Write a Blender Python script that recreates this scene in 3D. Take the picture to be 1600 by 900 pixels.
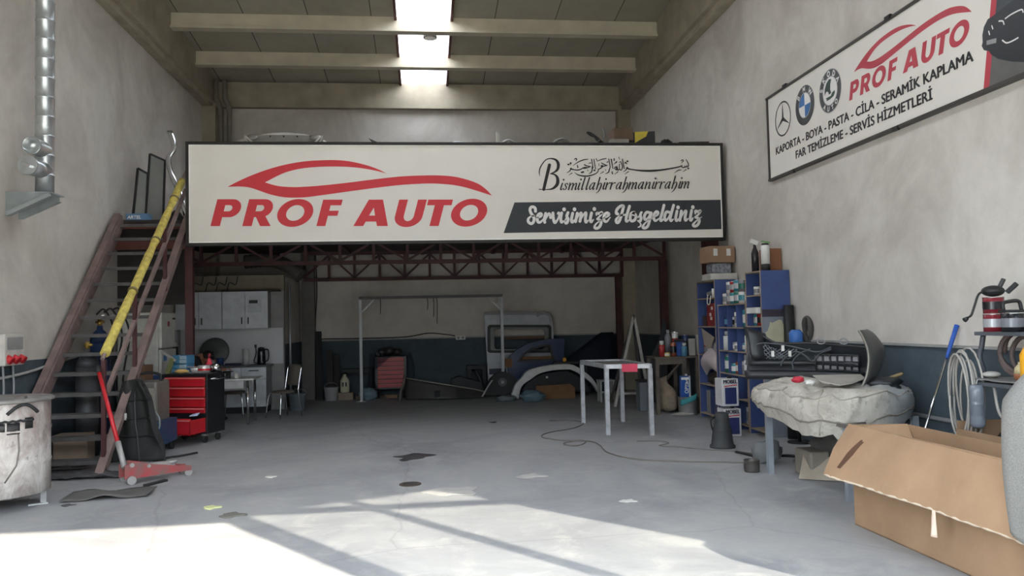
import bpy, bmesh, math, random
from mathutils import Vector, Matrix, Euler, noise
random.seed(7)
for o in list(bpy.data.objects): bpy.data.objects.remove(o, do_unlink=True)
SC = bpy.context.scene
COL = SC.collection
V = Vector
# ------------------------------------------------------------------ camera, sky, sun, exposure
F_PX = 1250.0; VPX, VPY = 662.0, 507.0; ROLL = math.radians(1.0); CAM_H = 1.6
_y = V((VPX-800, VPY-450, F_PX)).normalized()
_u = V((-math.sin(ROLL), -math.cos(ROLL), 0)); _u = (_u-_y*_u.dot(_y)).normalized()
_x = _y.cross(_u)
if _x.x < 0: _x = -_x
CM = Matrix((_x, _y, _u))                       # camera axes (x right, y down, z ahead) -> room axes
cam_d = bpy.data.cameras.new('camera'); cam = bpy.data.objects.new('camera', cam_d); COL.objects.link(cam)
cam_d.sensor_width = 36; cam_d.lens = F_PX/1600*36; cam_d.clip_end = 300
_r, _up, _b = CM.col[0], -CM.col[1], -CM.col[2]
cam.matrix_world = Matrix(((_r.x,_up.x,_b.x,0),(_r.y,_up.y,_b.y,0),(_r.z,_up.z,_b.z,CAM_H),(0,0,0,1)))
SC.camera = cam
W = bpy.data.worlds.new('sky'); SC.world = W; W.use_nodes = True
bg = W.node_tree.nodes['Background']; bg.inputs[0].default_value = (0.83, 0.92, 1.0, 1); bg.inputs[1].default_value = 4.5
sun_d = bpy.data.lights.new('sun', 'SUN'); sun_d.energy = 7.4; sun_d.color = (1, .90, .75); sun_d.angle = math.radians(.6)
sun = bpy.data.objects.new('sun', sun_d); COL.objects.link(sun)
EL = math.radians(32)
SUN_DIR = V((-.588*math.cos(EL), .809*math.cos(EL), -math.sin(EL)))
sun.rotation_euler = SUN_DIR.to_track_quat('-Z', 'Y').to_euler(); sun.location = (12, -14, 14)
SC.view_settings.view_transform = 'Standard'; SC.view_settings.look = 'None'
SC.view_settings.gamma = 1; SC.view_settings.use_curve_mapping = False
SC.view_settings.exposure = 1.2
SC.cycles.use_denoising = True
SC.cycles.max_bounces = 14; SC.cycles.diffuse_bounces = 8; SC.cycles.sample_clamp_indirect = 8
def portal(loc, sx, sy, rot):
    d = bpy.data.lights.new('sky_portal', 'AREA'); d.shape = 'RECTANGLE'; d.size = sx; d.size_y = sy; d.cycles.is_portal = True
    o = bpy.data.objects.new('sky_portal', d); COL.objects.link(o); o.location = loc; o.rotation_euler = rot
portal((.06, 1.8, 2.3), 9.6, 4.7, (math.radians(90), 0, 0))
portal((.1, 10.2, 7.98), 1.04, 16.2, (math.atan(-.1), 0, 0))

# ------------------------------------------------------------------ finding points in the room
def ray(px, py): return CM @ V((px-800, py-450, F_PX))
def at(px, py, Y): d = ray(px, py); return V((0,0,CAM_H)) + d*(Y/d.y)
def atx(px, py, X): d = ray(px, py); return V((0,0,CAM_H)) + d*(X/d.x)
def fl(px, py, Z=0): d = ray(px, py); return V((0,0,CAM_H)) + d*((Z-CAM_H)/d.z)

# ------------------------------------------------------------------ materials
def lin(c):
    return tuple((v/255/12.92 if v/255 <= .04045 else ((v/255+.055)/1.055)**2.4) for v in c)
MATS = {}
def mat(name, c, rough=.55, metal=0, var=.12, scale=6, bump=0, trans=0, alpha=1, c2=None, spec=.5):
    if name in MATS: return MATS[name]
    m = bpy.data.materials.new(name); m.use_nodes = True; MATS[name] = m
    nt = m.node_tree; b = nt.nodes['Principled BSDF']
    a = lin(c)
    b.inputs['Roughness'].default_value = rough; b.inputs['Metallic'].default_value = metal
    b.inputs['Specular IOR Level'].default_value = spec
    if trans: b.inputs['Transmission Weight'].default_value = trans
    if alpha < 1: b.inputs['Alpha'].default_value = alpha
    tc = nt.nodes.new('ShaderNodeTexCoord')
    n = nt.nodes.new('ShaderNodeTexNoise'); n.inputs['Scale'].default_value = scale; n.inputs['Detail'].default_value = 5
    nt.links.new(tc.outputs['Object'], n.inputs['Vector'])
    r = nt.nodes.new('ShaderNodeValToRGB'); r.color_ramp.elements[0].position = .3; r.color_ramp.elements[1].position = .7
    d = lin(c2) if c2 else tuple(v*(1-var) for v in a)
    e = a if c2 else tuple(min(1, v*(1+var)) for v in a)
    r.color_ramp.elements[0].color = (*d, 1); r.color_ramp.elements[1].color = (*e, 1)
    nt.links.new(n.outputs['Fac'], r.inputs['Fac']); nt.links.new(r.outputs['Color'], b.inputs['Base Color'])
    if bump:
        bp = nt.nodes.new('ShaderNodeBump'); bp.inputs['Strength'].default_value = bump; bp.inputs['Distance'].default_value = .02
        nt.links.new(n.outputs['Fac'], bp.inputs['Height']); nt.links.new(bp.outputs['Normal'], b.inputs['Normal'])
    return m
def glass_sheet(name, c, f=.8, rough=.4):
    """thin translucent or clear sheet: part of the light goes straight through, the rest is scattered"""
    if name in MATS: return MATS[name]
    m = bpy.data.materials.new(name); m.use_nodes = True; MATS[name] = m; nt = m.node_tree; nt.nodes.clear()
    o = nt.nodes.new('ShaderNodeOutputMaterial'); mx = nt.nodes.new('ShaderNodeMixShader')
    t = nt.nodes.new('ShaderNodeBsdfTransparent'); t.inputs[0].default_value = (*lin(c), 1)
    s = nt.nodes.new('ShaderNodeBsdfTranslucent' if rough > .3 else 'ShaderNodeBsdfGlossy'); s.inputs[0].default_value = (*lin(c), 1)
    mx.inputs[0].default_value = 1-f
    nt.links.new(t.outputs[0], mx.inputs[1]); nt.links.new(s.outputs[0], mx.inputs[2]); nt.links.new(mx.outputs[0], o.inputs[0])
    return m
def node(nt, t, **kw):
    n = nt.nodes.new(t)
    for k, v in kw.items(): setattr(n, k, v)
    return n
def ramp(nt, src, stops):
    r = nt.nodes.new('ShaderNodeValToRGB'); e = r.color_ramp.elements
    while len(e) < len(stops): e.new(.5)
    for i, (p, c) in enumerate(stops): e[i].position = p; e[i].color = (*c, 1) if len(c) == 3 else c
    nt.links.new(src, r.inputs['Fac']); return r.outputs['Color']
def noise_tex(nt, vec, scale, detail=6, rough=.6, dist=0):
    n = nt.nodes.new('ShaderNodeTexNoise'); n.inputs['Scale'].default_value = scale; n.inputs['Detail'].default_value = detail
    n.inputs['Roughness'].default_value = rough; n.inputs['Distortion'].default_value = dist
    nt.links.new(vec, n.inputs['Vector']); return n.outputs['Fac']
def mixc(nt, f, a, b, mode='MIX'):
    m = nt.nodes.new('ShaderNodeMix'); m.data_type = 'RGBA'; m.blend_type = mode
    for k, s in ((0, f), (6, a), (7, b)):
        if hasattr(s, 'is_output'): nt.links.new(s, m.inputs[k])
        else: m.inputs[k].default_value = s if k == 0 else (*s, 1)
    return m.outputs[2]
def mathn(nt, op, a, b=0):
    m = nt.nodes.new('ShaderNodeMath'); m.operation = op
    for k, s in ((0, a), (1, b)):
        if hasattr(s, 'is_output'): nt.links.new(s, m.inputs[k])
        else: m.inputs[k].default_value = s
    return m.outputs[0]
DADO = 1.275
def wall_material(name, light, light2, dado, dado_on=True):
    m = bpy.data.materials.new(name); m.use_nodes = True; nt = m.node_tree; b = nt.nodes['Principled BSDF']
    g = node(nt, 'ShaderNodeNewGeometry'); P = g.outputs['Position']
    sx = node(nt, 'ShaderNodeSeparateXYZ'); nt.links.new(P, sx.inputs[0])
    n1 = noise_tex(nt, P, .7, 8, .65, .6); n2 = noise_tex(nt, P, 5, 8, .7); 
    mp = node(nt, 'ShaderNodeMapping'); mp.inputs['Scale'].default_value = (3.2, 3.2, .25); nt.links.new(P, mp.inputs[0])
    n3 = noise_tex(nt, mp.outputs[0], 1.2, 6, .6)
    c = ramp(nt, n1, [(.34, lin(light2)), (.58, lin(light))])
    c = mixc(nt, ramp(nt, n2, [(.45, (0,0,0)), (.8, (.35,.35,.35))]), c, tuple(v*.86 for v in lin(light2)))
    c = mixc(nt, ramp(nt, n3, [(.58, (0,0,0)), (.8, (.22,.22,.22))]), c, tuple(v*.78 for v in lin(light2)))
    if dado_on:
        dc = ramp(nt, n2, [(.3, tuple(v*.8 for v in lin(dado))), (.7, tuple(v*1.25 for v in lin(dado)))])
        z = mathn(nt, 'ADD', sx.outputs[2], mathn(nt, 'MULTIPLY', mathn(nt, 'SUBTRACT', n2, .5), .012))
        c = mixc(nt, mathn(nt, 'LESS_THAN', z, DADO), c, dc)
    nt.links.new(c, b.inputs['Base Color']); b.inputs['Roughness'].default_value = .8
    bp = node(nt, 'ShaderNodeBump'); bp.inputs['Strength'].default_value = .25; bp.inputs['Distance'].default_value = .02
    nt.links.new(mathn(nt, 'ADD', n1, mathn(nt, 'MULTIPLY', n2, .3)), bp.inputs['Height']); nt.links.new(bp.outputs[0], b.inputs['Normal'])
    return m
def floor_material():
    m = bpy.data.materials.new('worn concrete floor'); m.use_nodes = True; nt = m.node_tree; b = nt.nodes['Principled BSDF']
    P = node(nt, 'ShaderNodeNewGeometry').outputs['Position']
    n1 = noise_tex(nt, P, .55, 8, .65, 1.0); n2 = noise_tex(nt, P, 2.6, 10, .72, .8); n3 = noise_tex(nt, P, 18, 6, .7)
    c = ramp(nt, n1, [(.28, lin((130,131,134))), (.5, lin((148,149,151))), (.72, lin((164,164,162)))])
    c = mixc(nt, ramp(nt, n2, [(.5, (0,0,0)), (.66, (.55,.55,.55)), (.8, (.75,.75,.75))]), c, lin((178,176,172)))
    c = mixc(nt, ramp(nt, n2, [(.22, (.5,.5,.5)), (.38, (0,0,0))]), c, lin((104,103,104)))
    c = mixc(nt, ramp(nt, n3, [(.62, (0,0,0)), (.78, (.25,.25,.25))]), c, lin((96,96,98)))
    vo = node(nt, 'ShaderNodeTexVoronoi', feature='DISTANCE_TO_EDGE'); vo.inputs['Scale'].default_value = .33
    ds = node(nt, 'ShaderNodeMix'); ds.data_type = 'VECTOR'; ds.inputs[0].default_value = .12
    nt.links.new(P, ds.inputs[4])
    nn = node(nt, 'ShaderNodeTexNoise'); nn.inputs['Scale'].default_value = 3; nt.links.new(P, nn.inputs['Vector']); nt.links.new(nn.outputs['Color'], ds.inputs[5])
    nt.links.new(ds.outputs[1], vo.inputs['Vector'])
    c = mixc(nt, ramp(nt, vo.outputs['Distance'], [(0, (.22,.22,.22)), (.004, (0,0,0))]), c, lin((84,84,86)))
    nt.links.new(c, b.inputs['Base Color'])
    nt.links.new(ramp(nt, n2, [(.3, (.45,)*3), (.7, (.75,)*3)]), b.inputs['Roughness'])
    bp = node(nt, 'ShaderNodeBump'); bp.inputs['Strength'].default_value = .12; bp.inputs['Distance'].default_value = .01
    nt.links.new(mathn(nt, 'ADD', n2, n3), bp.inputs['Height']); nt.links.new(bp.outputs[0], b.inputs['Normal'])
    return m
def ceiling_material():
    m = bpy.data.materials.new('grey roof panels'); m.use_nodes = True; nt = m.node_tree; b = nt.nodes['Principled BSDF']
    P = node(nt, 'ShaderNodeNewGeometry').outputs['Position']
    sx = node(nt, 'ShaderNodeSeparateXYZ'); nt.links.new(P, sx.inputs[0])
    f = mathn(nt, 'FRACT', mathn(nt, 'DIVIDE', mathn(nt, 'ADD', sx.outputs[0], 10.25), 1.17))
    cell = mathn(nt, 'FLOOR', mathn(nt, 'DIVIDE', mathn(nt, 'ADD', sx.outputs[0], 10.25), 1.17))
    wn = node(nt, 'ShaderNodeTexWhiteNoise', noise_dimensions='1D'); nt.links.new(cell, wn.inputs['W'])
    c = ramp(nt, wn.outputs[0], [(0, lin((156,151,137))), (1, lin((172,167,152)))])
    n = noise_tex(nt, P, 1.5, 8, .7)
    c = mixc(nt, ramp(nt, n, [(.45, (0,0,0)), (.8, (.5,.5,.5))]), c, lin((130,125,113)))
    c = mixc(nt, mathn(nt, 'LESS_THAN', f, .012), c, lin((40,38,34)))
    nt.links.new(c, b.inputs['Base Color']); b.inputs['Roughness'].default_value = .85
    return m
# plain materials used all over
steel = lambda: mat('bare steel', (150,150,150), .42, .85, .2, 14)
def M_(n, c, **k): return mat(n, c, **k)
BLACK = mat('black plastic', (26,27,29), .5); DARK = mat('dark rubber', (34,35,37), .75)
MAROON = mat('maroon primer steel', (74,38,40), .6, 0, .25, 5); CHROME = mat('chrome', (205,207,210), .14, 1, .05)
WHITE = mat('white paint', (216,216,212), .45); STEEL = steel(); GALV = mat('galvanised steel', (186,192,194), .3, .8, .14, 9)
WOOD = mat('old wood', (120,96,72), .75, 0, .25, 4); CARD = mat('cardboard', (150,122,98), .8, 0, .08, 5)
RED = mat('red enamel', (188,32,42), .35); BLUE = mat('blue painted board', (60,78,128), .55, 0, .15, 3)
DIRTY = mat('dusty metal', (112,106,102), .6, .3, .3, 7); GREY = mat('grey plastic', (128,130,134), .5)

# ------------------------------------------------------------------ shapes
def basis(d, up=V((0,0,1))):
    d = d.normalized()
    if abs(d.dot(up)) > .98: up = V((0,1,0)) if abs(d.y) < .9 else V((1,0,0))
    s = d.cross(up).normalized(); return s, s.cross(d).normalized()
def spline(pts, n=8, closed=False):
    pts = [V(p) for p in pts]; out = []; L = len(pts)
    if L < 3: return pts
    for i in range(L if closed else L-1):
        p1, p2 = pts[i], pts[(i+1) % L]
        p0 = pts[i-1] if (i > 0 or closed) else p1*2-p2
        p3 = pts[(i+2) % L] if (i+2 < L or closed) else p2*2-p1
        for k in range(n):
            t = k/n
            out.append(.5*((2*p1)+(p2-p0)*t+(2*p0-5*p1+4*p2-p3)*t*t+(3*p1-p0-3*p2+p3)*t**3))
    if not closed: out.append(pts[-1])
    return out
class MB:
    def __init__(s): s.bm = bmesh.new(); s.lift = 0
    def face(s, vs, sm=False):
        try: f = s.bm.faces.new(vs); f.smooth = sm; return f
        except ValueError: return None
    def hexa(s, p):
        v = [s.bm.verts.new(q) for q in p]
        for f in ((0,3,2,1),(4,5,6,7),(0,1,5,4),(1,2,6,5),(2,3,7,6),(3,0,4,7)): s.face([v[i] for i in f])
        return s
    def box(s, c, d, rot=None):
        c = V(c); R = rot.to_matrix() if isinstance(rot, Euler) else (rot or Matrix.Identity(3))
        x, y, z = d[0]/2, d[1]/2, d[2]/2
        return s.hexa([c+R@V(q) for q in ((-x,-y,-z),(x,-y,-z),(x,y,-z),(-x,y,-z),(-x,-y,z),(x,-y,z),(x,y,z),(-x,y,z))])
    def bb(s, x0, x1, y0, y1, z0, z1): return s.box(((x0+x1)/2,(y0+y1)/2,(z0+z1)/2), (x1-x0,y1-y0,z1-z0))
    def bar(s, a, b, w, h, up=V((0,0,1))):
        a, b = V(a), V(b); n, u = basis(b-a, up); n = n*(w/2); u = u*(h/2)
        return s.hexa([a-n-u, a+n-u, b+n-u, b-n-u, a-n+u, a+n+u, b+n+u, b-n+u])
    def ring(s, c, n, u, r, k): return [s.bm.verts.new(c+n*(r*math.cos(2*math.pi*i/k))+u*(r*math.sin(2*math.pi*i/k))) for i in range(k)]
    def skin(s, rings, caps=True, closed=False, sm=True):
        k = len(rings[0])
        for a, b in zip(rings, rings[1:]+(rings[:1] if closed else [])):
            for i in range(k): s.face([a[i], a[(i+1) % k], b[(i+1) % k], b[i]], sm)
        if caps and not closed: s.face(rings[0][::-1]); s.face(rings[-1])
        return s
    def cyl(s, a, b, r, r2=None, k=16, caps=True):
        a, b = V(a), V(b); n, u = basis(b-a); r2 = r if r2 is None else r2
        return s.skin([s.ring(a, n, u, r, k), s.ring(b, n, u, r2, k)], caps)
    def tube(s, pts, r, k=8, closed=False):
        pts = [V(p) for p in pts]; rings = []; L = len(pts); n = None
        for i, p in enumerate(pts):
            if closed: d = pts[(i+1) % L]-pts[i-1]
            else: d = pts[min(i+1, L-1)]-pts[max(i-1, 0)]
            if d.length < 1e-7: d = V((0,0,1))
            d.normalize()
            if n is None: n, u = basis(d)
            n = (n-d*n.dot(d)); n = n.normalized() if n.length > 1e-6 else basis(d)[0]
            u = d.cross(n); rr = r[i] if isinstance(r, (list, tuple)) else r
            rings.append(s.ring(p, n, u, rr, k))
        return s.skin(rings, True, closed)
    def lathe(s, prof, c=(0,0,0), k=24, R=None, sm=True, caps=True):
        c = V(c); R = R or Matrix.Identity(3); rings = []
        for r, z in prof:
            rings.append([s.bm.verts.new(c+R@V((r*math.cos(2*math.pi*i/k), r*math.sin(2*math.pi*i/k), z))) for i in range(k)])
        return s.skin(rings, caps, False, sm)
    def prism(s, pts, d):
        pts = [V(p) for p in pts]; d = V(d)
        a = [s.bm.verts.new(p) for p in pts]; b = [s.bm.verts.new(p+d) for p in pts]; k = len(a)
        s.face(a[::-1]); s.face(b)
        for i in range(k): s.face([a[i], a[(i+1) % k], b[(i+1) % k], b[i]])
        return s
    def sheet(s, fn, nu, nv, t=0, sm=True):
        """surface fn(u,v) with thickness t along its own normal"""
        g = [[V(fn(i/nu, j/nv)) for j in range(nv+1)] for i in range(nu+1)]
        A = [[s.bm.verts.new(p) for p in row] for row in g]
        for i in range(nu):
            for j in range(nv): s.face([A[i][j], A[i+1][j], A[i+1][j+1], A[i][j+1]], sm)
        if t:
            B = []
            for i in range(nu+1):
                row = []
                for j in range(nv+1):
                    du = g[min(i+1, nu)][j]-g[max(i-1, 0)][j]; dv = g[i][min(j+1, nv)]-g[i][max(j-1, 0)]
                    n = du.cross(dv); n = n.normalized() if n.length > 1e-9 else V((0,0,1))
                    row.append(s.bm.verts.new(g[i][j]-n*t))
                B.append(row)
            for i in range(nu):
                for j in range(nv): s.face([B[i][j], B[i][j+1], B[i+1][j+1], B[i+1][j]], sm)
            for i in range(nu):
                s.face([A[i][0], B[i][0], B[i+1][0], A[i+1][0]]); s.face([A[i][nv], A[i+1][nv], B[i+1][nv], B[i][nv]])
            for j in range(nv):
                s.face([A[0][j], A[0][j+1], B[0][j+1], B[0][j]]); s.face([A[nu][j], B[nu][j], B[nu][j+1], A[nu][j+1]])
        return s
    def ell(s, c, r, k=14, m=9, R=None, fn=None):
        c = V(c); R = R or Matrix.Identity(3); rings = []
        for j in range(m+1):
            t = math.pi*(j+.02)/(m+.04); row = []
            for i in range(k):
                a = 2*math.pi*i/k; p = V((math.sin(t)*math.cos(a), math.sin(t)*math.sin(a), -math.cos(t)))
                if fn: p = fn(p)
                row.append(s.bm.verts.new(c+R@V((p.x*r[0], p.y*r[1], p.z*r[2]))))
            rings.append(row)
        return s.skin(rings)
    def stroke(s, pts, w, M, n=8, z=0):
        """flat pen stroke in the plane of M; pts are (x, y, width factor)"""
        P = spline([V((p[0], p[1], p[2] if len(p) > 2 else 1)) for p in pts], n) if n > 1 else [V((p[0], p[1], p[2] if len(p) > 2 else 1)) for p in pts]
        prev = None; z += s.lift; s.lift += .00012
        for i, p in enumerate(P):
            d = P[min(i+1, len(P)-1)]-P[max(i-1, 0)]; d = V((d.x, d.y, 0))
            d = d.normalized() if d.length > 1e-9 else V((1,0,0))
            q = V((-d.y, d.x, 0))*(w*p.z/2); c = V((p.x, p.y, z))
            cur = (s.bm.verts.new(M@(c+q)), s.bm.verts.new(M@(c-q)))
            if prev: s.face([prev[0], prev[1], cur[1], cur[0]])
            prev = cur
            if i in (0, len(P)-1) and p.z > .25:
                e = -1 if i == 0 else 1
                vs = [s.bm.verts.new(M@(c+q*math.cos(a)+d*(e*w*p.z/2*math.sin(a)))) for a in [math.pi*k/8 for k in range(9)]]
                s.face(vs if e < 0 else vs[::-1])
        return s
    def build(s, name, m, parent=None, bevel=0, world=True, sub=0):
        bm = s.bm; bmesh.ops.recalc_face_normals(bm, faces=bm.faces[:])
        off = None
        if parent is None:
            vs = [v.co for v in bm.verts]
            lo = V([min(v[i] for v in vs) for i in range(3)]); hi = V([max(v[i] for v in vs) for i in range(3)])
            off = V(((lo.x+hi.x)/2, (lo.y+hi.y)/2, lo.z)); bmesh.ops.translate(bm, verts=bm.verts[:], vec=-off)
        elif world:
            T = Matrix.Identity(4); p = parent
            while p: T = p.matrix_basis @ T; p = p.parent
            bm.transform(T.inverted())
        me = bpy.data.meshes.new(name); bm.to_mesh(me); bm.free(); me.materials.append(m)
        o = bpy.data.objects.new(name, me); COL.objects.link(o)
        if off is not None: o.location = off
        if parent: o.parent = parent
        if bevel:
            md = o.modifiers.new('bevel', 'BEVEL'); md.width = bevel; md.segments = 2; md.limit_method = 'ANGLE'; md.angle_limit = math.radians(40)
        if sub:
            md = o.modifiers.new('sub', 'SUBSURF'); md.levels = sub; md.render_levels = sub
        return o
def tag(o, label, cat, group=None, kind=None):
    o['label'] = label; o['category'] = cat
    if group: o['group'] = group
    if kind: o['kind'] = kind
    return o
def thing(name, label, cat, loc=(0,0,0), rotz=0, group=None):
    o = bpy.data.objects.new(name, None); o.empty_display_size = .1; COL.objects.link(o)
    o.location = loc; o.rotation_euler = (0,0,rotz); return tag(o, label, cat, group)
def struct(name, b, m, parent=None, bevel=0):
    o = b.build(name, m, parent, bevel)
    if parent is None: o['kind'] = 'structure'
    return o
def flat(name, splines, m, M, parent, z=0):
    """filled outline(s) with holes, in the plane of M"""
    cu = bpy.data.curves.new(name, 'CURVE'); cu.dimensions = '2D'; cu.fill_mode = 'BOTH'
    for pts in splines:
        sp = cu.splines.new('POLY'); sp.points.add(len(pts)-1)
        for q, p in zip(sp.points, pts): q.co = (p[0], p[1], 0, 1)
        sp.use_cyclic_u = True
    return curve_mesh(name, cu, m, M @ Matrix.Translation((0,0,z)), parent)
def curve_mesh(name, cu, m, M, parent):
    t = bpy.data.objects.new('tmp', cu); COL.objects.link(t)
    dg = bpy.context.evaluated_depsgraph_get(); dg.update()
    me = bpy.data.meshes.new_from_object(t.evaluated_get(dg)); bpy.data.objects.remove(t); bpy.data.curves.remove(cu)
    b = MB(); b.bm.from_mesh(me); b.bm.transform(M); bpy.data.meshes.remove(me)
    return b.build(name, m, parent)
def text(name, body, size, m, M, parent, shear=0, off=0, xs=1, z=.002, align='LEFT', space=1):
    cu = bpy.data.curves.new(name, 'FONT'); cu.body = body; cu.size = size; cu.shear = shear; cu.offset = off
    cu.align_x = align; cu.space_character = space; cu.fill_mode = 'FRONT'; cu.resolution_u = 4
    return curve_mesh(name, cu, m, M @ Matrix.Translation((0,0,z)) @ Matrix.Diagonal((xs,1,1,1)), parent)
def plane_M(o, x, y):
    x = V(x).normalized(); y = V(y).normalized(); n = x.cross(y)
    return Matrix(((x.x,y.x,n.x,o[0]),(x.y,y.y,n.y,o[1]),(x.z,y.z,n.z,o[2]),(0,0,0,1)))
def arc(cx, cy, rx, ry, a0, a1, n=12):
    return [(cx+rx*math.cos(math.radians(a0+(a1-a0)*i/n)), cy+ry*math.sin(math.radians(a0+(a1-a0)*i/n))) for i in range(n+1)]
# ================================================================== the hall
XL, XR, YB, YF = -4.75, 4.88, 18.3, 2.0
def zc(y): return 7.1+.1*(18.3-y)
M_WALL = wall_material('mottled plaster and blue dado', (208,203,195), (182,176,168), (66,78,86))
M_FRONT = wall_material('facade render', (190,186,178), (172,168,160), (62,72,88), False)
M_CONC = mat('grey concrete beam', (162,154,136), .85, 0, .14, 3, .2)
M_CEIL = ceiling_material()
struct('floor', MB().bb(-5.2, 5.3, 1.9, 18.7, -.2, 0), floor_material())
struct('ground', MB().bb(-16, 16, -22, 1.9, -.2, -.004), mat('bounce ground paving', (150,146,138), .85, 0, .12, 1.5))  # unseen ground added to bounce sunlight into the hall
def side_prism(b, x0, x1, zlo, y0=YF, y1=YB+.25, top=.35):
    return b.prism([(x0,y0,zlo),(x0,y1,zlo),(x0,y1,zc(y1)+top),(x0,y0,zc(y0)+top)], (x1-x0,0,0))
struct('wall_left', side_prism(MB(), XL-.25, XL, -.02), M_WALL)
struct('wall_right', side_prism(MB(), XR, XR+.25, -.02), M_WALL)
struct('wall_back', MB().bb(XL, XR, YB, YB+.25, -.02, 7.5), M_WALL)
SKX0, SKX1 = -.42, .62
def slab(x0, x1):
    return MB().hexa([(x0,YF,zc(YF)),(x1,YF,zc(YF)),(x1,YB+.25,zc(YB+.25)),(x0,YB+.25,zc(YB+.25)),
        (x0,YF,zc(YF)+.12),(x1,YF,zc(YF)+.12),(x1,YB+.25,zc(YB+.25)+.12),(x0,YB+.25,zc(YB+.25)+.12)])
struct('ceiling', slab(XL, SKX0), M_CEIL); struct('ceiling', slab(SKX1, XR), M_CEIL)
b = MB(); b.hexa([(SKX0,YF,zc(YF)+.05),(SKX1,YF,zc(YF)+.05),(SKX1,YB,zc(YB)+.05),(SKX0,YB,zc(YB)+.05),
        (SKX0,YF,zc(YF)+.06),(SKX1,YF,zc(YF)+.06),(SKX1,YB,zc(YB)+.06),(SKX0,YB,zc(YB)+.06)])
struct('window_1', b, glass_sheet('frosted polycarbonate', (240,240,244), .0))
for x in (SKX0-.01, SKX1+.01):
    struct('trim_1', MB().bar((x,YF+.1,zc(YF+.1)-.03),(x,YB-.02,zc(YB)-.03), .05, .1), mat('red brown roof trim', (88,52,46), .7))
ys = [18.3-1.62*k for k in range(1, 10)]
for y in ys:
    b = MB(); z = zc(y); 
    b.bb(XL+.19, XR-.19, y-.04, y+.04, z-.27, z-.005); b.bb(XL+.19, XR-.19, y-.1, y+.1, z-.30, z-.26)
    struct('beam', b, mat('painted purlin', (192,184,164), .75, 0, .1, 3))
struct('beam', MB().bb(XL+.19, XR-.19, YB-.16, YB, 6.52, 7.08), M_CONC)
b = MB(); side_prism(b, XL, XL+.16, 6.5, YF, YB, -.01); side_prism(b, XL, XL+.24, 6.62, YF, YB, -.01); struct('beam', b, M_CONC)
b = MB(); side_prism(b, XR-.16, XR, 6.5, YF, YB, -.01); side_prism(b, XR-.24, XR, 6.62, YF, YB, -.01); struct('beam', b, M_CONC)
struct('pillar', MB().bb(XL, XL+.28, YB-.3, YB, 0, 6.5), M_CONC); struct('pillar', MB().bb(XR-.3, XR, YB-.25, YB, 0, 6.5), M_CONC)
struct('pillar', MB().bb(-2.68, -2.4, YB-.22, YB, 0, 3.25), mat('painted pillar', (112,110,106), .8))
# front of the building, behind the camera: an open door on the left, a glazed leaf on the right
TE = math.tan(EL)/.809
M_FR = mat('grey aluminium', (90,92,96), .5, .5)
zA, zB, zB2 = 5.03*TE, 5.2*TE, 5.36*TE
b = MB()
b.prism([(XL,YF,zA),(1.98,YF,zA),(1.98,YF,4.14),(2.23,YF,5.32*TE),(3.3,YF,5.6*TE),(4.35,YF,5.95*TE),(4.52,YF,5.6*TE),(4.56,YF,3.95),(4.86,YF,2.05),(4.86,YF,0),(XR,YF,0),(XR,YF,9.1),(XL,YF,9.1)], (0,-.14,0))
struct('wall_front', b, M_FRONT)
struct('door_1', MB().bb(1.98, 2.23, YF-.1, YF-.03, 0, 4.3), M_FR)
struct('door_2', MB().bb(3.3, 3.41, YF-.1, YF-.03, 0, 4.4), M_FR)
struct('trim_2', MB().bb(2.2, 4.7, YF-.1, YF-.03, zB, zB2), M_FR)
struct('window_2', MB().bb(2.2, 4.87, YF-.07, YF-.06, 0, 4.8), glass_sheet('door glass', (224,226,227), .95, .1))
struct('sky_blocker', MB().bb(-34, 34, -23, -21, 0, 7.0), mat('dark sky blocker', (112,106,100), .9))  # unseen block added to keep low sky light off the back wall
# thin white line over the blue dado
M_LINE = mat('white trim line', (150,150,148), .6)
struct('trim_3', MB().bb(-2.4, XR-.3, YB-.025, YB, DADO+.0, DADO+.03), M_LINE)
struct('trim_4', MB().bb(XR-.025, XR, 5.0, YB-.25, DADO, DADO+.025), M_LINE)

# ------------------------------------------------------------------ mezzanine
PLAT = 3.32
b = MB(); b.bb(-3.5, XR-.03, 12.45, 12.92, PLAT-.06, PLAT); b.bb(XL, XR-.03, 12.92, YB, PLAT-.06, PLAT)
mz = struct('mezzanine_slab', b, mat('dark steel decking', (58,54,54), .7)); mz['kind'] = 'structure'
def truss(Y, x0, x1, z0, z1, n, off=0):
    b = MB(); b.bb(x0, x1, Y-.04, Y+.04, z0, z0+.075); b.bb(x0, x1, Y-.04, Y+.04, z1-.075, z1)
    w = (x1-x0)/n
    for k in range(n+1):
        x = min(max(x0+k*w, x0+.025), x1-.025); b.bb(x-.028, x+.028, Y-.028, Y+.028, z0+.07, z1-.07)
    for k in range(n):
        a, c = (z0+.07, z1-.07) if (k+off) % 2 else (z1-.07, z0+.07)
        b.bar((x0+k*w, Y, a), (x0+(k+1)*w, Y, c), .04, .04)
    return b
struct('truss_beam', truss(12.58, -3.45, XR-.05, 2.98, PLAT-.06, 14), MAROON)['kind'] = 'structure'
struct('truss_beam', truss(15.3, -4.7, 4.76, 2.76, PLAT-.06, 15), MAROON)['kind'] = 'structure'
struct('truss_beam', truss(18.05, -2.62, 4.6, 2.60, PLAT-.06, 13, 1), MAROON)['kind'] = 'structure'
b = MB()
for x in (-3.2, -1.6, 0, 1.6, 3.2): b.bb(x-.04, x+.04, 12.6, 18.25, PLAT-.14, PLAT-.06)
struct('joists', b, MAROON)
def column(x, y, z1, h=.055):
    b = MB(); b.bb(x-h, x+h, y-h, y+h, 0.012, z1); b.bb(x-.12, x+.12, y-.12, y+.12, 0, .012)
    struct('column', b, MAROON)
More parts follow.
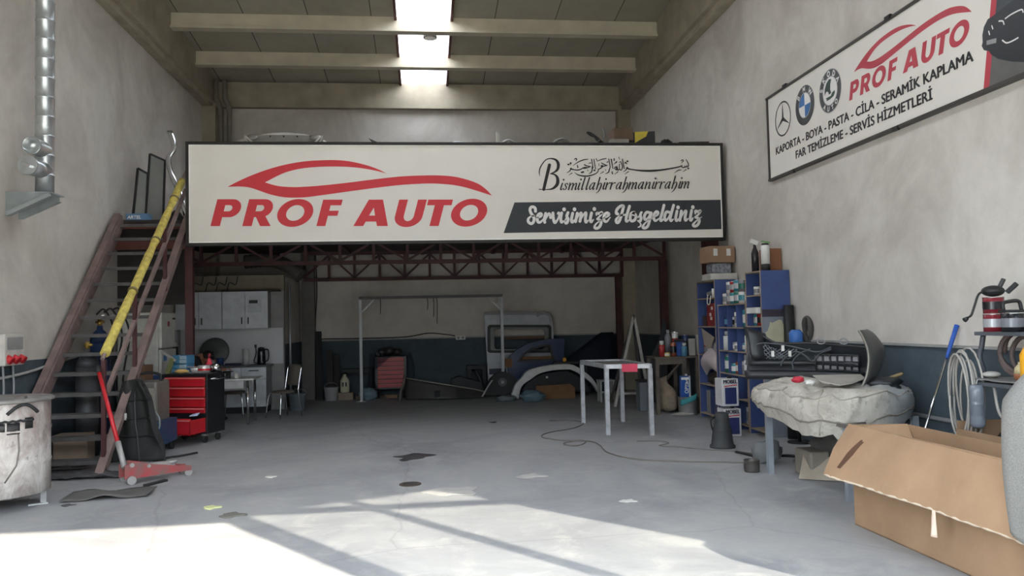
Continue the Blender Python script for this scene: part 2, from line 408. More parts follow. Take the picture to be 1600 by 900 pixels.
column(-3.52, 12.60, 2.98); column(4.765, 12.86, PLAT-.06, .11); column(4.7, 15.3, 2.76, .07); column(4.45, 18.0, 2.6)
# kitchen partition standing under the mezzanine
KX, KY = -2.74, 16.2
struct('wall_kitchen', MB().bb(XL, KX, KY, KY+.12, 0, 2.62), mat('pale kitchen wall', (150,150,150), .7))
struct('wall_kitchen_side', MB().bb(KX-.12, KX, KY+.12, YB, 0, 2.62), M_WALL)
struct('wall_kitchen_top', MB().bb(XL, KX+.01, KY-.03, KY+.12, 2.33, 2.64), mat('beige bulkhead', (138,130,116), .8))
# ------------------------------------------------------------------ the big shop sign on the front of the mezzanine
SY = 12.3
M_SIGN = mat('white sign sheet', (226,222,214), .5, 0, .03, 2); M_BK = mat('black sign frame', (30,29,28), .5)
M_RED = mat('sign red', (205,52,62), .5, 0, .03); M_INK = mat('sign black ink', (34,34,36), .5, 0, .03); M_PANEL = mat('sign dark panel', (50,55,60), .5, 0, .04)
M_INKW = mat('sign white ink', (232,230,228), .5, 0, .02)
sg = thing('shop_sign', 'long white PROF AUTO sign across the front of the mezzanine', 'sign', (.65, SY, 2.82))
c0, c1 = at(295,230.5,SY), at(1129.5,376.5,SY)
sx0, sx1, sz0, sz1 = c0.x, min(c1.x, XR-.07), 2.885, 4.36
MB().bb(sx0, sx1, SY, SY+.1, sz0, sz1).build('face', M_SIGN, sg)
b = MB(); t = .045
b.bb(sx0-t, sx1+t, SY-.02, SY+.12, sz1, sz1+t); b.bb(sx0-t, sx1+t, SY-.02, SY+.12, sz0-t, sz0)
b.bb(sx0-t, sx0, SY-.02, SY+.12, sz0, sz1); b.bb(sx1, sx1+t, SY-.02, SY+.12, sz0, sz1); b.build('frame', M_BK, sg)
b = MB(); u = .016
b.bb(sx0, sx1, SY-.012, SY, sz1-u, sz1); b.bb(sx0, sx1, SY-.012, SY, sz0, sz0+u); b.bb(sx0, sx0+u, SY-.012, SY, sz0+u, sz1-u); b.bb(sx1-u, sx1, SY-.012, SY, sz0+u, sz1-u)
b.build('inner_trim', mat('bright trim', (244,242,236), .4), sg)
SM = plane_M((0,SY,0), (1,0,0), (0,0,1))
_z0a, _z1a = at(296,385,SY).z, at(295,230.5,SY).z; _z0b, _z1b = at(1129.5,376.5,SY).z, at(1124.7,233.2,SY).z
def SL(px, py):                       # a point of the sign face seen at px, py -> metres along and up the face
    p = at(px, py, SY); q = (p.x-sx0)/(c1.x-sx0)
    lo = _z0a+(_z0b-_z0a)*q; hi = _z1a+(_z1b-_z1a)*q
    return V((sx0+(p.x-sx0)*(sx1-sx0)/(c1.x-sx0), sz0+(p.z-lo)/(hi-lo)*(sz1-sz0)))
def crop(x0, y0, s): return lambda p: (lambda q: (q.x, q.y)+tuple(p[2:3]))(SL(x0+p[0]/s, y0+p[1]/s))
A5 = crop(280, 180, 3.6)
up = [(272,420),(340,385),(420,350),(520,315),(620,290),(720,275),(850,269),(950,275),(1050,297),(1120,322),(1168,346)]
back = [(1168,346),(1100,328),(1000,312),(900,306),(800,307),(700,315),(620,332),(560,355),(483,395)]
lowup = [(483,395),(540,412),(600,420),(680,421),(800,413),(950,397),(1100,378),(1250,362),(1400,356),(1512,359),(1593,373),(1674,400),(1724,433),(1760,471)]
lowdn = [(1760,471),(1664,440),(1593,420),(1512,407),(1400,402),(1250,410),(1100,427),(950,447),(800,468),(700,480),(600,480),(520,465),(460,445),(400,425),(340,418),(272,420)]
SW = []
for seg in (up, back, lowup, lowdn): SW += [(p.x, p.y) for p in spline([V((x,y,0)) for x, y in seg], 4)[:-1]]
S_ = 39/152
def gl(x0, pts, y0=642, h=152): return [(x0+x*h+(y*h)*S_, y0-y*h) for x, y in pts]
def gP(x0, leg=False):
    o = [(0,0),(.35,0),(.35,.33)]+([(.42,.33),(.66,0),(1.05,0),(.76,.37)] if leg else [(.58,.33)])
    o += arc(.60,.665,.36,.335,-75 if leg else -90,90,12)+[(0,1)]
    i = [(.35,.55)]+arc(.52,.665,.12,.115,-90,90,8)+[(.35,.78)]
    return [gl(x0,o), gl(x0,i)]
def gO(cx, cy, rx=100, ry=79):
    o = [(cx+x*rx+y*ry*S_, cy-y*ry) for x, y in arc(0,0,1,1,0,350,35)]
    i = [(cx+x*rx*.5+y*ry*.56*S_, cy-y*ry*.56) for x, y in arc(0,0,1,1,0,350,35)]
    return [o, i]
LOGO = [SW] + gP(176) + gP(355, True) + gO(653,568) + [gl(772,[(0,0),(.33,0),(.33,.38),(.68,.38),(.68,.57),(.33,.57),(.33,.77),(.72,.77),(.72,.98),(0,.98)])]
LOGO += [[(980,642),(1067,493),(1147,493),(1174,642),(1113,642),(1108,617),(1050,617),(1035,642)], [(1068,583),(1102,583),(1095,538)]]
uu = [(.07,.98),(.42,.98),(.42,.42)]+arc(.62,.38,.2,.2,190,350,8)+[(.82,.98),(1.17,.98),(1.17,.38)]+arc(.62,.36,.55,.40,0,-180,16)[1:]
LOGO += [gl(1190,[(x*.93,y) for x, y in uu]), gl(1408,[(0,0),(.34,0),(.34,.77),(.62,.77),(.62,.98),(-.29,.98),(-.29,.77),(0,.77)])]
LOGO += gO(1631,567,100,79)
flat('emblem_lettering', [[A5(p) for p in s] for s in LOGO], M_RED, SM, sg, .002)
flat('dark_panel', [[tuple(SL(*p)) for p in ((804,321.5),(1128,317.5),(1129.5,363.5),(787,369.5))]], M_PANEL, SM, sg, .002)
wpx = 12.3/1250
b = MB(); C1 = crop(815, 315, 11.03)
for st in ([(240,225),(235,175),(205,150),(165,155),(145,200),(165,260),(205,320),(215,375),(190,430),(150,435),(115,400),(120,350,.8),(170,310,.5),(230,300,.3)],
    [(250,340,.3),(320,320,.8),(345,285),(325,265),(285,290),(270,350),(285,410),(330,410,.8),(380,350,.3)],
    [(415,262),(390,370),(400,415)], [(400,400,.4),(430,330,.6),(470,265,.9),(495,300),(500,335)],
    [(540,255),(545,330),(560,400),(580,420),(620,370,.7),(650,300,.8),(640,255),(620,270,.5)],
    [(690,255),(675,350),(690,415),(730,390,.4)], [(750,380,.4),(790,300,.5),(800,250)], [(795,260),(780,310),(800,360),(785,420),(760,435,.8),(745,410,.6)],
    [(880,260),(860,370),(875,415),(915,370,.4)], [(960,260),(930,405)], [(940,380,.4),(1000,270,.6),(1030,265),(1005,400)], [(1015,380,.4),(1075,275,.6),(1110,255),(1100,350),(1110,415),(1150,380,.4)],
    [(1205,255),(1185,360),(1200,410),(1240,370,.4)],
    [(1290,290,.6),(1300,260),(1340,265),(1385,250),(1340,320,.7),(1300,360,.6),(1345,375),(1370,420),(1345,490),(1300,520),(1262,510),(1265,470,.7),(1310,420,.5),(1380,375,.3)],
    [(1400,350,.3),(1470,320,.7),(1505,280),(1480,255),(1435,280),(1415,340),(1430,395),(1470,400,.8),(1530,330,.3)],
    [(733,190,1.25),(733,196,1.25)], [(912,189,1.25),(912,195,1.25)], [(1254,184,1.25),(1254,190,1.25)]):
    b.stroke([C1(p) for p in st], 4.6*wpx, SM, 6, .005)
C2 = crop(955, 315, 10.32)
for st in ([(105,255),(80,240),(95,180),(150,130),(195,125),(190,170),(160,290),(125,380),(90,395),(80,350),(120,300,.6),(180,270,.7),(240,270,.7)],
    [(295,130),(265,230),(240,330),(250,375),(290,350,.4)], [(370,230),(320,250),(305,330),(330,370),(380,350),(400,280,.8),(370,235,.7),(345,270,.5),(430,300,.3)],
    [(430,320,.3),(490,230,.8)], [(480,235,.8),(470,280),(480,330),(460,375),(430,365,.6)], [(458,392,.35),(478,428,.55),(460,462,.5),(425,470,.25)],
    [(620,235),(570,230),(535,290),(545,345),(590,320,.6),(640,240,.8)], [(645,240),(620,350),(590,450),(540,485),(510,465),(540,410,.6),(610,350,.4),(660,330,.3)],
    [(680,310,.3),(740,275,.7),(755,235),(725,220),(690,270),(690,340),(720,365,.8),(780,320,.3)], [(850,115),(820,240),(795,330),(805,365),(850,330,.4)],
    [(940,230),(890,225),(860,300),(875,360),(920,320,.6),(970,220,.8)], [(1005,115),(970,240),(950,330),(965,365),(1000,340,.4)],
    [(1060,210),(1040,320),(1055,365),(1090,330,.4)], [(1130,210),(1105,360)], [(1115,340,.4),(1170,230,.6),(1205,210),(1190,310),(1200,360),(1240,330,.4)],
    [(1295,200),(1275,320),(1285,360),(1320,320,.4)],
    [(1355,250,.6),(1360,210),(1400,220),(1440,205),(1400,270,.7),(1350,310,.6),(1400,325),(1420,370),(1395,430),(1350,455),(1320,435),(1350,390,.6),(1420,330,.4),(1465,300,.2)],
    [(1077,147,1.25),(1077,153,1.25)], [(1315,144,1.25),(1315,150,1.25)]):
    b.stroke([C2(p) for p in st], 4.6*wpx, SM, 6, .005)
b.build('script_lettering', M_INKW, sg)
b = MB(); C3 = crop(835, 245, 12.31); C4 = crop(955, 245, 12.31)
for st in ([(105,435,.2),(95,370,.45),(110,280,.55),(160,190,.5),(230,115,.45),(320,95,.55),(410,120,.95),(455,180,1.3),(460,250,1.3),(440,310,1.1),(390,355,.75),(310,390,.4)],
    [(290,220,1.4),(235,455,1.35),(180,690,1.3)], [(310,388,.4),(390,405,.7),(440,460,1.2),(450,550,1.45),(420,620,1.3),(350,675,.85),(260,692,.4),(90,690,.35)]):
    b.stroke([C3(p) for p in st], 3.7*wpx, SM, 8, .003)
dot = lambda x, y: [(x-5,y,1.5),(x+5,y,1.5)]
for st in ([(640,370,.3),(690,320,.8),(700,285,1.3),(715,300,1.4),(760,310,1),(830,318,1.1),(900,300,1),(950,270,1),(1000,265,.8)], [(965,215,1.1),(1000,235),(1080,250,.6)], [(1080,250,.8),(1010,275,1),(950,290,.7)],
    [(625,370,.4),(660,350,.7),(690,330,.8)], [(665,415,.4),(725,375,.8)], [(770,360,.3),(830,405,.9),(920,430,1.2),(1010,435,1.2),(1110,415,1.1),(1190,380,.9),(1230,330,.8),(1225,300,.7)], dot(912,362), dot(938,355),
    [(770,115,.6),(795,95,1),(815,110,1),(800,140,.6)], [(745,230,.4),(850,160,.9),(950,120,1),(1030,110,.7)], [(825,220,.6),(835,265,1.2)], dot(655,210), dot(698,185), [(688,205,.6),(694,215,.8)],
    [(1110,250,.7),(1110,310,1),(1095,360,1),(1050,390,.5)], [(1100,110,.9),(1125,260,.9),(1115,300,.7)], [(1145,110,.9),(1175,300,.8)], [(1040,190,.5),(1085,180,.9)], dot(1155,325),
    [(1200,150,.4),(1290,115,.9),(1380,95,.8)], [(1190,100,.8),(1205,135,.6)], [(1230,310,.7),(1290,270,1.2),(1310,230,1),(1280,240,1)], [(1290,180,.8),(1330,205,1),(1400,230,.7)], [(1400,230,.8),(1330,245,1),(1280,275,.7)], [(1240,195,.6),(1245,240,.6)],
    [(1265,390,.4),(1330,350,.8)], [(1430,105,.9),(1455,250,.9),(1440,310,1),(1425,360,1),(1370,390,.5)], [(1475,110,.9),(1510,290,.8)], [(1390,170,.6),(1415,160,1)], [(1535,100,.7),(1530,130,1)], [(1495,350,.8),(1500,390,1)], [(1365,305,.5),(1372,325,.6)], [(1022,315,.5),(1030,335,.6)]):
    b.stroke([C3(p) for p in st], 1.8*wpx, SM, 5, .003)
for st in ([(5,110,.9),(30,280,.8)], [(10,350,.5),(25,390,1.2)], [(215,110,.9),(250,290,.9)], [(195,180,.9),(215,250,1),(200,310,.9),(165,310,.8),(155,230,.8),(165,200,.6)], [(155,300,.8),(130,320,.9),(115,260,.7),(100,240,.6)],
    [(60,290,.8),(85,260,1.1),(110,290,1),(80,305,1),(130,320,.9)], [(150,170,.5),(185,160,.9)], [(145,65,.6),(160,110,.6)], [(50,210,.4),(90,170,.9),(105,155,1),(95,180,.8)], [(50,95,.6),(60,125,1.1)], [(65,400,.4),(130,350,.8)],
    [(235,355,.4),(285,315,.9),(305,270,1.2),(330,295,1.3),(420,312,1.1),(560,330,1.5),(750,335,1.9),(950,320,1.6),(1150,290,1.3),(1300,260,1.1),(1360,235,1)], [(1345,245,.8),(1375,270,1),(1410,265,1),(1415,240,.8)],
    [(1415,260,.9),(1445,260,1),(1455,230,.8)], [(1445,255,.9),(1485,245,1),(1480,190,.9),(1440,120,.8)], dot(1482,288), [(1215,375,.3),(1290,325,.9),(1350,320,.5)], [(1380,355,.4),(1440,310,.8)],
    [(1340,140,.7),(1370,125,1),(1385,145,.9),(1355,180,.5)], [(260,400,.4),(330,350,.8)], dot(275,180), dot(312,150), [(292,185,.6),(300,200,.8)]):
    b.stroke([C4(p) for p in st], 1.8*wpx, SM, 5, .003)
# the line in latin letters: an upright stem for each stroke, arches and bowls in hairline
def italic(kind, cx, crp, base, s=1.0):
    """strokes of one small italic letter, centre cx on the base line (crop pixels, x-height 125)"""
    X = 125; sl = lambda x, y, w=1: (cx+x+y*.27-17, base-y, w)
    st = {'i': [[sl(2,X),sl(-4,25),sl(8,0,.8),sl(30,18,.3)], [sl(6,X+68,1.25),sl(6,X+72,1.25)]], 'l': [[sl(4,X+105),sl(-4,25),sl(8,0,.8),sl(30,18,.3)]],
      'r': [[sl(-26,X),sl(-26,0)], [sl(-24,60,.4),sl(5,X-10,.5),sl(34,X-4,1)]], 'a': [[sl(36,X-10,.6),sl(0,X,.5),sl(-36,55,.9),sl(-24,2,.8),sl(8,20,.4),sl(36,X-15,.5)], [sl(38,X),sl(32,20),sl(44,0,.8),sl(62,18,.3)]],
      's': [[sl(30,X-18,.9),sl(8,X,.5),sl(-20,X-28,.8),sl(18,50,.9),sl(12,8,.6),sl(-22,2,.5),sl(-34,22,.9)]],
      'n': [[sl(-40,X),sl(-40,0)], [sl(-38,55,.4),sl(0,X-8,.5),sl(26,X-12,.9),sl(26,20,1),sl(36,0,.8),sl(56,18,.3)]],
      'm': [[sl(-72,X),sl(-72,0)], [sl(-70,55,.4),sl(-36,X-8,.5),sl(-10,X-14,.9),sl(-10,0,1)], [sl(-8,55,.4),sl(26,X-8,.5),sl(52,X-12,.9),sl(52,20,1),sl(60,0,.8),sl(80,18,.3)]],
      'h': [[sl(-30,X+105),sl(-34,0)], [sl(-32,55,.4),sl(0,X-8,.5),sl(30,X-20,.9),sl(34,40,1),sl(12,-40,.7),sl(-26,-78,.3)]]}[kind]
    for q in st: b.stroke([crp(p) for p in q], 2.2*wpx, SM, 5, .003)
for ch, x in zip('ismillahirr', (520,600,745,855,925,1010,1105,1245,1335,1410,1500)): italic(ch, x, C3, 700-(x-520)*.012)
for ch, x in zip('ahmanirrahim', (140,275,420,565,705,805,880,975,1080,1215,1312,1425)): italic(ch, x, C4, 686-(x-140)*.012)
b.build('blessing_lettering', M_INK, sg)

# ------------------------------------------------------------------ sign on the right wall
WX = XR-.045
ws = thing('wall_sign', 'white service sign with car badges high on the right wall', 'sign', (XR, 7.4, 3.45))
WM = plane_M((WX,0,0), (0,-1,0), (0,0,1))
def WL(px, py): p = atx(px, py, WX); return V((-p.y, p.z))
w0, w1 = WL(1200,152), WL(1203,281)
wz0, wz1, wy0 = WL(1400,201).y*.5+w1.y*.5, w0.y*.5+WL(1430,6.5).y*.5, (w0.x+w1.x)/2
wy1 = wy0+6.6
MB().bb(WX, XR, -wy1, -wy0, wz0, wz1).build('board', M_SIGN, ws)
b = MB(); t = .03
for z in (wz0, wz1): b.bb(WX-.02, XR, -wy1-t, -wy0+t, z-t/2, z+t/2)
for y in (-wy0, -wy1): b.bb(WX-.02, XR, y-t/2, y+t/2, wz0, wz1)
b.build('frame', mat('sign edge', (62,58,55), .5), ws)
for px, py in ((1228,140),(1390,32),(1240,268),(1402,203)):
    q = WL(px, py); b = MB(); b.bb(WX-.03, WX+.0, -q.x-.05, -q.x+.05, (wz1-.01 if py < 150 else wz0-.035), (wz1+.035 if py < 150 else wz0+.01)); b.build('clip', M_BK, ws)

# red logo: the same drawing as on the big sign, set to this board's size
pl, pr = WL(1327,158), WL(1514,31); L0, L1 = A5((176,642)), A5((1731,560))
k = (pr.x-pl.x)/(L1[0]-L0[0]); kz = k*1.02
RISE = 0
flat('emblem_lettering', [[(pl.x+(A5(p)[0]-L0[0])*k, pl.y+(A5(p)[1]-L0[1])*kz) for p in s] for s in LOGO], mat('faded sign red', (184,62,76), .5, 0, .03), WM, ws, .002)
def embolden(o, along, out, e):
    """bolder strokes: the same letter outlines widened a little on every side"""
    q = MB(); q.bm.from_mesh(o.data); base = q.bm.faces[:]
    for k, (a, dz_) in enumerate(((e,0),(-e,0),(0,e*.5),(0,-e*.5))):
        r = bmesh.ops.duplicate(q.bm, geom=base); vs = [g for g in r['geom'] if isinstance(g, bmesh.types.BMVert)]
        bmesh.ops.translate(q.bm, verts=vs, vec=along*a+V((0,0,dz_))+out*(.0002*(k+1)))
    q.bm.to_mesh(o.data); q.bm.free()
def fit(name, body, p0, p1, cap, off):
    o = text(name, body, cap/.727, M_INK, WM, ws, 0, off)
    xs = [v.co.y for v in o.data.vertices]; w = max(xs)-min(xs); a = max(xs); s = (p1.x-p0.x)/w
    base = ws.location.z; ang = (p1.y-p0.y)/(p1.x-p0.x)
    for v in o.data.vertices:
        d = (a-v.co.y); y = -p0.x-d*s - ws.location.y
        v.co.z += p0.y+d*s*ang; v.co.y = y
    embolden(o, V((0,1,0)), V((-1,0,0)), .007)
fit('service_text', 'KAPORTA - BOYA - PASTA - CİLA - SERAMİK KAPLAMA', WL(1213,242), WL(1521,95), .105, 0)
fit('service_text', 'FAR TEMİZLEME - SERVİS HİZMETLERİ', WL(1244,248), WL(1457,155), .105, 0)
def disc(c, r, n=40): return [(c[0]+r*math.cos(2*math.pi*i/n), c[1]+r*math.sin(2*math.pi*i/n)) for i in range(n)]
M_BADGE = mat('badge grey', (66,68,70), .4); M_BB = mat('badge blue', (58,110,170), .4); M_GN = mat('badge green', (58,78,72), .5); M_SILV = mat('badge silver', (178,178,176), .4)
c = WL(1223.5,185.5); r = .235
bd = flat('star_badge', [disc(c, r), disc(c, r-.022)], M_BADGE, WM, ws, .003)
for a in (90, 210, 330):
    q = math.radians(a); n = (-math.sin(q), math.cos(q))
    flat('star_point', [[(c[0]+math.cos(q)*(r-.01), c[1]+math.sin(q)*(r-.01)), (c[0]+n[0]*.028, c[1]+n[1]*.028), c, (c[0]-n[0]*.028, c[1]-n[1]*.028)]], M_BADGE, WM, bd, .004)
def ringtext(body, c, r, a0, a1, size, parent, flip=False, m=M_INKW):
    for i, ch in enumerate(body):
        a = math.radians(a0+(a1-a0)*i/max(1, len(body)-1)); p = (c[0]+r*math.cos(a), c[1]+r*math.sin(a))
        T = WM @ Matrix.Translation((p[0], p[1], 0)) @ Matrix.Rotation(a-math.pi/2+(math.pi if flip else 0), 4, 'Z') @ Matrix.Translation((0,-size*.36,0))
        text('badge_letter', ch, size, m, T, parent, 0, .003, 1, .006, 'CENTER')
c = WL(1257.7,164.5); r = .25
bd = flat('roundel_badge', [disc(c, r), disc(c, r*.62)], M_BADGE, WM, ws, .003)
flat('roundel_rim', [disc(c, r*.64), disc(c, r*.6)], M_SILV, WM, bd, .005)
for k4 in range(4):
    flat('roundel_quarter', [[c]+arc(c[0], c[1], r*.61, r*.61, 90*k4, 90*k4+90, 10)], M_BB if k4 in (1,3) else M_INKW, WM, bd, .004)
ringtext('BMW', c, r*.81, 140, 40, .095, bd)
c = WL(1297.3,142); r = .262
bd = flat('wing_badge', [disc(c, r*.97), disc(c, r*.63)], M_BADGE, WM, ws, .003)
flat('wing_rim', [disc(c, r), disc(c, r*.96)], M_SILV, WM, bd, .004); flat('wing_field', [disc(c, r*.64)], M_INKW, WM, bd, .002)
flat('wing_rim', [disc(c, r*.66), disc(c, r*.62)], M_SILV, WM, bd, .005)
dd = lambda pts: [(c[0]+x*r, c[1]+y*r) for x, y in pts]
flat('winged_arrow', [dd([(-.5,-.1),(-.46,.2),(-.3,.42),(-.05,.55),(.15,.5),(.05,.3),(.02,.05),(.1,-.12),(-.1,-.15),(-.16,.0),(-.3,.05),(-.42,-.02)])], M_GN, WM, bd, .004)
flat('winged_arrow', [dd([(-.42,-.24),(.05,-.24),(.2,-.12),(.42,-.08),(.42,-.2),(.3,-.32),(-.02,-.38),(-.36,-.38),(-.3,-.31)]), ], M_GN, WM, bd, .004)
ringtext('SKODA', c, r*.80, 165, 25, .088, bd); ringtext('AUTO', c, r*.80, 230, 310, .075, bd, True)
# right-hand end: red stripe and a printed picture of a dark car
pA, pB = WL(1549,0), WL(1537.5,134)
zt, zb = wz1-.02, wz0+.02
sl = (pA.x-pB.x)/(pA.y-pB.y); X_ = lambda z, d=0: pB.x+(z-pB.y)*sl+d
flat('red_stripe', [[(X_(zb),zb),(X_(zb,.09),zb),(X_(zt,.09),zt),(X_(zt),zt)]], mat('faded sign red', (184,62,76)), WM, ws, .002)
flat('picture_ground', [[(X_(zb,.07),zb),(wy1-.03,zb),(wy1-.03,zb+.42),(X_(zb+.36,.07),zb+.36)]], mat('print grey', (96,95,92), .5), WM, ws, .0025)
flat('picture_sky', [[(X_(zb+.36,.07),zb+.36),(wy1-.03,zb+.42),(wy1-.03,zt),(X_(zt,.07),zt)]], mat('print slate', (62,68,72), .5), WM, ws, .0025)
car = [(1552,25),(1544,30),(1538,42),(1535.5,55),(1536,66),(1534.5,72),(1538,78.5),(1546,80),(1549,85),(1560,92),(1580,96),(1600,97),(1640,92),(1640,-40),(1600,-8),(1580,3),(1566,14)]
cm = flat('picture_car', [[tuple(WL(*p)) for p in car]], mat('print dark car', (38,42,46), .35), WM, ws, .004)
b = MB()
for st in ([(1572,29),(1582,22),(1597,15),(1600,19)], [(1562,33),(1568,33),(1570,38)], [(1567.5,63),(1574,67),(1583,64),(1592,59)], [(1546,49),(1547.5,54)], [(1551,40.5),(1552.5,45)]):
    b.stroke([tuple(WL(*p)) for p in st], .012, WM, 5, .007)
b.build('headlight_highlight', M_INKW, cm)
flat('number_plate', [[tuple(WL(*p)) for p in ((1542.5,63.5),(1558,59.5),(1557.5,67),(1542.5,70.5))]], mat('plate grey', (150,150,148), .5), WM, cm, .006)
# ================================================================== left side: flue, stairs, drum, jack
dx = -4.39; dy = atx(70, 250, dx).y
t = thing('flue_pipe', 'shiny galvanised flue pipe rising on the left wall above its bracket', 'pipe', (dx, dy, 3.23))
b = MB(); r = .1; prof = []; z = 3.23
while z < zc(dy)-.6:
    prof += [(r, z), (r, z+.20), (r+.006, z+.205), (r+.006, z+.222), (r, z+.227)]; z += .23
b.lathe([(q, zz) for q, zz in prof], (dx, dy, 0), 28); b.build('pipe', GALV, t)
b = MB(); b.cyl((dx, dy, 3.74), (dx-.02, dy-.27, 3.74), .098, k=24, caps=False); b.lathe([(.098,0),(.104,.0),(.104,.02),(.098,.02),(.09,.02),(.088,-.12),(0,-.12)], (dx-.02, dy-.27, 3.74), 24, Matrix.Rotation(math.radians(90), 3, 'X'), caps=False)
b.build('branch', GALV, t)
b = MB(); b.cyl((dx, dy, 3.50), (dx-.03, dy-.33, 3.50), .10, k=24); cp = b.build('branch', GALV, t)
b = MB(); b.cyl((dx-.03, dy-.33, 3.50), (dx-.032, dy-.35, 3.50), .112, k=24); cap = b.build('end_cap', GALV, t)
b = MB(); b.box((dx-.032, dy-.375, 3.50), (.1,.04,.03), Euler((0,.4,0))); b.build('cap_handle', CHROME, cap)
t = thing('wall_bracket', 'grey sheet metal bracket on left wall carrying the flue pipe', 'bracket', (XL, dy, 2.9))
BR = mat('grey bracket paint', (150,158,160), .45, .3)
for y in (dy-.15, dy+.15):
    b = MB(); b.prism([(XL,y,3.22),(XL+.46,y,3.22),(XL+.46,y,3.15),(XL+.06,y,2.95),(XL,y,2.95)], (0,.006,0)); b.bar((XL+.03,y+.03,2.96),(XL+.46,y+.03,3.16),.06,.008); b.build('gusset', BR, t)
MB().bb(XL, XL+.5, dy-.16, dy+.19, 3.215, 3.23).build('shelf_plate', BR, t)
b = MB(); b.bar((XL+.04,dy-.19,2.97),(XL+.5,dy-.19,3.19),.045,.045); b.build('strut', BR, t)
sb = atx(13, 550, XL+.06).y
t = thing('socket_box', 'beige wall socket box with red outlets above the drum', 'socket box', (XL, sb, 1.2))
MB().bb(XL,XL+.13,sb-.22,sb+.22,1.24,1.60).build('housing', mat('beige plastic', (196,192,184), .5), t, .012)
MB().bb(XL+.13,XL+.136,sb-.18,sb+.18,1.42,1.56).build('lid', mat('lid grey', (150,150,148), .3), t)
for y in (sb-.14, sb+.0, sb+.14):
    b = MB(); b.cyl((XL+.10, y, 1.335), (XL+.17, y, 1.29), .042, .045, 14); b.build('outlet', RED, t)
for y in (sb-.1, sb+.12):
    b = MB(); b.tube(spline([(XL+.05,y,1.28),(XL+.05,y+.02,.9),(XL+.04,y-.06,.45),(XL+.03,y-.02,.05)], 6), .012, 8); b.build('cable', mat('grey cable', (150,150,152), .6), t)
tag(MB().tube(spline([(XL+.03,8.6,1.08),(XL+.03,10.0,1.12),(XL+.03,11.0,1.22),(XL+.03,11.9,1.3)], 6), .018, 8).build('wall_conduit', mat('grey conduit', (170,170,168), .5)), 'grey conduit running along the top of the left blue dado', 'conduit')

# drum
DX, DY, DR = -3.93, 7.95, .42
t = thing('metal_drum', 'paint-stained white metal drum standing on thin legs at the left edge', 'drum', (DX, DY, 0))
DRM = bpy.data.materials.new('stained drum paint'); DRM.use_nodes = True; nt = DRM.node_tree; bs = nt.nodes['Principled BSDF']
P = node(nt, 'ShaderNodeTexCoord').outputs['Object']
mp = node(nt, 'ShaderNodeMapping'); mp.inputs['Scale'].default_value = (2.4,2.4,1.0); nt.links.new(P, mp.inputs[0])
n1 = noise_tex(nt, mp.outputs[0], 1.3, 8, .7, .5); n2 = noise_tex(nt, P, 7, 8, .7)
c = ramp(nt, n1, [(.36, lin((118,102,98))), (.5, lin((158,150,147))), (.66, lin((204,202,198)))])
c = mixc(nt, ramp(nt, n2, [(.58, (0,)*3), (.68, (.8,)*3)]), c, lin((86,72,68)))
nt.links.new(c, bs.inputs['Base Color']); bs.inputs['Roughness'].default_value = .6
b = MB(); b.lathe([(DR-.02,.13),(DR,.14),(DR,.40),(DR+.008,.42),(DR,.44),(DR,.70),(DR+.008,.72),(DR,.74),(DR,.97),(DR-.02,.99)], (DX,DY,0), 40); b.build('body', DRM, t)
b = MB(); b.lathe([(DR+.0,.97),(DR+.03,.975),(DR+.03,1.0),(DR,1.01),(0,1.015)], (DX,DY,0), 40); b.build('lid', mat('drum lid grey', (128,126,124), .6, .3, .3), t)
b = MB(); b.box((DX+.28,DY-.2,1.02),(.09,.05,.02)); b.build('lid_clip', DIRTY, t)
for a in (-75, 15, 105, 195):
    p = V((DX+DR*.86*math.cos(math.radians(a)), DY+DR*.86*math.sin(math.radians(a)), 0))
    b = MB(); b.bar(p+V((0,0,.14)), p, .05, .012); b.box(p+V((-.03,-.04,.006)), (.16,.04,.012), Euler((0,0,.5))); b.build('leg', mat('pale leg', (182,184,184), .5), t)
b = MB()
def dsurf(a, z, e=.004): return V((DX+(DR+e)*math.cos(a), DY+(DR+e)*math.sin(a), z))
def drumpatch(a0, a1, z0, z1):
    b = MB(); b.sheet(lambda u, v: dsurf(math.radians(a0+(a1-a0)*u), z0+(z1-z0)*v), 8, 2, .004); return b
for a0, a1, z0, z1 in ((-68,-58,.72,.80),(-56,-42,.70,.80),(-36,-26,.74,.84)): drumpatch(a0,a1,z0,z1).build('dark_vent', BLACK, t)
b = MB(); b.tube([dsurf(math.radians(-66+40*q/10), .82-.01*(q % 2), .008) for q in range(11)], .012, 6); b.build('latch_bar', DARK, t)
b = MB(); b.tube([dsurf(math.radians(-56+36*q/12), .88+.08*math.sin(math.pi*q/12), .008) for q in range(13)], .016, 6); b.build('handle', DARK, t)
b = MB(); b.tube([dsurf(math.radians(a), z, .006) for a, z in ((-44,.70),(-43,.55),(-46,.42),(-58,.28))], .007, 6); b.build('rod', DIRTY, t)

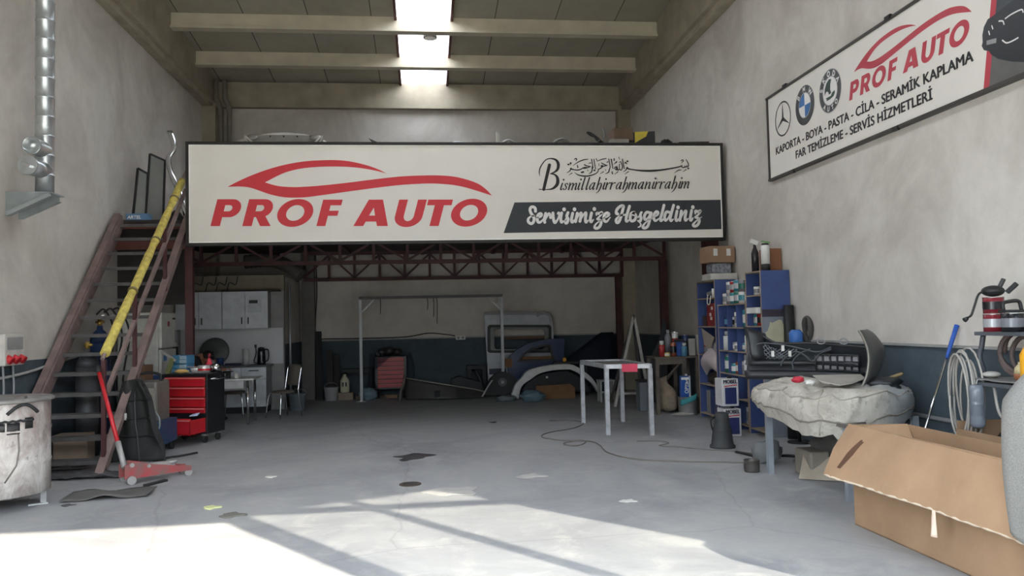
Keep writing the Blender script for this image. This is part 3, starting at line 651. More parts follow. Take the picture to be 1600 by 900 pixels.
# stairs
ST = mat('worn stair steel', (134,116,112), .6, .2, .25, 5); TRD = mat('tread steel', (92,90,90), .6, .3, .2, 7)
SXL, SXR = -4.6, -3.62
sY = lambda z: 9.43+z/.973
t = thing('steel_staircase', 'steep steel staircase leading up to the mezzanine along the left wall', 'staircase', (SXR-.45, 10.6, 0))
for x in (SXL, SXR):
    b = MB(); b.hexa([(x-.03,sY(0)-.09,0),(x+.03,sY(0)-.09,0),(x+.03,sY(0)+.13,0),(x-.03,sY(0)+.13,0),(x-.03,12.80,3.38),(x+.03,12.80,3.38),(x+.03,12.90,3.22),(x-.03,12.90,3.22)])
    b.bar((x+.035*(1 if x<-4 else -1)*-1, sY(0)-.1, .02), (x+.035*(1 if x<-4 else -1)*-1, 12.79, 3.4), .09, .015, V((0,-1,.9))); b.build('stringer', ST, t)
for k in range(14):
    z = .15+.237*k; y = sY(z)
    MB().bb(SXL+.03, SXR-.03, y-.03, y+.19, z-.018, z).bb(SXL+.03, SXR-.03, y-.035, y-.022, z-.045, z).build('tread', TRD, t)
HX = SXR+.02
for y, z0, z1 in ((9.52, 0, 1.28), (10.5, 1.0, 2.12), (11.69, 2.15, 3.13)):
    MB().bb(HX-.022, HX+.022, y-.022, y+.022, z0, z1).build('post', MAROON if y > 9.5 else ST, t)
b = MB(); b.bar((HX, 9.6, .90), (HX, 12.7, 3.75), .045, .045); b.build('mid_rail', ST, t)
ra, rb = V((HX, 9.48, 1.29)), V((HX, 12.78, 4.08))
b = MB(); b.tube([ra, rb], .022, 10); rail = b.build('handrail', ST, t)
b = MB(); d = rb-ra; L = 24; b.tube([ra+d*(.02+.90*i/L) for i in range(L+1)], [.052+.004*noise.noise(V((i*.7,0,0)))-(.008 if i in (7,13,19) else 0) for i in range(L+1)], 14)
b.build('foam_padding', mat('yellow foam', (222,206,104), .8, 0, .2, 14, .3, c2=(168,150,80)), t)
for f in (.29, .55, .8):
    p = ra+d*f; b = MB(); b.tube([p-d*.004, p+d*.004], .06, 14); b.build('tape_band', mat('tape', (120,108,70), .6), t)
b = MB()
for z0 in (3.18, 2.86): b.bb(XL+.02, SXR+.02, 12.93, 13.0, z0, z0+.13); 
struct('platform_edge', b, mat('red brown channel', (112,66,58), .6, .1, .2, 4))
struct('platform_back', MB().bb(XL, -3.6, 13.1, 13.13, 2.0, 3.24), mat('dark board', (52,50,50), .8))

# things on the stair head
PZ_ = PLAT+.001
for i, (x0, x1, h, y, lab) in enumerate(((-4.40,-4.17,1.15,13.3,'tall dark-framed glass pane leaning at the head of the stairs'),(-4.48,-4.34,.85,12.98,'narrow black-edged pane leaning in front of the tall one at the stair head'))):
    t = thing('window_pane', lab, 'glass pane', (x0, y, PZ_), 0, 'panes at the stair head')
    lean = .18
    P4 = [(x0,y,PZ_),(x1,y+.15,PZ_),(x1-.02,y+.15+lean,PZ_+h*.93),(x0+.02,y+lean,PZ_+h)]
    b = MB()
    for q in range(4): b.bar(P4[q], P4[(q+1) % 4], .03, .03)
    b.build('frame', BLACK, t); b = MB(); b.prism(P4, (0,.006,0)); b.build('glass', mat('dull glass', (128,130,126), .15, 0, .05), t)
t = MB().sheet(lambda u, v: (lambda p: V((p[0]+.08*v, p[1], p[2])))([*spline([V((-3.72,13.1,PZ_)),V((-3.84,13.15,PZ_+.4)),V((-3.98,13.2,PZ_+.72)),V((-4.04,13.2,PZ_+1.0)),V((-3.95,13.2,PZ_+1.2)),V((-4.02,13.2,PZ_+1.46))], 6)[int(round(u*30))]]), 30, 2, .03).build('chrome_trim', CHROME)
tag(t, 'bent chrome bumper trim standing at the stair head', 'car part')
t = thing('blue_carton', 'flat blue and white carton on the top landing of the stairs', 'carton', (-4.35, 13.05, PZ_))
MB().bb(-4.56,-4.24,12.935,13.15,PZ_,PZ_+.10).build('box', mat('carton blue', (92,132,170), .6), t)
text('print', 'ARTEL', .07, M_INKW, plane_M((-4.54,12.933,PZ_+.02),(1,0,0),(0,0,1)), t, .1, .002)
t = tag(MB().sheet(lambda u, v: V((-3.98+.26*u, 12.96+.2*v, PZ_+.17*math.sin(math.pi*u)*math.sin(math.pi*v)**.5+.02*noise.noise(V((u*5,v*5,0))))), 10, 8, .01).build('black_bag', DARK), 'crumpled black bag at the top of the stairs', 'bag')

# gas cylinders and clutter below the stairs
def gas(x, y, h, r, body, sh, lab):
    t = thing('gas_cylinder', lab, 'gas cylinder', (x, y, 0), 0, 'gas cylinders under the stairs')
    MB().lathe([(r,0),(r,h-.28)], (x,y,0), 24).build('body', body, t)
    MB().lathe([(r,h-.28),(r*.9,h-.2),(r*.55,h-.12),(r*.3,h-.09),(r*.28,h-.04)], (x,y,0), 24).build('shoulder', sh, t)
    b = MB(); b.cyl((x,y,h-.05),(x,y,h+.05), .03, k=10); b.cyl((x-.05,y,h+.01),(x+.07,y-.03,h+.01), .016, k=8); b.build('valve', mat('brass', (168,140,70), .35, .8), t)
    return t
DB = mat('dark blue cylinder', (40,60,96), .5); DG = mat('dark grey cylinder', (78,80,84), .5, .2)
g1 = gas(-4.40, 11.5, 1.72, .13, DB, DB, 'tall blue gas cylinder under the stairs')
g2 = gas(-4.36, 11.0, 1.42, .14, DG, DG, 'shorter dark grey gas cylinder with brass valve under the stairs')
b = MB()
for k in range(2):
    b2 = MB(); c = V((-4.34+.14*k, 11.42, 1.80)); b2.cyl(c, c+V((.02,-.02,0)), .035, k=16); o = b2.build('gauge', CHROME, g1)
for k in range(3):
    x = -4.53+.1*k
    tag(MB().tube(spline([(x,11.72,1.84+.03*k),(x+.12,11.7,1.9),(x+.24,11.72,1.55),(x+.16,11.7,.9),(x+.26,11.65,.2),(x+.2,11.5,.02)], 7), .013, 7).build('gas_hose', mat('black hose', (34,34,36), .6)),
        'black welding hose hanging behind the stairs, %s from the wall' % ('first','second','third','fourth','fifth')[k], 'hose', 'hoses behind the stairs')
tag(MB().bb(-4.55,-4.15,10.45,10.7,0,.34).build('cardboard_carton', mat('dull carton', (150,132,116), .85), None, .01), 'low dusty carton on the floor beneath the stairs', 'carton')
tag(MB().sheet(lambda u, v: V((-4.5+.55*u, 9.8+.3*v, .035+.03*noise.noise(V((u*4,v*4,3))))), 12, 8, .012).build('crumpled_sheet', mat('grey scrap', (96,92,90), .8)), 'crumpled grey sheet lying in front of the lowest tread', 'scrap')
tag(MB().sheet(lambda u, v: V((-3.42+.75*u, 8.0+.3*v+.1*u, .03+.04*math.sin(math.pi*u)*noise.noise(V((u*3,v*3,9)))+.02*v)), 12, 6, .01).build('rubber_mat', mat('scrap rubber', (84,82,80), .8)), 'torn dark rubber scrap on the floor beside the drum legs', 'scrap')
tag(MB().sheet(lambda u, v: V((-4.2+.9*u+.1*v, 9.2+.2*v, .04+.05*noise.noise(V((u*7,v*5,1))))), 16, 6, .012).build('plastic_wrap', mat('dark wrap', (70,70,72), .5)), 'crumpled dark wrapping at the foot of the stairs', 'scrap')

# floor jack
RJ = mat('worn red paint', (168,62,66), .5, 0, .3, 8, c2=(120,96,92)); SILV = mat('silver paint', (168,166,164), .45, .4)
ja = fl(190, 757); jb = fl(297, 741); ja.z = jb.z = 0
t = thing('floor_jack', 'red trolley jack with a long red handle leaning back on the stairs', 'jack', ja)
u = (jb-ja).normalized(); n = V((-u.y, u.x, 0)); L = (jb-ja).length
for s in (-.085, .085):
    b = MB(); pts = [(0,.06),(.0,.2),(.09,.23),(.3,.18),(.55,.13),(L-.02,.11),(L-.02,.06),(.5,.06)]
    b.prism([ja+u*x+n*(s-.008)+V((0,0,z)) for x, z in pts], n*.016); b.build('side_plate', RJ, t)
b = MB(); b.bar(ja+u*.1+V((0,0,.17)), ja+u*(L-.18)+V((0,0,.15)), .09, .05); b.build('lift_arm', SILV, t)
b = MB(); b.lathe([(.055,.15),(.06,.18),(.05,.185)], ja+u*(L-.2), 18); b.build('saddle', SILV, t)
for x, s, r in ((.06,-.11,.045),(.06,.11,.045),(L-.05,-.07,.04),(L-.05,.07,.04)):
    b = MB(); c = ja+u*x+n*s+V((0,0,r)); b.cyl(c-n*.02, c+n*.02, r, k=16); b.build('wheel', SILV, t)
b = MB(); c = ja+u*.07-n*.1+V((0,0,.2)); b.cyl(c-n*.012, c+n*.012, .022, k=12); c2 = ja+u*.24-n*.1+V((0,0,.17)); b.cyl(c2-n*.012, c2+n*.012, .018, k=12); b.build('pivot_bolt', SILV, t)
h0 = ja+u*.03+V((0,0,.17)); h1 = V((HX+.085, 9.05, 1.22)); h1 = at(152, 572, 9.44)
hm = h0+(h1-h0)*.24
b = MB(); b.tube([h0, hm], .03, 12); b.build('handle_socket', SILV, t)
b = MB(); b.tube([hm, h0+(h1-h0)*.93], .022, 12); b.build('handle', RED, t)
b = MB(); b.tube([h0+(h1-h0)*.93, h1], .026, 12); b.build('grip', DARK, t)
b = MB(); b.bar(ja+u*.12-n*.32+V((0,0,.012)), ja+u*.38-n*.2+V((0,0,.012)), .05, .024); tag(b.build('steel_bar', DARK), 'dark flat steel bar on the floor before the red jack', 'bar')

# black padded vest hanging on the stair stringer
def vest(u, v):
    x = -.24+.48*u; w = (1-.5*max(0, v-.75)/.25)*(.85+.15*math.sin(2+v*5))
    z = .04+.97*v; y = .05*math.sin(u*9+v*3)*(.4+v)+.07*noise.noise(V((u*3,v*4,5)))
    return V((-3.47-.07*v+.06*u*(1-v)+x*w*(1+.15*(1-v)), 10.12+y+.1*v, z-.05*abs(u-.5)*(v > .8)))
t = thing('black_vest', 'black padded jacket hanging in front of the staircase foot', 'jacket', (-3.45, 10.12, .05))
b = MB(); b.sheet(vest, 22, 26, .07); b.build('shell', mat('black cloth', (40,40,40), .85, 0, .2, 8, .3), t)
for zz in (.3, .52, .74):
    b = MB(); b.tube([vest(q/12, zz)+V((0,-.012,0)) for q in range(13)], .012, 6); b.build('seam', mat('black webbing', (32,32,33), .9), t)
b = MB(); b.tube([vest(.55, q/14)+V((0,-.014,0)) for q in range(13)], .012, 6); b.build('zip', mat('dark zip', (58,58,58), .5), t)
p = vest(.28, .55); MB().box(p+V((0,-.03,0)), (.03,.008,.08)).build('white_tag', WHITE, t)

# welding set beside the chest
t = thing('welding_machine', 'orange and grey welding set with hoses left of the red tool chest', 'welding machine', (-3.540, 10.90, 0))
MB().bb(-3.760,-3.420,10.75,11.30,.42,.94).build('case', mat('welder grey', (110,106,100), .5), t, .03)
MB().bb(-3.800,-3.720,10.70,10.77,.46,.92).build('front_panel', mat('orange plastic', (208,140,62), .5), t, .012)
MB().bb(-3.710,-3.440,10.72,10.75,.5,.86).build('control_panel', mat('panel silver', (150,146,138), .4), t)
for x, z in ((-3.64,.76),(-3.53,.76),(-3.57,.6)):
    b = MB(); b.cyl((x,10.72,z),(x,10.68,z),.03,k=14); b.build('knob', BLACK, t)
b = MB(); b.tube(spline([(-3.750,10.85,.94),(-3.740,10.90,1.02),(-3.580,10.95,1.05),(-3.440,10.95,1.02),(-3.430,10.95,.94)], 6), .018, 8); b.build('handle', BLACK, t)
b = MB(); b.bb(-3.820,-3.360,10.70,11.40,.12,.42); b.build('cart', mat('blue cart steel', (46,72,110), .5), t)
for x in (-3.780,-3.400):
    for y in (10.80, 11.30):
        b = MB(); b.cyl((x-.02,y,.06),(x+.02,y,.06),.06,k=14); b.build('wheel', DARK, t)
b = MB(); b.tube(spline([(-3.520,10.69,.6),(-3.420,10.55,.62),(-3.320,10.53,.5),(-3.340,10.55,.36),(-3.500,10.57,.34),(-3.580,10.60,.48)], 8), .012, 8); b.build('lead', mat('grey lead', (140,146,150), .5), t)
b = MB(); b.tube(spline([(-3.620,10.69,.55),(-3.470,10.45,.3),(-3.320,10.35,.05),(-3.120,10.45,.025),(-2.920,10.75,.02)], 8), .014, 8); b.build('lead', DARK, t)
tag(MB().bb(-3.97,-3.80,12.15,12.35,0,.95).build('blue_cabinet', mat('dark blue locker', (44,72,116), .5), None, .008), 'narrow dark blue locker between welding set and tool chest', 'cabinet')
t = thing('clamp_gauge', 'round pressure gauge standing on the brown crate behind the welding set', 'gauge', (-3.90, 11.68, 1.12))
b = MB(); b.cyl((-3.90,11.68,1.25),(-3.90,11.64,1.25),.05,k=18); b.build('rim', BLACK, t)
b = MB(); b.cyl((-3.90,11.64,1.25),(-3.90,11.635,1.25),.036,k=18); b.build('dial', WHITE, t)
b = MB(); b.cyl((-3.90,11.68,1.121),(-3.90,11.68,1.21),.02,k=10); b.build('stem', BLACK, t)
t = thing('grease_gun', 'green and silver clamp leaning on the left edge of the tool chest', 'tool', (-3.62,11.98,.98))
b = MB(); b.bar((-3.66,11.98,.985),(-3.58,11.96,1.2),.05,.05); b.build('body', mat('olive', (124,128,84), .5), t)
b = MB(); b.bar((-3.74,11.98,1.3),(-3.54,11.96,1.16),.035,.035); b.build('arm', SILV, t)
tag(MB().bb(-4.03,-3.845,11.6,11.95,0,1.12).build('brown_crate', mat('brown crate', (112,84,62), .85), None, .01), 'tall brown crate standing behind the welding set', 'crate')
# ================================================================== red tool chest and what lies on it
TC = V((-3.30, 12.02, 0)); TR = -.32
R3 = Matrix.Rotation(TR, 3, 'Z')
def tcp(x, y, z): return TC+R3@V((x, y, z))
t = thing('tool_chest', 'black wheeled tool chest with red drawers, bottom drawer open', 'tool chest', TC, TR)
w, d = .68, .46; zb, zt = .13, .98
CB = mat('black chest steel', (30,31,34), .4)
b = MB(); b.bb(-w/2,w/2,-d/2+.02,d/2,zb,zt-.03); b.build('cabinet', CB, t, .006, world=False)
MB().bb(-w/2-.02,w/2+.02,-d/2-.01,d/2+.02,zt-.03,zt).build('top', CB, t, .008, world=False)
zs = [(.80,.93),(.655,.79),(.51,.645),(.425,.50)]
for z0, z1 in zs:
    dr = MB().bb(-w/2+.03,w/2-.03,-d/2-.005,-d/2+.03,z0,z1).build('drawer', RED, t, .005, world=False)
    MB().bb(-w/2+.03,w/2-.03,-d/2-.03,-d/2-.004,z1-.025,z1-.008).build('pull', mat('pull red', (214,120,116), .3), dr, .003, world=False)
b = MB(); o = -.34
b.bb(-w/2+.03,w/2-.03,-d/2+o,-d/2+o+.02,.16,.385); b.bb(-w/2+.03,-w/2+.045,-d/2+o,-d/2+.1,.18,.36); b.bb(w/2-.045,w/2-.03,-d/2+o,-d/2+.1,.18,.36); b.bb(-w/2+.03,w/2-.03,-d/2+o,-d/2+.1,.165,.18)
dr = b.build('drawer', RED, t, world=False); dr['label'] = 'open bottom drawer'
MB().bb(-w/2+.03,w/2-.03,-d/2+o-.025,-d/2+o,.35,.37).build('pull', mat('pull red', (214,120,116), .3), dr, world=False)
b = MB(); b.tube([V(p) for p in ((w/2+.01,-d/2+.05,.9),(w/2+.06,-d/2+.05,.9),(w/2+.06,d/2-.05,.9),(w/2+.01,d/2-.05,.9))], .014, 10); b.build('side_handle', CHROME, t, world=False)
for x in (-w/2+.07, w/2-.07):
    for y in (-d/2+.07, d/2-.07):
        cs = MB().bb(x-.03,x+.03,y-.03,y+.03,.10,.13).build('caster', SILV, t, world=False)
        b = MB(); b.cyl((x-.016,y,.052),(x+.016,y,.052),.052,k=18); b.build('wheel', DARK, cs, world=False)
b = MB(); p = [tcp(.2,-.42,.40),tcp(.28,-.36,.40),tcp(.27,-.28,.43),tcp(.17,-.3,.41)]; b.prism(p, (0,0,.012)); tag(b.build('paper_packet', mat('blue white packet', (176,186,214), .6, 0, .4, 22)), 'blue and white packet lying in the open bottom drawer', 'packet')
def organizer(x, y, z, lab):
    p = tcp(x, y, z); t = thing('parts_organizer', lab, 'storage box', p, TR, 'parts boxes on the tool chest')
    b = MB(); b.bb(-.12,.12,-.08,.1,0,.125); b.build('case', mat('blue storage plastic', (70,124,160), .5), t, .006, world=False)
    for k in range(2):
        for j in range(2):
            MB().bb(-.112+.115*k,-.004+.112*k,-.095,-.079,.008+.058*j,.058+.058*j).build('drawer', mat('clear drawer', (150,170,182), .3) if k else mat('blue drawer', (84,142,176), .4), t, .003, world=False)
organizer(-.215, .04, zt+.001, 'blue parts box with small drawers at the left end of the tool chest top')
organizer(-.215, .05, zt+.128, 'upper blue parts box stacked on the one on the tool chest')
def bowl(p, r, h, m, name, lab, cat='bowl'):
    return tag(MB().lathe([(r*.5,0),(r*.85,h*.4),(r,h),(r*.95,h),(r*.8,h*.42),(r*.45,.01)], p, 20, caps=False).build(name, m), lab, cat)
bowl(tcp(.04,-.02,zt), .08, .07, mat('white enamel', (196,196,194), .35), 'steel_bowl', 'white bowl on the middle of the red tool chest')
t = thing('spatula', 'wooden stick resting across the white bowl', 'stick', tcp(.04,-.02,zt+.07)); MB().bar(tcp(-.08,-.06,zt+.085), tcp(.14,.02,zt+.085), .02, .008).build('stick', mat('pale wood', (190,160,130), .7), t)
t = thing('metal_tin', 'low silver tin with a red band on the tool chest', 'tin', tcp(.17,-.02,zt)); MB().lathe([(.085,0),(.085,.10),(.078,.105)], tcp(.17,-.02,zt), 24).build('body', mat('pale tin', (200,200,196), .3, .5), t); MB().lathe([(.0865,.03),(.0865,.06)], tcp(.17,-.02,zt), 24, caps=False).build('band', RED, t)
t = thing('metal_pot', 'small shiny steel pot at the right end of the tool chest', 'pot', tcp(.28,.1,zt)); MB().lathe([(.075,0),(.08,.11),(.07,.115),(.02,.12)], tcp(.28,.1,zt), 24).build('body', CHROME, t); b = MB(); b.cyl(tcp(.28,.1,zt+.12), tcp(.28,.1,zt+.14), .015, k=10); b.build('lid_knob', BLACK, t)
t = thing('red_bottle', 'red spray bottle standing on the red tool chest', 'bottle', tcp(.15,.14,zt))
MB().lathe([(.05,0),(.055,.02),(.055,.10),(.03,.16),(.018,.19),(.018,.21)], tcp(.15,.14,zt), 20).build('body', mat('red liquid', (206,66,82), .2), t); MB().lathe([(.024,.205),(.024,.25),(.01,.27)], tcp(.15,.14,zt), 14).build('cap', mat('dark red cap', (120,30,36), .4), t)
for i, (x, y, c, l) in enumerate(((-.1,-.16,(206,170,104),'crumpled yellow cloth on the front edge of the tool chest'),(-.02,-.13,(120,118,112),'grey spanner lying by the yellow cloth'))):
    if i == 0: tag(MB().ell(tcp(x,y,zt+.03), (.1,.05,.03), fn=lambda p: p*(1+.35*noise.noise(p*2.4))).build('yellow_cloth', mat('yellow cloth', c, .9)), l, 'cloth')
    else: tag(MB().bar(tcp(x,y,zt+.008), tcp(x+.2,y+.02,zt+.008), .03, .012).build('spanner', SILV), l, 'tool')

# fridge
t = thing('fridge', 'tall old white fridge standing behind the stairs', 'fridge', (-4.42, 13.3, 0))
WF = mat('fridge white', (206,206,198), .35); fx0, fx1, fy0, fy1, fh = -4.70, -4.10, 12.95, 13.7, 1.88
MB().bb(fx0,fx1,fy0,fy1,.04,fh).build('cabinet', WF, t, .012)
d1 = MB().bb(fx1+.002,fx1+.055,fy0+.005,fy1-.005,.08,1.30).build('door', WF, t, .012); d2 = MB().bb(fx1+.002,fx1+.055,fy0+.005,fy1-.005,1.32,fh).build('door', WF, t, .012)
for dd_, z0, z1 in ((d1,.9,1.2),(d2,1.4,1.6)):
    MB().bb(fx1+.055,fx1+.085,fy1-.08,fy1-.05,z0,z1).build('handle', GREY, dd_, .004)
MB().bb(fx1+.055,fx1+.058,fy0+.1,fy0+.25,1.12,1.24).build('sticker', mat('blue sticker', (70,140,200), .5), d1)
MB().bb(fx1+.055,fx1+.058,fy0+.3,fy0+.4,1.66,1.74).build('sticker', mat('red sticker', (176,60,60), .5), d2)
MB().bb(fx1+.055,fx1+.058,fy1-.2,fy1-.05,1.77,1.80).build('badge', BLACK, d2)
for x in (fx0+.06, fx1-.06):
    for y in (fy0+.06, fy1-.06): MB().cyl((x,y,0),(x,y,.045),.025,k=10).build('foot', BLACK, t)

# kitchen units
KF = mat('kitchen white front', (212,217,224), .4); KH = BLACK; KB = mat('cabinet carcass', (150,150,152), .5)
ky = KY
def handle(p, parent, v=True):
    b = MB()
    if v: b.bb(p[0]-.008,p[0]+.008,p[1]-.03,p[1],p[2]-.065,p[2]+.065)
    else: b.bb(p[0]-.09,p[0]+.09,p[1]-.03,p[1],p[2]-.008,p[2]+.008)
    b.build('handle', KH, parent, .003)
def wall_cabinet(x0, x1, lab):
    t = thing('wall_cabinet', lab, 'cabinet', ((x0+x1)/2, ky, 1.6), 0, 'upper kitchen cabinets')
    MB().bb(x0+.003,x1-.003,ky-.33,ky-.031,1.6,2.31).build('carcass', KB, t)
    xm = (x0+x1)/2
    for k, (a, c) in enumerate(((x0,xm),(xm,x1))):
        dn = MB().bb(a+.004,c-.004,ky-.352,ky-.331,1.6,2.31).build('door', KF, t, .002)
        handle((xm+(-.06 if k == 0 else .06), ky-.352, 1.75), dn)
    return t, dn
wall_cabinet(-4.70,-3.84,'upper kitchen cabinet with two plain doors, beside the fridge')
t, dn = wall_cabinet(-3.835,-2.98,'upper kitchen cabinet with a notice stuck on its right door')
b = MB().bb(-3.36,-3.1,ky-.354,ky-.3525,1.90,2.16); nt_ = b.build('notice', mat('pale notice', (196,202,208), .5), dn)
MB().bb(-3.33,-3.17,ky-.356,ky-.354,2.08,2.14).build('notice_header', mat('notice dark', (44,48,52), .5), nt_)
t = thing('extractor_shelf', 'dark flat board lying on top of the upper kitchen cabinets', 'board', (-3.4, ky-.2, 2.312)); MB().bb(-3.85,-2.78,ky-.36,ky-.05,2.312,2.335).build('board', mat('dark wood board', (44,38,36), .7), t)
tag(MB().bb(-4.68,-4.5,ky-.34,ky-.1,2.311,2.335).build('white_slab', WHITE), 'small white slab on the left end of the upper cabinets', 'board')
for k, x in enumerate((-4.45,-4.2,-4.0,-3.8)):
    tag(MB().tube(spline([(x,ky-.12,2.33),(x+.05,ky-.1,2.5),(x+.16,ky-.08,2.46),(x+.2,ky-.08,2.62)], 6), .01, 6).build('loose_cable', BLACK), 'black loose cable rising from the upper cabinets, %s from the left' % ('first','second','third','fourth')[k], 'cable', 'loose cables above the kitchen')
def base_cabinet(x0, x1, drawer, lab):
    t = thing('base_cabinet', lab, 'cabinet', ((x0+x1)/2, ky-.3, 0), 0, 'lower kitchen cabinets')
    MB().bb(x0+.003,x1-.003,ky-.55,ky-.002,.12,.86).build('carcass', KB, t)
    MB().bb(x0+.01,x1-.01,ky-.50,ky-.05,0,.12).build('plinth', mat('dark plinth', (46,46,48), .6), t)
    if drawer:
        dn = MB().bb(x0+.004,x1-.004,ky-.572,ky-.551,.64,.86).build('drawer', KF, t, .002); handle(((x0+x1)/2, ky-.572, .80), dn, False)
        dn = MB().bb(x0+.004,x1-.004,ky-.572,ky-.551,.12,.635).build('door', KF, t, .002)
    else:
        xm = (x0+x1)/2
        for k, (a, c) in enumerate(((x0,xm),(xm,x1))):
            dn = MB().bb(a+.004,c-.004,ky-.572,ky-.551,.12,.86).build('door', KF, t, .002); handle((xm+(-.05 if k == 0 else .05), ky-.572, .72), dn)
base_cabinet(-4.7,-3.9,False,'lower kitchen cabinet with two doors, half hidden by the tool chest')
base_cabinet(-3.9,-3.44,True,'lower kitchen cabinet with drawer behind the white table')
base_cabinet(-3.44,-2.98,True,'lower kitchen cabinet with drawer at the right end of the counter')
t = tag(MB().bb(-4.72,-2.94,ky-.6,ky-.001,.862,.90).build('countertop', mat('dark counter', (92,92,94), .4), None, .004), 'dark worktop running over the lower kitchen cabinets', 'countertop')
struct('backsplash', MB().bb(-4.7,-2.76,ky-.012,ky,.90,1.6), mat('marbled splashback', (204,206,210), .3, 0, .1, 1.2))
# on the counter
t = thing('electric_kettle', 'black and steel kettle at the right end of the counter', 'kettle', (-3.12, ky-.3, .90))
MB().lathe([(.075,0),(.08,.02),(.072,.25),(.06,.30)], (-3.12,ky-.3,.901), 24).build('body', mat('kettle dark steel', (70,70,74), .2, .8), t)
MB().lathe([(.062,.29),(.055,.325),(.01,.335)], (-3.12,ky-.3,.901), 20).build('lid', BLACK, t)
b = MB(); b.tube(spline([(-3.06,ky-.3,1.19),(-2.99,ky-.3,1.17),(-2.99,ky-.3,1.0),(-3.05,ky-.3,.95)], 6), .013, 8); b.build('handle', BLACK, t)
tag(MB().cyl((-3.43,ky-.2,.901),(-3.43,ky-.2,1.2),.055,k=20).build('paper_roll', mat('paper towel', (206,206,206), .9)), 'upright white paper roll left of the kettle', 'paper roll')
tag(MB().tube(spline([(-3.28,ky-.02,1.24),(-3.27,ky-.05,1.1),(-3.3,ky-.1,.95),(-3.2,ky-.25,.92)], 6), .009, 6).bb(-3.3,-3.26,ky-.05,ky-.012,1.22,1.28).build('power_cord', BLACK), 'black power cord plugged in above the counter', 'cord')
t = thing('pan_lid', 'large round black pan lid leaning on the kitchen wall', 'lid', (-4.3, ky-.2, .902))
c = V((-4.02, ky-.17, 1.168)); Rl = Matrix.Rotation(math.radians(80), 3, 'X')
MB().lathe([(.265,0),(.27,.008),(.25,.022),(.1,.035),(.0,.037)], c, 40, Rl).build('disc', mat('black enamel', (84,86,86), .45), t)
MB().lathe([(.272,.0),(.268,.016)], c, 40, Rl, caps=False).build('rim', mat('lid rim', (112,112,110), .3, .6), t)
MB().lathe([(.012,.036),(.018,.06),(.01,.066)], c, 12, Rl).build('knob', CHROME, t)
def cup(p, r, h, m, lab, hd=True, grp=None):
    t = thing('mug', lab, 'cup', p, 0, grp)
    MB().lathe([(r*.8,0),(r,h),(r*.9,h),(r*.72,.01)], p, 20, caps=False).build('body', m, t)
    if hd: MB().tube(spline([p+V((r*.9,0,h*.8)),p+V((r*1.7,0,h*.7)),p+V((r*1.6,0,h*.35)),p+V((r*.85,0,h*.25))], 5), .007, 6).build('handle', m, t)
cup(V((-4.0,ky-.4,.901)), .045, .11, mat('white cup', (198,198,196), .4), 'white cup on the counter near the blue tub', False)
tag(MB().lathe([(.055,0),(.065,.14),(.06,.145)], (-3.88,ky-.32,.901), 20).build('blue_tub', mat('blue tub', (40,72,130), .4)), 'dark blue tub on the counter behind the table', 'tub')
tag(MB().bb(-3.78,-3.5,ky-.42,ky-.25,.901,.94).build('blue_packet', mat('navy packet', (52,60,84), .6), None, .01), 'flat navy packet on the counter next to the blue tub', 'packet')
tag(MB().prism([(-4.12,ky-.35,.901),(-3.98,ky-.35,.901),(-3.98,ky-.35,1.0)], (0,.1,0)).build('dark_wedge', DARK), 'dark wedge-shaped holder on the counter', 'holder')

# white table, cups, chairs
tx0, tx1, ty0, ty1 = -3.62, -2.83, 13.75, 14.5
t = thing('white_table', 'white table with chrome legs behind the tool chest', 'table', ((tx0+tx1)/2, 14.1, 0))
MB().bb(tx0,tx1,ty0,ty1,.735,.765).build('tabletop', mat('white laminate', (208,208,206), .35), t, .004)
for y0, y1 in ((ty0+.05,ty0+.07),(ty1-.07,ty1-.05)): MB().bb(tx0+.06,tx1-.17,y0,y1,.60,.735).build('apron', mat('pale apron', (200,200,200), .35), t)
for x in (tx0+.07, tx1-.11):
    for y in (ty0+.08, ty1-.1): MB().cyl((x,y,0),(x,y,.735),.022,k=14).build('leg', CHROME, t)
cup(V((-3.28,13.95,.7655)), .045, .11, BLACK, 'black mug on the white table', False)
cup(V((-3.16,13.98,.7655)), .04, .09, mat('white mug', (214,212,208), .4), 'white mug with handle on the white table')
SEAT = mat('grey brown vinyl', (96,90,82), .6)
def chrome_chair(p, rz, lab, stool=False):
    t = thing('stool' if stool else 'dining_chair', lab, 'stool' if stool else 'chair', p, rz, None)
    B = lambda b, n, m, bv=0: b.build(n, m, t, bv, world=False)
    b = MB(); b.lathe([(.17,.43),(.20,.435),(.205,.46),(.19,.475),(.0,.48)], (0,0,0), 28); B(b, 'seat', SEAT)
    for sx in (-1, 1):
        if stool:
            for sy in (-1, 1): B(MB().tube(spline([(sx*.12,sy*.12,.435),(sx*.17,sy*.17,.40),(sx*.21,sy*.21,0)], 5), .012, 10), 'leg', CHROME)
        else:
            B(MB().tube(spline([(sx*.13,-.14,.435),(sx*.17,-.18,.40),(sx*.2,-.23,0)], 5), .012, 10), 'leg', CHROME)
            B(MB().tube(spline([(sx*.2,.25,0),(sx*.185,.19,.42),(sx*.18,.2,.55),(sx*.185,.27,.92)], 6), .012, 10), 'leg', CHROME)
    if not stool:
        b = MB(); b.sheet(lambda u, v: V((-.17+.34*u, .205+.065*v+.015-.05*math.sin(math.pi*u), .56+.38*v-.02*(2*u-1)**2*v)), 10, 8, .025); B(b, 'backrest', SEAT)
    return t
pc = fl(443, 650); pc.z = 0
chrome_chair((-2.52, 14.75, 0), math.radians(-42), 'chrome chair with brown back beside the white table')
chrome_chair((-3.42, 14.95, 0), 0, 'round brown stool with chrome legs half under the white table', True)
chrome_chair((-4.12, 14.35, 0), 0, 'round stool under the seated person behind the tool chest', True)

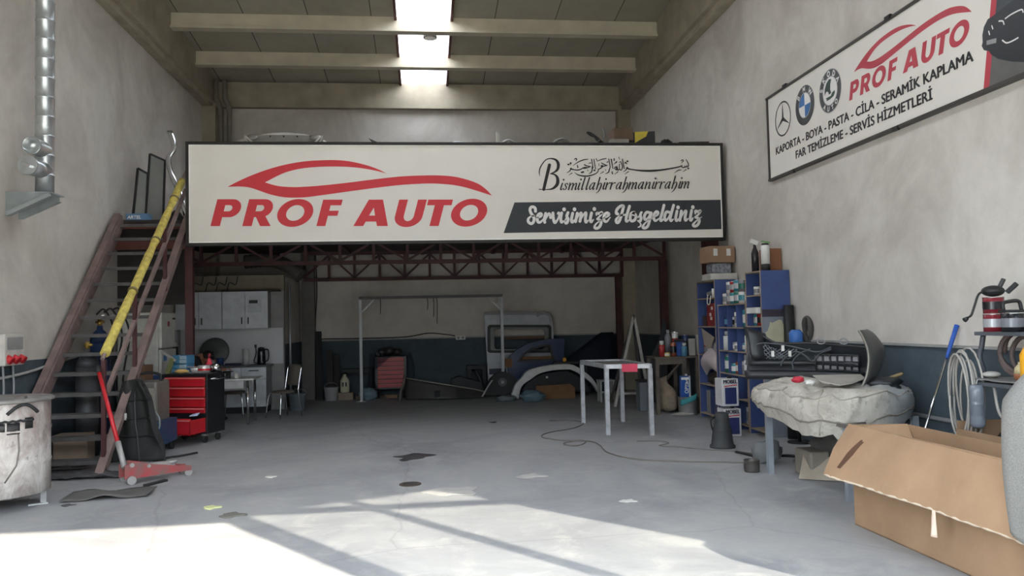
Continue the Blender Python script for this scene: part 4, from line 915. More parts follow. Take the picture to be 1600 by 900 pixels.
# person sitting behind the chest, bent over the table
def skin_mesh(name, verts, edges, m, parent, root=0, sub=2):
    me = bpy.data.meshes.new(name); me.from_pydata([v[0] for v in verts], edges, []); me.materials.append(m)
    o = bpy.data.objects.new(name, me); COL.objects.link(o)
    s = o.modifiers.new('skin', 'SKIN'); s.use_smooth_shade = True
    for i, v in enumerate(verts):
        r = v[1]; me.skin_vertices[0].data[i].radius = r if isinstance(r, tuple) else (r, r)
    me.skin_vertices[0].data[root].use_root = True
    sb = o.modifiers.new('sub', 'SUBSURF'); sb.levels = sub; sb.render_levels = sub
    if parent: o.parent = parent
    return o
FP = V((-4.10, 14.35, 0))
pt = thing('person', 'person in a black top bent over the table behind the tool chest', 'person', FP, 0)
SKN = mat('skin', (160,112,90), .55, 0, .06)
def limb(*a): return list(a)
pv = [((.0,0,.56),(.16,.13)), ((.06,0,.72),(.15,.12)), ((.16,0,.90),(.17,.13)), ((.26,0,1.02),(.15,.11)), ((.33,-.02,1.05),(.055,.055)), ((.40,-.04,1.02),(.085,.075)), ((.46,-.06,.95),(.075,.065)),
      ((.24,-.19,1.0),.06), ((.33,-.27,.83),.045), ((.52,-.22,.82),.036), ((.6,-.2,.815),.03),
      ((.24,.19,1.0),.06), ((.34,.26,.83),.045), ((.54,.18,.82),.036), ((.62,.14,.815),.03),
      ((.06,-.1,.53),.09), ((.42,-.16,.50),.07), ((.44,-.16,.1),.05), ((.56,-.17,.04),.04),
      ((.06,.1,.53),.09), ((.42,.16,.50),.07), ((.44,.16,.1),.05), ((.56,.17,.04),.04)]
pe = [(0,1),(1,2),(2,3),(3,4),(4,5),(5,6),(3,7),(7,8),(8,9),(9,10),(3,11),(11,12),(12,13),(13,14),(0,15),(15,16),(16,17),(17,18),(0,19),(19,20),(20,21),(21,22)]
for hx, hy, hz, sgn in ((.6,-.2,.815,1),(.62,.14,.815,-1)):
    base = 10 if sgn > 0 else 14
    for k, (dy_, ln) in enumerate(((-.03,.07),(-.01,.085),(.01,.08),(.028,.062))):
        i0 = len(pv); pv.append(((hx+.045, hy+dy_, hz), .010)); pv.append(((hx+.045+ln*.6, hy+dy_*1.15, hz+.008), .009)); pv.append(((hx+.045+ln, hy+dy_*1.2, hz-.012), .008)); pe += [(base,i0),(i0,i0+1),(i0+1,i0+2)]
    i0 = len(pv); pv.append(((hx+.02, hy+.04*sgn, hz), .012)); pv.append(((hx+.06, hy+.06*sgn, hz-.005), .009)); pe += [(base,i0),(i0,i0+1)]
lift = lambda p: (p[0], p[1], p[2]+.09*max(0,min(1,(p[2]-.56)/.3)))
pv = [(lift(p), r) for p, r in pv]
body = skin_mesh('body', pv, pe, SKN, pt)
sv = [((0,0,.58),(.185,.16)), ((.06,0,.72),(.175,.145)), ((.16,0,.90),(.195,.155)), ((.25,0,1.01),(.17,.13)), ((.30,-.01,1.045),(.08,.08)), ((.24,-.2,1.0),.078), ((.325,-.265,.85),.064), ((.36,-.26,.835),.06), ((.24,.2,1.0),.078), ((.33,.26,.85),.064), ((.37,.25,.835),.06)]
skin_mesh('shirt', [(lift(p), r) for p, r in sv], [(0,1),(1,2),(2,3),(3,4),(3,5),(5,6),(6,7),(3,8),(8,9),(9,10)], mat('black shirt', (28,29,32), .85), pt)
tv = [((0,0,.56),(.185,.14)), ((.06,-.1,.53),.115), ((.42,-.16,.50),.09), ((.44,-.16,.14),.075), ((.06,.1,.53),.115), ((.42,.16,.50),.09), ((.44,.16,.14),.075)]
skin_mesh('trousers', tv, [(0,1),(1,2),(2,3),(0,4),(4,5),(5,6)], mat('dark jeans', (44,50,64), .85), pt)
for s in (-1, 1):
    b = MB(); b.ell((.54,.165*s,.045), (.14,.05,.045)); b.build('shoe', BLACK, pt, world=False)
b = MB(); b.ell((.405,-.04,1.15), (.105,.09,.085), 18, 12, Matrix.Rotation(.5, 3, 'Y'), lambda p: p*(1+.05*noise.noise(p*4))); b.build('hair', mat('black hair', (24,22,22), .7), pt, world=False)
for s in (-1, 1): MB().ell((.42,-.045+.085*s,1.08), (.018,.01,.03)).build('ear', SKN, pt, world=False)
MB().ell((.52,-.075,1.055), (.02,.016,.02)).build('nose', SKN, pt, world=False)
for s in (-1, 1): MB().ell((.505,-.07+.032*s,1.082), (.008,.012,.007)).build('eye', BLACK, pt, world=False)
MB().ell((.505,-.075,1.005), (.012,.026,.006)).build('mouth', mat('lips', (132,80,72), .5), pt, world=False)

# behind the kitchen corner: conduit, cable, vent hose
tag(MB().cyl((-2.69,16.6,.02),(-2.69,16.6,2.5),.02,k=10).cyl((-2.69,16.66,.02),(-2.69,16.66,2.5),.02,k=10).build('conduit_pair', mat('light conduit', (176,180,184), .3, .5)), 'pair of pale vertical conduits at the kitchen corner', 'conduit')
tag(MB().tube(spline([(-2.38,18.24,3.2),(-2.36,18.24,2.4),(-2.40,18.25,1.7),(-2.37,18.26,1.36),(-2.1,18.26,1.325),(-.5,18.26,1.325),(.1,18.27,1.40),(.5,18.27,1.36),(.7,18.27,1.33)], 8), .012, 6).build('wall_cable', BLACK), 'black cable falling down the back wall and along the dado', 'cable')
t = thing('wall_socket', 'small white double socket on the back wall dado', 'socket', (.85, 18.27, 1.25)); MB().bb(.72,.94,18.26,18.3,1.235,1.33).build('plate', WHITE, t, .006)
for x in (.78,.88): MB().cyl((x,18.262,1.28),(x,18.255,1.28),.03,k=14).build('outlet', GREY, t)
t = thing('ventilation_hose', 'fat grey duct hanging under the mezzanine at the kitchen corner', 'duct', (-2.9, 16.9, 2.6))
pth = spline([V((-3.6,16.7,2.95)),V((-3.1,16.75,2.98)),V((-2.75,16.8,2.86)),V((-2.5,16.85,2.66))], 12)
MB().tube(pth, [.13+.012*(i % 2) for i in range(len(pth))], 16).build('hose', mat('grey duct hose', (84,80,76), .7), t); b = MB(); b.tube([pth[-2], pth[-1]+V((.03,0,-.03))], .15, 16); b.build('collar', mat('duct collar', (70,68,66), .6), t)
# ================================================================== back of the hall
PF = mat('grey frame tube', (150,152,154), .45, .4)
t = thing('portal_frame', 'tall grey tube frame like a goal standing before the back wall', 'frame', (.15, 17.3, 0))
gx0, gx1 = at(564,540,17.3).x, at(785,540,17.3).x; gz = at(670,466,17.3).z
for x in (gx0, gx1): MB().bb(x-.03,x+.03,17.27,17.33,.01,gz).bb(x-.1,x+.1,17.2,17.4,0,.012).build('upright', PF, t)
MB().bb(gx0-.03,gx1+.03,17.27,17.33,gz,gz+.06).build('crossbar', mat('dark frame tube', (74,74,74), .5, .3), t)
for x, s in ((gx0,1),(gx1,-1)): MB().bar((x+.02*s,17.3,gz-.28),(x+.3*s,17.3,gz),.035,.035).build('corner_brace', PF, t)
for k, x in enumerate((.42, 1.42, 1.55, 1.62)):
    tag(MB().tube([V((gx0+x,17.26,gz)),V((gx0+x+.01,17.25,gz-.1)),V((gx0+x,17.26,gz-(.32,.25,.4,.55)[k]))], .008, 6).build('hanging_wire', BLACK), 'short black wire hanging from the tube frame, %s from the left' % ('first','second','third','fourth')[k], 'wire', 'wires on the tube frame')
# boards leaning at the corner, bottles and bucket
for k, (x, h, c) in enumerate(((-2.28,1.5,(40,40,42)),(-2.05,1.1,(52,48,46)),(-1.9,.98,(44,42,42)))):
    tag(MB().hexa([(x-.07,17.85,0),(x+.07,17.85,0),(x+.07,17.9,0),(x-.07,17.9,0),(x-.09,18.05,h),(x+.03,18.05,h),(x+.03,18.09,h),(x-.09,18.09,h)]).build('leaning_board', mat('dark board %d' % k, c, .8)),
        ('tall black board leaning at the pillar on the back wall','dark brown board leaning next to the tall black one','short dark board leaning nearest to the white jug')[k], 'board', 'boards by the back pillar')
p = V((-1.43-.32,17.75,0))
t = thing('oil_jug', 'yellowish white oil jug standing on a brick at the back wall', 'jug', p+V((0.02,0,.16)))
q = p+V((.02,.05,.161)); MB().lathe([(.09,0),(.1,.02),(.1,.26),(.05,.34),(.035,.36),(.035,.40)], q, 20).build('body', mat('cream plastic', (206,204,176), .5), t)
MB().lathe([(.04,.395),(.04,.44),(.01,.445)], q, 14).build('cap', BLACK, t)
for s in (-.03,.035): MB().box(q+V((s,-.1,.18)), (.035,.008,.09)).build('label_mark', BLACK, t)
tag(MB().bb(p.x-.12,p.x+.2,17.7,17.95,0,.16).build('brick_block', mat('pale brick', (140,128,112), .9), None, .01), 'pale block under the white oil jug', 'block')
t = thing('white_bucket', 'small white paint bucket on the floor left of the oil jug', 'bucket', p+V((-.26,-.05,0)))
MB().lathe([(.13,0),(.15,.26),(.155,.27),(.155,.29),(.14,.285)], p+V((-.26,-.05,.0)), 22).build('body', mat('dull white plastic', (176,178,180), .5), t); MB().tube([p+V((-.26+.155*math.cos(a),-.05-.155*math.sin(a)*.3,.27+.12*math.sin(a))) for a in [math.pi*k/10 for k in range(11)]], .006, 6).build('bail', GREY, t)
for k, (x0, x1, y) in enumerate(((-1.5,-.6,17.9),(-1.4,-.7,18.05))):
    tag(MB().bb(x0,x1,y-.06,y+.06,.0+.0*k,.07).build('wood_plank', WOOD), ('front','rear')[k]+' short wooden plank on the floor by the back wall', 'plank')
t = thing('grey_pail', 'grey plastic pail standing behind the chrome chair', 'pail', (-2.45,15.9,0)); MB().lathe([(.14,0),(.17,.3),(.175,.32),(.16,.315)], (-2.45,15.9,0), 22).build('body', mat('blue grey plastic', (110,120,128), .5), t); MB().tube([V((-2.45+.175*math.cos(a),15.9,.31+.1*math.sin(a))) for a in [math.pi*k/10 for k in range(11)]], .006, 6).build('bail', STEEL, t)
def low_table(x0, x1, y0, y1, h, lab):
    m = mat('black steel frame', (42,44,46), .6, .2); t = thing('low_table', lab, 'table', ((x0+x1)/2,(y0+y1)/2,0), 0, 'low tables at the back wall')
    MB().bb(x0,x1,y0,y1,h-.09,h).build('tabletop', m, t, .006)
    for x in (x0+.05,x1-.05):
        for y in (y0+.05,y1-.05): MB().bb(x-.04,x+.04,y-.04,y+.04,0,h-.09).build('leg', m, t)
low_table(-1.80,-1.14,17.85,18.25,.66,'low black table at the back wall left of the red chest'); low_table(.95,1.38,17.95,18.27,.66,'low black table at the back wall beside the white van panel')
# second tool chest in plastic film
c = V((-.72,18.0,0)); t = thing('tool_chest', 'red tool chest half wrapped in plastic film at the back wall', 'tool chest', c)
MB().bb(c.x-.36,c.x+.33,17.8,18.22,.2,.92).build('cabinet', CB, t, .006)
for k in range(7):
    z = .24+.095*k; dn = MB().bb(c.x-.30,c.x+.27,17.785,17.81,z,z+.082).build('drawer', mat('dull red', (168,40,46), .4), t, .004); MB().bb(c.x-.30,c.x+.27,17.765,17.785,z+.064,z+.074).build('pull', mat('dull pull red', (184,92,92), .35), dn)
for x in (-.28,.25):
    for y in (17.87,18.13): MB().cyl((c.x+x-.02,y,.08),(c.x+x+.02,y,.08),.08,k=16).bb(c.x+x-.03,c.x+x+.03,y-.03,y+.03,.13,.2).build('wheel', DARK, t)
FILM = glass_sheet('cloudy film', (206,218,230), .78)
def film(u, v):
    w = .10+.30*max(0, 1-v*2.2)**1.5+.34*max(0, (v-.62)/.38)
    return V((c.x-.47-.12*(1-v)**2+w*u*1.25, 17.72-.10*(1-v)**2+.03*noise.noise(V((u*6,v*6,2))), .02+.97*v))
MB().sheet(film, 14, 18).build('plastic_film', FILM, t)
MB().sheet(lambda u, v: V((c.x+.36+.1*math.sin(v*3)+.05*u, 17.74+.4*u, .1+.88*v)), 6, 10).build('plastic_film', FILM, t)
for k, (x, r, col) in enumerate(((-.2,.11,(30,30,32)),(-.05,.13,(38,38,40)),(.13,.1,(44,36,34)),(-.28,.07,(140,140,140)))):
    tag(MB().ell((c.x+x,17.98,.92+r*.8), (r,r*.9,r*.8), fn=lambda p: p*(1+.3*noise.noise(p*2+V((k,0,0))))).build('machine_part', mat('oily part %d' % k, col, .4)), ('black lump of gear','largest black gear','brown part','small grey part')[k]+' lying on the film-wrapped tool chest', 'machine part', 'parts on the red chest')
tag(MB().ell((-1.22,17.55,.13), (.2,.14,.13), 18, 12, None, lambda p: p*(1+.4*noise.noise(p*3))).build('film_bundle', mat('bundled film', (110,132,144), .3)), 'crumpled bundle of clear film on the floor by the tube frame', 'film')
# long bumper beam lying on the floor
m = mat('dark bumper', (60,58,58), .5); t = thing('car_bumper', 'dark car bumper lying on the floor at the back of the hall', 'car part', (.5,17.3,0))
def bump(u, v):
    x = -.42+1.72*u; h = .36*(1-u)**.8+.09
    return V((x, 17.2-.22*math.sin(math.pi*min(1,u*1.1))+.12*v, .02+h*v))
MB().sheet(bump, 20, 6, .03).build('shell', m, t)
MB().tube([bump(k/20,1)+V((0,-.01,0)) for k in range(21)], .014, 6).build('bright_edge', mat('pale edge', (150,146,136), .4), t)
MB().tube(spline([(-.42,17.2,.52),(-.44,17.1,.36),(-.5,17.02,.2),(-.52,16.95,0)], 5), .03, 8).build('end_bracket', DIRTY, t)
for x in (.2,.7): MB().bb(x,x+.12,17.0,17.06,.02,.2).build('mount', DARK, t)
def scrap(name, p, r, m, lab, cat='car part', seed=0):
    return tag(MB().ell(p, r, 18, 12, None, lambda q: q*(1+.45*noise.noise(q*2+V((seed,seed,0))))).build(name, m), lab, cat)
def path_sheet(pts, d, t=.02, n=6):
    P = spline(pts, n); L = len(P)-1
    return MB().sheet(lambda u, v: P[int(round(u*L))]+V(d)*v, L, 2, t)
tag(MB().prism([(.55,17.6,.02),(1.3,17.6,.02),(1.25,17.6,.3),(.75,17.6,.46),(.58,17.6,.4)], (0,.14,0)).build('black_tray', mat('matt black part', (34,35,38), .6), None, .02), 'matt black car panel leaning behind the long bumper', 'car part')
tag(MB().tube(spline([(1.12,17.85,.55),(1.18,17.82,.45),(1.28,17.8,.2),(1.34,17.8,.04)], 6), .04, 8).build('curved_arm', BLACK), 'black curved arm standing up behind the bumper', 'car part')
# van side panel and doors
VW = mat('van white', (176,182,188), .4); Yv = 18.05
def vp(px, py, Y=Yv): return at(px, py, Y)
def pm(Y): return plane_M((0,Y,0),(1,0,0),(0,0,1))
def panel(name, outer, holes, Y, th, m, parent, n=1):
    """panel with holes: outline as seen, given a real thickness"""
    cu = bpy.data.curves.new(name, 'CURVE'); cu.dimensions = '2D'; cu.fill_mode = 'BOTH'; cu.extrude = th/2; cu.bevel_depth = .006
    for pts in [outer]+holes:
        sp = cu.splines.new('POLY'); q = [vp(*p, Y) for p in pts]; sp.points.add(len(q)-1)
        for a, b in zip(sp.points, q): a.co = (b.x, b.z, 0, 1)
        sp.use_cyclic_u = True
    return curve_mesh(name, cu, m, pm(Y), parent)
def rr(x0, y0, x1, y1, r=6):
    return arc(x0+r,y0+r,r,r,180,270,4)+arc(x1-r,y0+r,r,r,270,360,4)+arc(x1-r,y1-r,r,r,0,90,4)+arc(x0+r,y1-r,r,r,90,180,4)
t = thing('van_side_panel', 'white van side panel with a window opening leaning on the back wall', 'car part', (2.05,Yv,0))
panel('skin', [(757,493),(764,489.5),(850,490),(858,494),(863,505),(866,560),(866,614),(764,612)], [rr(771,513,852,547,5)], Yv, .08, VW, t)
panel('window_seal', rr(762,508,861,551,4), [rr(765.5,511,857.5,548,4)], Yv-.05, .02, BLACK, t)
panel('inner_frame', rr(766,512,857,548,4), [rr(772,514,851,546,5)], Yv-.04, .03, mat('van grey', (120,122,122), .5), t)
P0, P1 = vp(757,490,Yv-.06), vp(850,490,Yv-.06); MB().bar(P0,P1,.09,.06).build('roof_rail', mat('van rail', (134,138,142), .4), t)
MB().tube(spline([vp(838,494,Yv-.1),vp(846,489,Yv-.1),vp(858,492,Yv-.1),vp(861,503,Yv-.1)], 6), .03, 8).build('torn_corner', mat('torn metal', (170,172,172), .4), t)
MB().bb(vp(764,577).x,vp(790,577).x,Yv-.07,Yv-.05,vp(764,585).z,vp(764,576).z).build('dark_stripe', mat('navy trim', (36,46,64), .5), t)
Yd = 17.45
t = thing('blue_car_door', 'dark blue car door with arched window frame leaning on the white van panel', 'car door', (2.3,Yd,0))
bl = mat('car blue', (12,38,78), .3)
panel('skin', [(793,566),(797,556),(808,546),(825,537),(845,532),(862,530),(882,529),(880,560),(878,612),(800,612),(795,590)], [[(812,563),(818,555),(832,546),(848,541),(858,540),(864,561)]], Yd, .09, bl, t)
panel('inner_frame', [(809,565),(816,554),(831,544),(848,539),(860,538),(867,563)], [[(812,563),(818,555),(832,546),(848,541),(858,540),(864,561)]], Yd-.055, .02, BLACK, t)
MB().bb(vp(842,575,Yd).x,vp(858,575,Yd).x,Yd-.09,Yd-.05,vp(842,577,Yd).z,vp(842,573,Yd).z).build('door_handle', bl, t, .006)
for k, (a, Y, lab) in enumerate((((789,525.5,851,530),17.985,'narrow brown card strip across the van window'), ((808,556,867,566.5),17.55,'brown card strip behind the blue door window'), ((789,560,800,574),17.35,'small brown card piece left of the blue door'))):
    p0, p1 = vp(a[0],a[3],Y), vp(a[2],a[1],Y)
    tag(MB().bb(p0.x,p1.x,Y-.015,Y+.015,p0.z,p1.z).build('card_strip', mat('brown card', (116,86,60), .85)), lab, 'cardboard', 'card strips among the car parts')
# wheel arch liner and white fender
Ya = 16.95
t = thing('wheel_arch_liner', 'black wheel arch liner with hub, standing left of the white fender', 'car part', (1.75,Ya,0))
cl = vp(787,617,Ya); R0 = (vp(815,617,Ya).x-cl.x)
MB().prism([(cl.x+R0*math.cos(a), Ya, max(.01,cl.z+R0*1.25*math.sin(a))) for a in [math.pi*k/20 for k in range(21)]], (0,.25,0)).build('shell', mat('liner black', (22,23,25), .6), t)
h = vp(785,597,Ya); MB().cyl((h.x,Ya-.03,h.z),(h.x,Ya+.02,h.z),.09,k=20).build('hub', mat('hub grey', (70,70,72), .5), t)
MB().cyl((h.x,Ya-.04,h.z),(h.x,Ya-.028,h.z),.035,k=14).build('hub_cap', GREY, t)
tag(path_sheet([vp(769,594,16.7),vp(762,604,16.65),vp(753,620,16.6)], (.03,.02,.0), .02).build('trim_strip', mat('pale strip', (178,182,184), .4)), 'narrow pale trim strip leaning on the wheel arch liner', 'car part')
Yf_ = 16.6
t = thing('white_fender', 'white car fender arching over dark clutter on the floor', 'car part', (2.4,Yf_,0))
fo = [(799,616),(806,600),(815,590),(823,580),(840,574),(860,570.5),(885,569),(896,571),(908,578),(922,589),(930,600),(934,611)]
fi = [(932,611),(926,601),(916,592),(905,584),(893,577.5),(884,576.5),(862,578),(842,583),(830,591),(818,599),(812,608),(809,622),(804,618)]
panel('arch', [(p.x,p.y) for p in spline([V((x,y,0)) for x, y in fo], 4)]+[(p.x,p.y) for p in spline([V((x,y,0)) for x, y in fi], 4)], [], Yf_, .16, mat('fender white', (186,188,186), .4), t)
panel('liner', [(815,610),(822,600),(832,592),(845,585),(884,579),(900,586),(914,598),(922,612)], [], Yf_+.16, .06, mat('liner black', (22,23,25), .6), t)
p = vp(856,590,Yf_); MB().box((p.x,Yf_+.12,p.z),(.045,.01,.04)).build('clip', WHITE, t)
tag(MB().prism([(vp(838,597,16.4).x,16.4,.005),(vp(898,597,16.4).x,16.4,.005),(vp(899,597,16.4).x,16.45,.22),(vp(892,597,16.4).x,16.45,.30),(vp(838,597,16.4).x,16.45,.28)], (0,.06,0)).build('card_piece', mat('brown card', (116,86,60), .85)), 'flat brown cardboard standing under the white fender', 'cardboard')
scrap('plastic_bag', V((vp(832,613,16.1).x,16.1,.10)), (.24,.14,.12), mat('blue grey film', (90,114,126), .35), 'crumpled blue-grey plastic bag under the white fender', 'bag', 3)
scrap('plastic_bag', V((vp(790,618,16.3).x,16.3,.05)), (.2,.1,.07), mat('grey film', (96,106,112), .4), 'flat grey plastic bag before the wheel arch liner', 'bag', 5)
Yh = 17.7
t = thing('dark_bonnet', 'dark car bonnet leaning on the back wall right of the van panel', 'car part', (3.7,Yh,0))
MB().sheet(lambda u, v: V((2.92+1.38*u, Yh-.25*math.sin(math.pi*u)*.4+.35*v-.1, .03+(.55+.75*min(1,u*1.3))*v)), 14, 8, .03).build('shell', mat('dark navy paint', (28,34,46), .3), t)
tag(MB().ell((vp(882,562,17.0).x,17.0,vp(882,562,17.0).z), (.045,.03,.045), 14, 8).build('amber_lamp', mat('amber plastic', (226,160,60), .3)), 'small amber lamp among the dark car parts', 'lamp') 
t = thing('dark_shelf', 'black parts stand holding the amber lamp by the blue door', 'stand', (3.1,17.0,0)); MB().bb(2.75,3.5,16.9,17.15,vp(882,562,17.0).z-.09,vp(882,562,17.0).z-.046).build('board', BLACK, t)
for x in (2.79,3.46): MB().bb(x-.02,x+.02,17.0,17.04,0,vp(882,562,17.0).z-.09).build('leg', BLACK, t)

# trestle, stool and canister behind the steel table
t = thing('a_frame_trestle', 'tall grey A-shaped trestle behind the steel table', 'trestle', (4.0,14.6,0))
Yt = 14.6; ap = at(990,491,Yt); l, r = at(961,640,Yt), at(1017,640,Yt)
for q, s in ((l,0),(r,0)): MB().bar((ap.x,Yt,ap.z),(q.x,Yt,.0),.05,.05,V((0,1,0))).build('leg', mat('pale grey paint', (168,166,160), .5), t)
for s in (.45,-.45): MB().bar((ap.x,Yt+.04,ap.z-.05),(ap.x+s*.7,Yt+.75,0),.045,.045,V((0,1,0))).build('rear_leg', mat('dark trestle leg', (84,82,80), .6), t)
f = .86; MB().bar((ap.x+(l.x-ap.x)*f,Yt,ap.z*(1-f)),(ap.x+(r.x-ap.x)*f,Yt,ap.z*(1-f)),.04,.04).build('crossbar', mat('pale grey paint', (168,166,160), .5), t)
t = thing('plastic_stool', 'small white plastic stool under the A-shaped trestle', 'stool', (3.55,15.6,0))
MB().bb(3.4,3.72,15.45,15.75,.40,.43).build('seat', mat('dull white', (150,152,152), .5), t, .01)
for x in (3.43,3.69):
    for y in (15.48,15.72): MB().bb(x-.02,x+.02,y-.02,y+.02,0,.40).build('leg', mat('dull white', (150,152,152), .5), t)
MB().bb(3.43,3.69,15.46,15.49,.18,.21).build('stretcher', mat('dull white', (150,152,152), .5), t)
t = thing('gray_canister', 'grey canister with dark lid on the floor behind the steel table', 'canister', (3.9,13.9,0))
MB().bb(3.74,3.98,13.75,14.0,0,.50).build('body', mat('grey canister', (104,110,118), .5), t, .012); MB().bb(3.73,3.99,13.74,14.01,.50,.54).build('lid', BLACK, t, .008)
t = thing('door_trim', 'tall dark car door trim leaning on the right wall by the column', 'car part', (4.5,14.9,0))
MB().prism([(4.2,14.9,.02),(4.62,14.9,.02),(4.62,14.9,1.2),(4.60,14.9,1.55),(4.55,14.9,1.62),(4.5,14.9,1.3),(4.38,14.9,1.05),(4.25,14.9,.8)], (.0,.05,0)).build('skin', mat('dark door trim', (52,54,58), .6), t, .01)

# steel table
TB = mat('galvanised tube', (176,178,182), .4, .35, .2, 12); TD = mat('grated top', (96,94,90), .6, .3, .3, 9)
c4 = [V((2.53,11.03,0)),V((3.11,10.87,0)),V((3.09,12.42,0)),V((2.46,12.42,0))]; H_ = .955
t = thing('steel_table', 'bare galvanised steel table frame in the middle of the floor', 'table', (2.8,11.7,0))
for q in c4: MB().bar(q,q+V((0,0,H_-.03)),.06,.06).build('leg', TB, t)
for i in range(4): MB().bar(c4[i]+V((0,0,H_-.0)),c4[(i+1)%4]+V((0,0,H_-.0)),.06,.06).build('rail', TB, t)
for k in range(1,6):
    f = k/6; MB().bar(c4[0].lerp(c4[3],f)+V((0,0,H_)),c4[1].lerp(c4[2],f)+V((0,0,H_)),.13,.025).build('slat', TD, t)
q0, q1 = c4[0].lerp(c4[1],.36), c4[0].lerp(c4[1],.72)
b = MB(); nrm = V((-.26,-.96,0)); b.bar(q0+V((-.01,-.035,H_-.02)),q1+V((-.01,-.035,H_-.02)),.012,.11); b.build('red_tape', mat('pinkish red cloth', (206,66,92), .7), t)

# things up on the mezzanine
def mz(px, py, Y): return at(px, py, Y)
Yq = 13.6
t = thing('car_hood', 'silver car bonnet showing its ribbed underside on the mezzanine', 'car part', (-1.9,Yq,PLAT))
SV = mat('silver underside', (206,204,196), .4, .3, .1, 8)
hl = [mz(366,229,Yq),mz(371,219,Yq),mz(392,213,Yq),mz(415,208,Yq),mz(440,206.5,Yq),mz(465,208,Yq),mz(490,213,Yq),mz(508,221,Yq),mz(522,231,Yq)]
tp = spline(hl, 4); n_ = len(tp)-1
MB().sheet(lambda u, v: V((lambda p: (p.x+(.1 if u<.5 else -.1)*(1-v)*(abs(u-.5)*2), p.y+.25*v-.1+.1*math.cos(math.pi*(u-.5)), PLAT+.03+(p.z-PLAT-.03)*v))(tp[int(round(u*n_))])), n_, 10, .03).build('skin', SV, t)
MB().tube([p+V((0,.12,-.01)) for p in tp], .035, 8).build('rim', mat('silver rim', (204,202,194), .35, .3), t)
b = MB(); cc = (tp[0].x+tp[-1].x)/2
for i in range(len(tp)-1): pass
MB().prism([V((cc-.72,Yq-.02,4.6)),V((cc+.70,Yq-.02,4.6)),V((cc+.56,Yq+.02,4.82)),V((cc-.56,Yq+.02,4.83))], (0,.02,0)).build('inner_brace', mat('brace grey', (140,138,130), .45, .3), t)
for s in (-1,1):
    for k in range(2): MB().bar((cc+s*.64,Yq-.05,4.80-.04*k),(cc+s*(.36+.12*k),Yq-.05,4.55),.05,.03).build('rib', mat('silver rim', (204,202,194), .35, .3), t)
    MB().ell((cc+s*.52,Yq-.03,4.77), (.1,.03,.05)).build('hinge_plate', mat('hinge metal', (160,158,150), .4, .5), t)
for k in range(5): p = V((cc-.45+.22*k,Yq+.0,4.795)); MB().cyl(p,p+V((0,-.01,0)),.014,k=10).build('hole', BLACK, t)
tag(MB().prism([mz(576,216,13.2),mz(590,222,13.2),mz(606,230,13.2),mz(612,240,13.2),V((mz(612,240,13.2).x,13.2,PLAT+.01)),V((mz(585,240,13.2).x,13.2,PLAT+.01)),mz(585,234,13.2),mz(583,224,13.2)], (0,.05,0)).build('pointed_fin', mat('dark fin', (70,72,74), .5)), 'dark pointed car part sticking up in the middle of the mezzanine', 'car part')
tag(path_sheet([mz(612,231,13.1),mz(622,228.5,13.1),mz(650,229,13.1),mz(690,231,13.1),mz(702,233,13.1)], (0,.1,-1.25), .03).build('car_trim', mat('pale teal grey', (140,148,146), .5)), 'long low grey panel right of the pointed part on the mezzanine', 'car part')
t = thing('silver_frame', 'silver car frame with two upright tabs on the mezzanine', 'car part', (1.0,13.3,PLAT))
pp = [mz(704,232,13.3),mz(706,224,13.3),mz(715,221,13.3),mz(735,225,13.3),mz(760,229,13.3),mz(785,222,13.3),mz(797,222,13.3),mz(806,229,13.3),mz(810,232,13.3)]
path_sheet(pp, (0,.04,-1.3), .04).build('frame', mat('silver grey', (208,212,210), .4, .3), t)
for px, py in ((734.5,217),(777.5,206)): p = mz(px,py,13.25); q = mz(px,230,13.25); MB().bar(p, q, .05, .03).build('tab', mat('pale tab', (196,194,184), .4), t)
MB().tube(spline([mz(785,224,13.2),mz(795,219,13.2),mz(806,224,13.2),mz(812,232,13.2)], 6), .025, 8).build('rod', SILV, t)
tag(MB().tube([V((mz(877,228,13.1).x+.19*math.cos(a)*(1+.15*math.sin(a*.37)), 13.1+.02*a/6+.05*math.sin(a*3), mz(877,228,13.1).z-.08+.18*math.sin(a)+.02*math.sin(a*1.7))) for a in [k*.3 for k in range(105)]], .014, 6).build('wire_coil', mat('grey wire', (132,130,124), .5)), 'coil of grey wire standing on the mezzanine edge', 'coil')
tag(path_sheet([mz(917,205,13.2),mz(926,208,13.2),mz(934,217,13.2),mz(941,231,13.2),V((mz(943,231,13.2).x,13.2,PLAT+.02))], (.1,.08,-.04), .04).build('bent_strip', mat('dark strip', (44,44,44), .5)), 'dark bent strip rising left of the mezzanine boxes', 'car part')
tag(MB().tube(spline([mz(942,200,13.4),mz(945,212,13.4),mz(942,231,13.4),V((mz(944,231,13.4).x,13.4,PLAT))], 6), .012, 6).build('thin_rod', GREY), 'thin rod standing between the dark strip and the boxes on the mezzanine', 'rod')
p = mz(877,228,13.1); tag(MB().bb(p.x-.25,p.x+.25,12.98,13.25,PLAT,p.z-.29).build('carton', mat('dull carton', (150,132,116), .85)), 'carton under the coil of grey wire at the mezzanine edge', 'carton')
bx = mz(950,231,13.3).x
tag(MB().bb(bx-.03,bx+.55,13.1,13.6,PLAT,4.47).build('cardboard_stack', mat('dull carton', (150,132,116), .85)), 'tall plain carton at the mezzanine edge carrying other boxes', 'carton')
tag(MB().bb(bx-.0,bx+.32,13.1,13.45,4.471,4.66).build('grey_box', mat('grey carton', (150,146,138), .8), None, .015), 'grey box at the front of the mezzanine pile', 'carton')
tag(MB().bb(bx+.09,bx+.42,13.2,13.6,4.662,4.87).build('brown_box', mat('brown carton', (104,86,70), .85)), 'brown carton stacked on the grey box on the mezzanine', 'carton')
t = thing('black_yellow_box', 'black box with a yellow corner on the mezzanine pile', 'carton', (bx+.55,13.25,4.5))
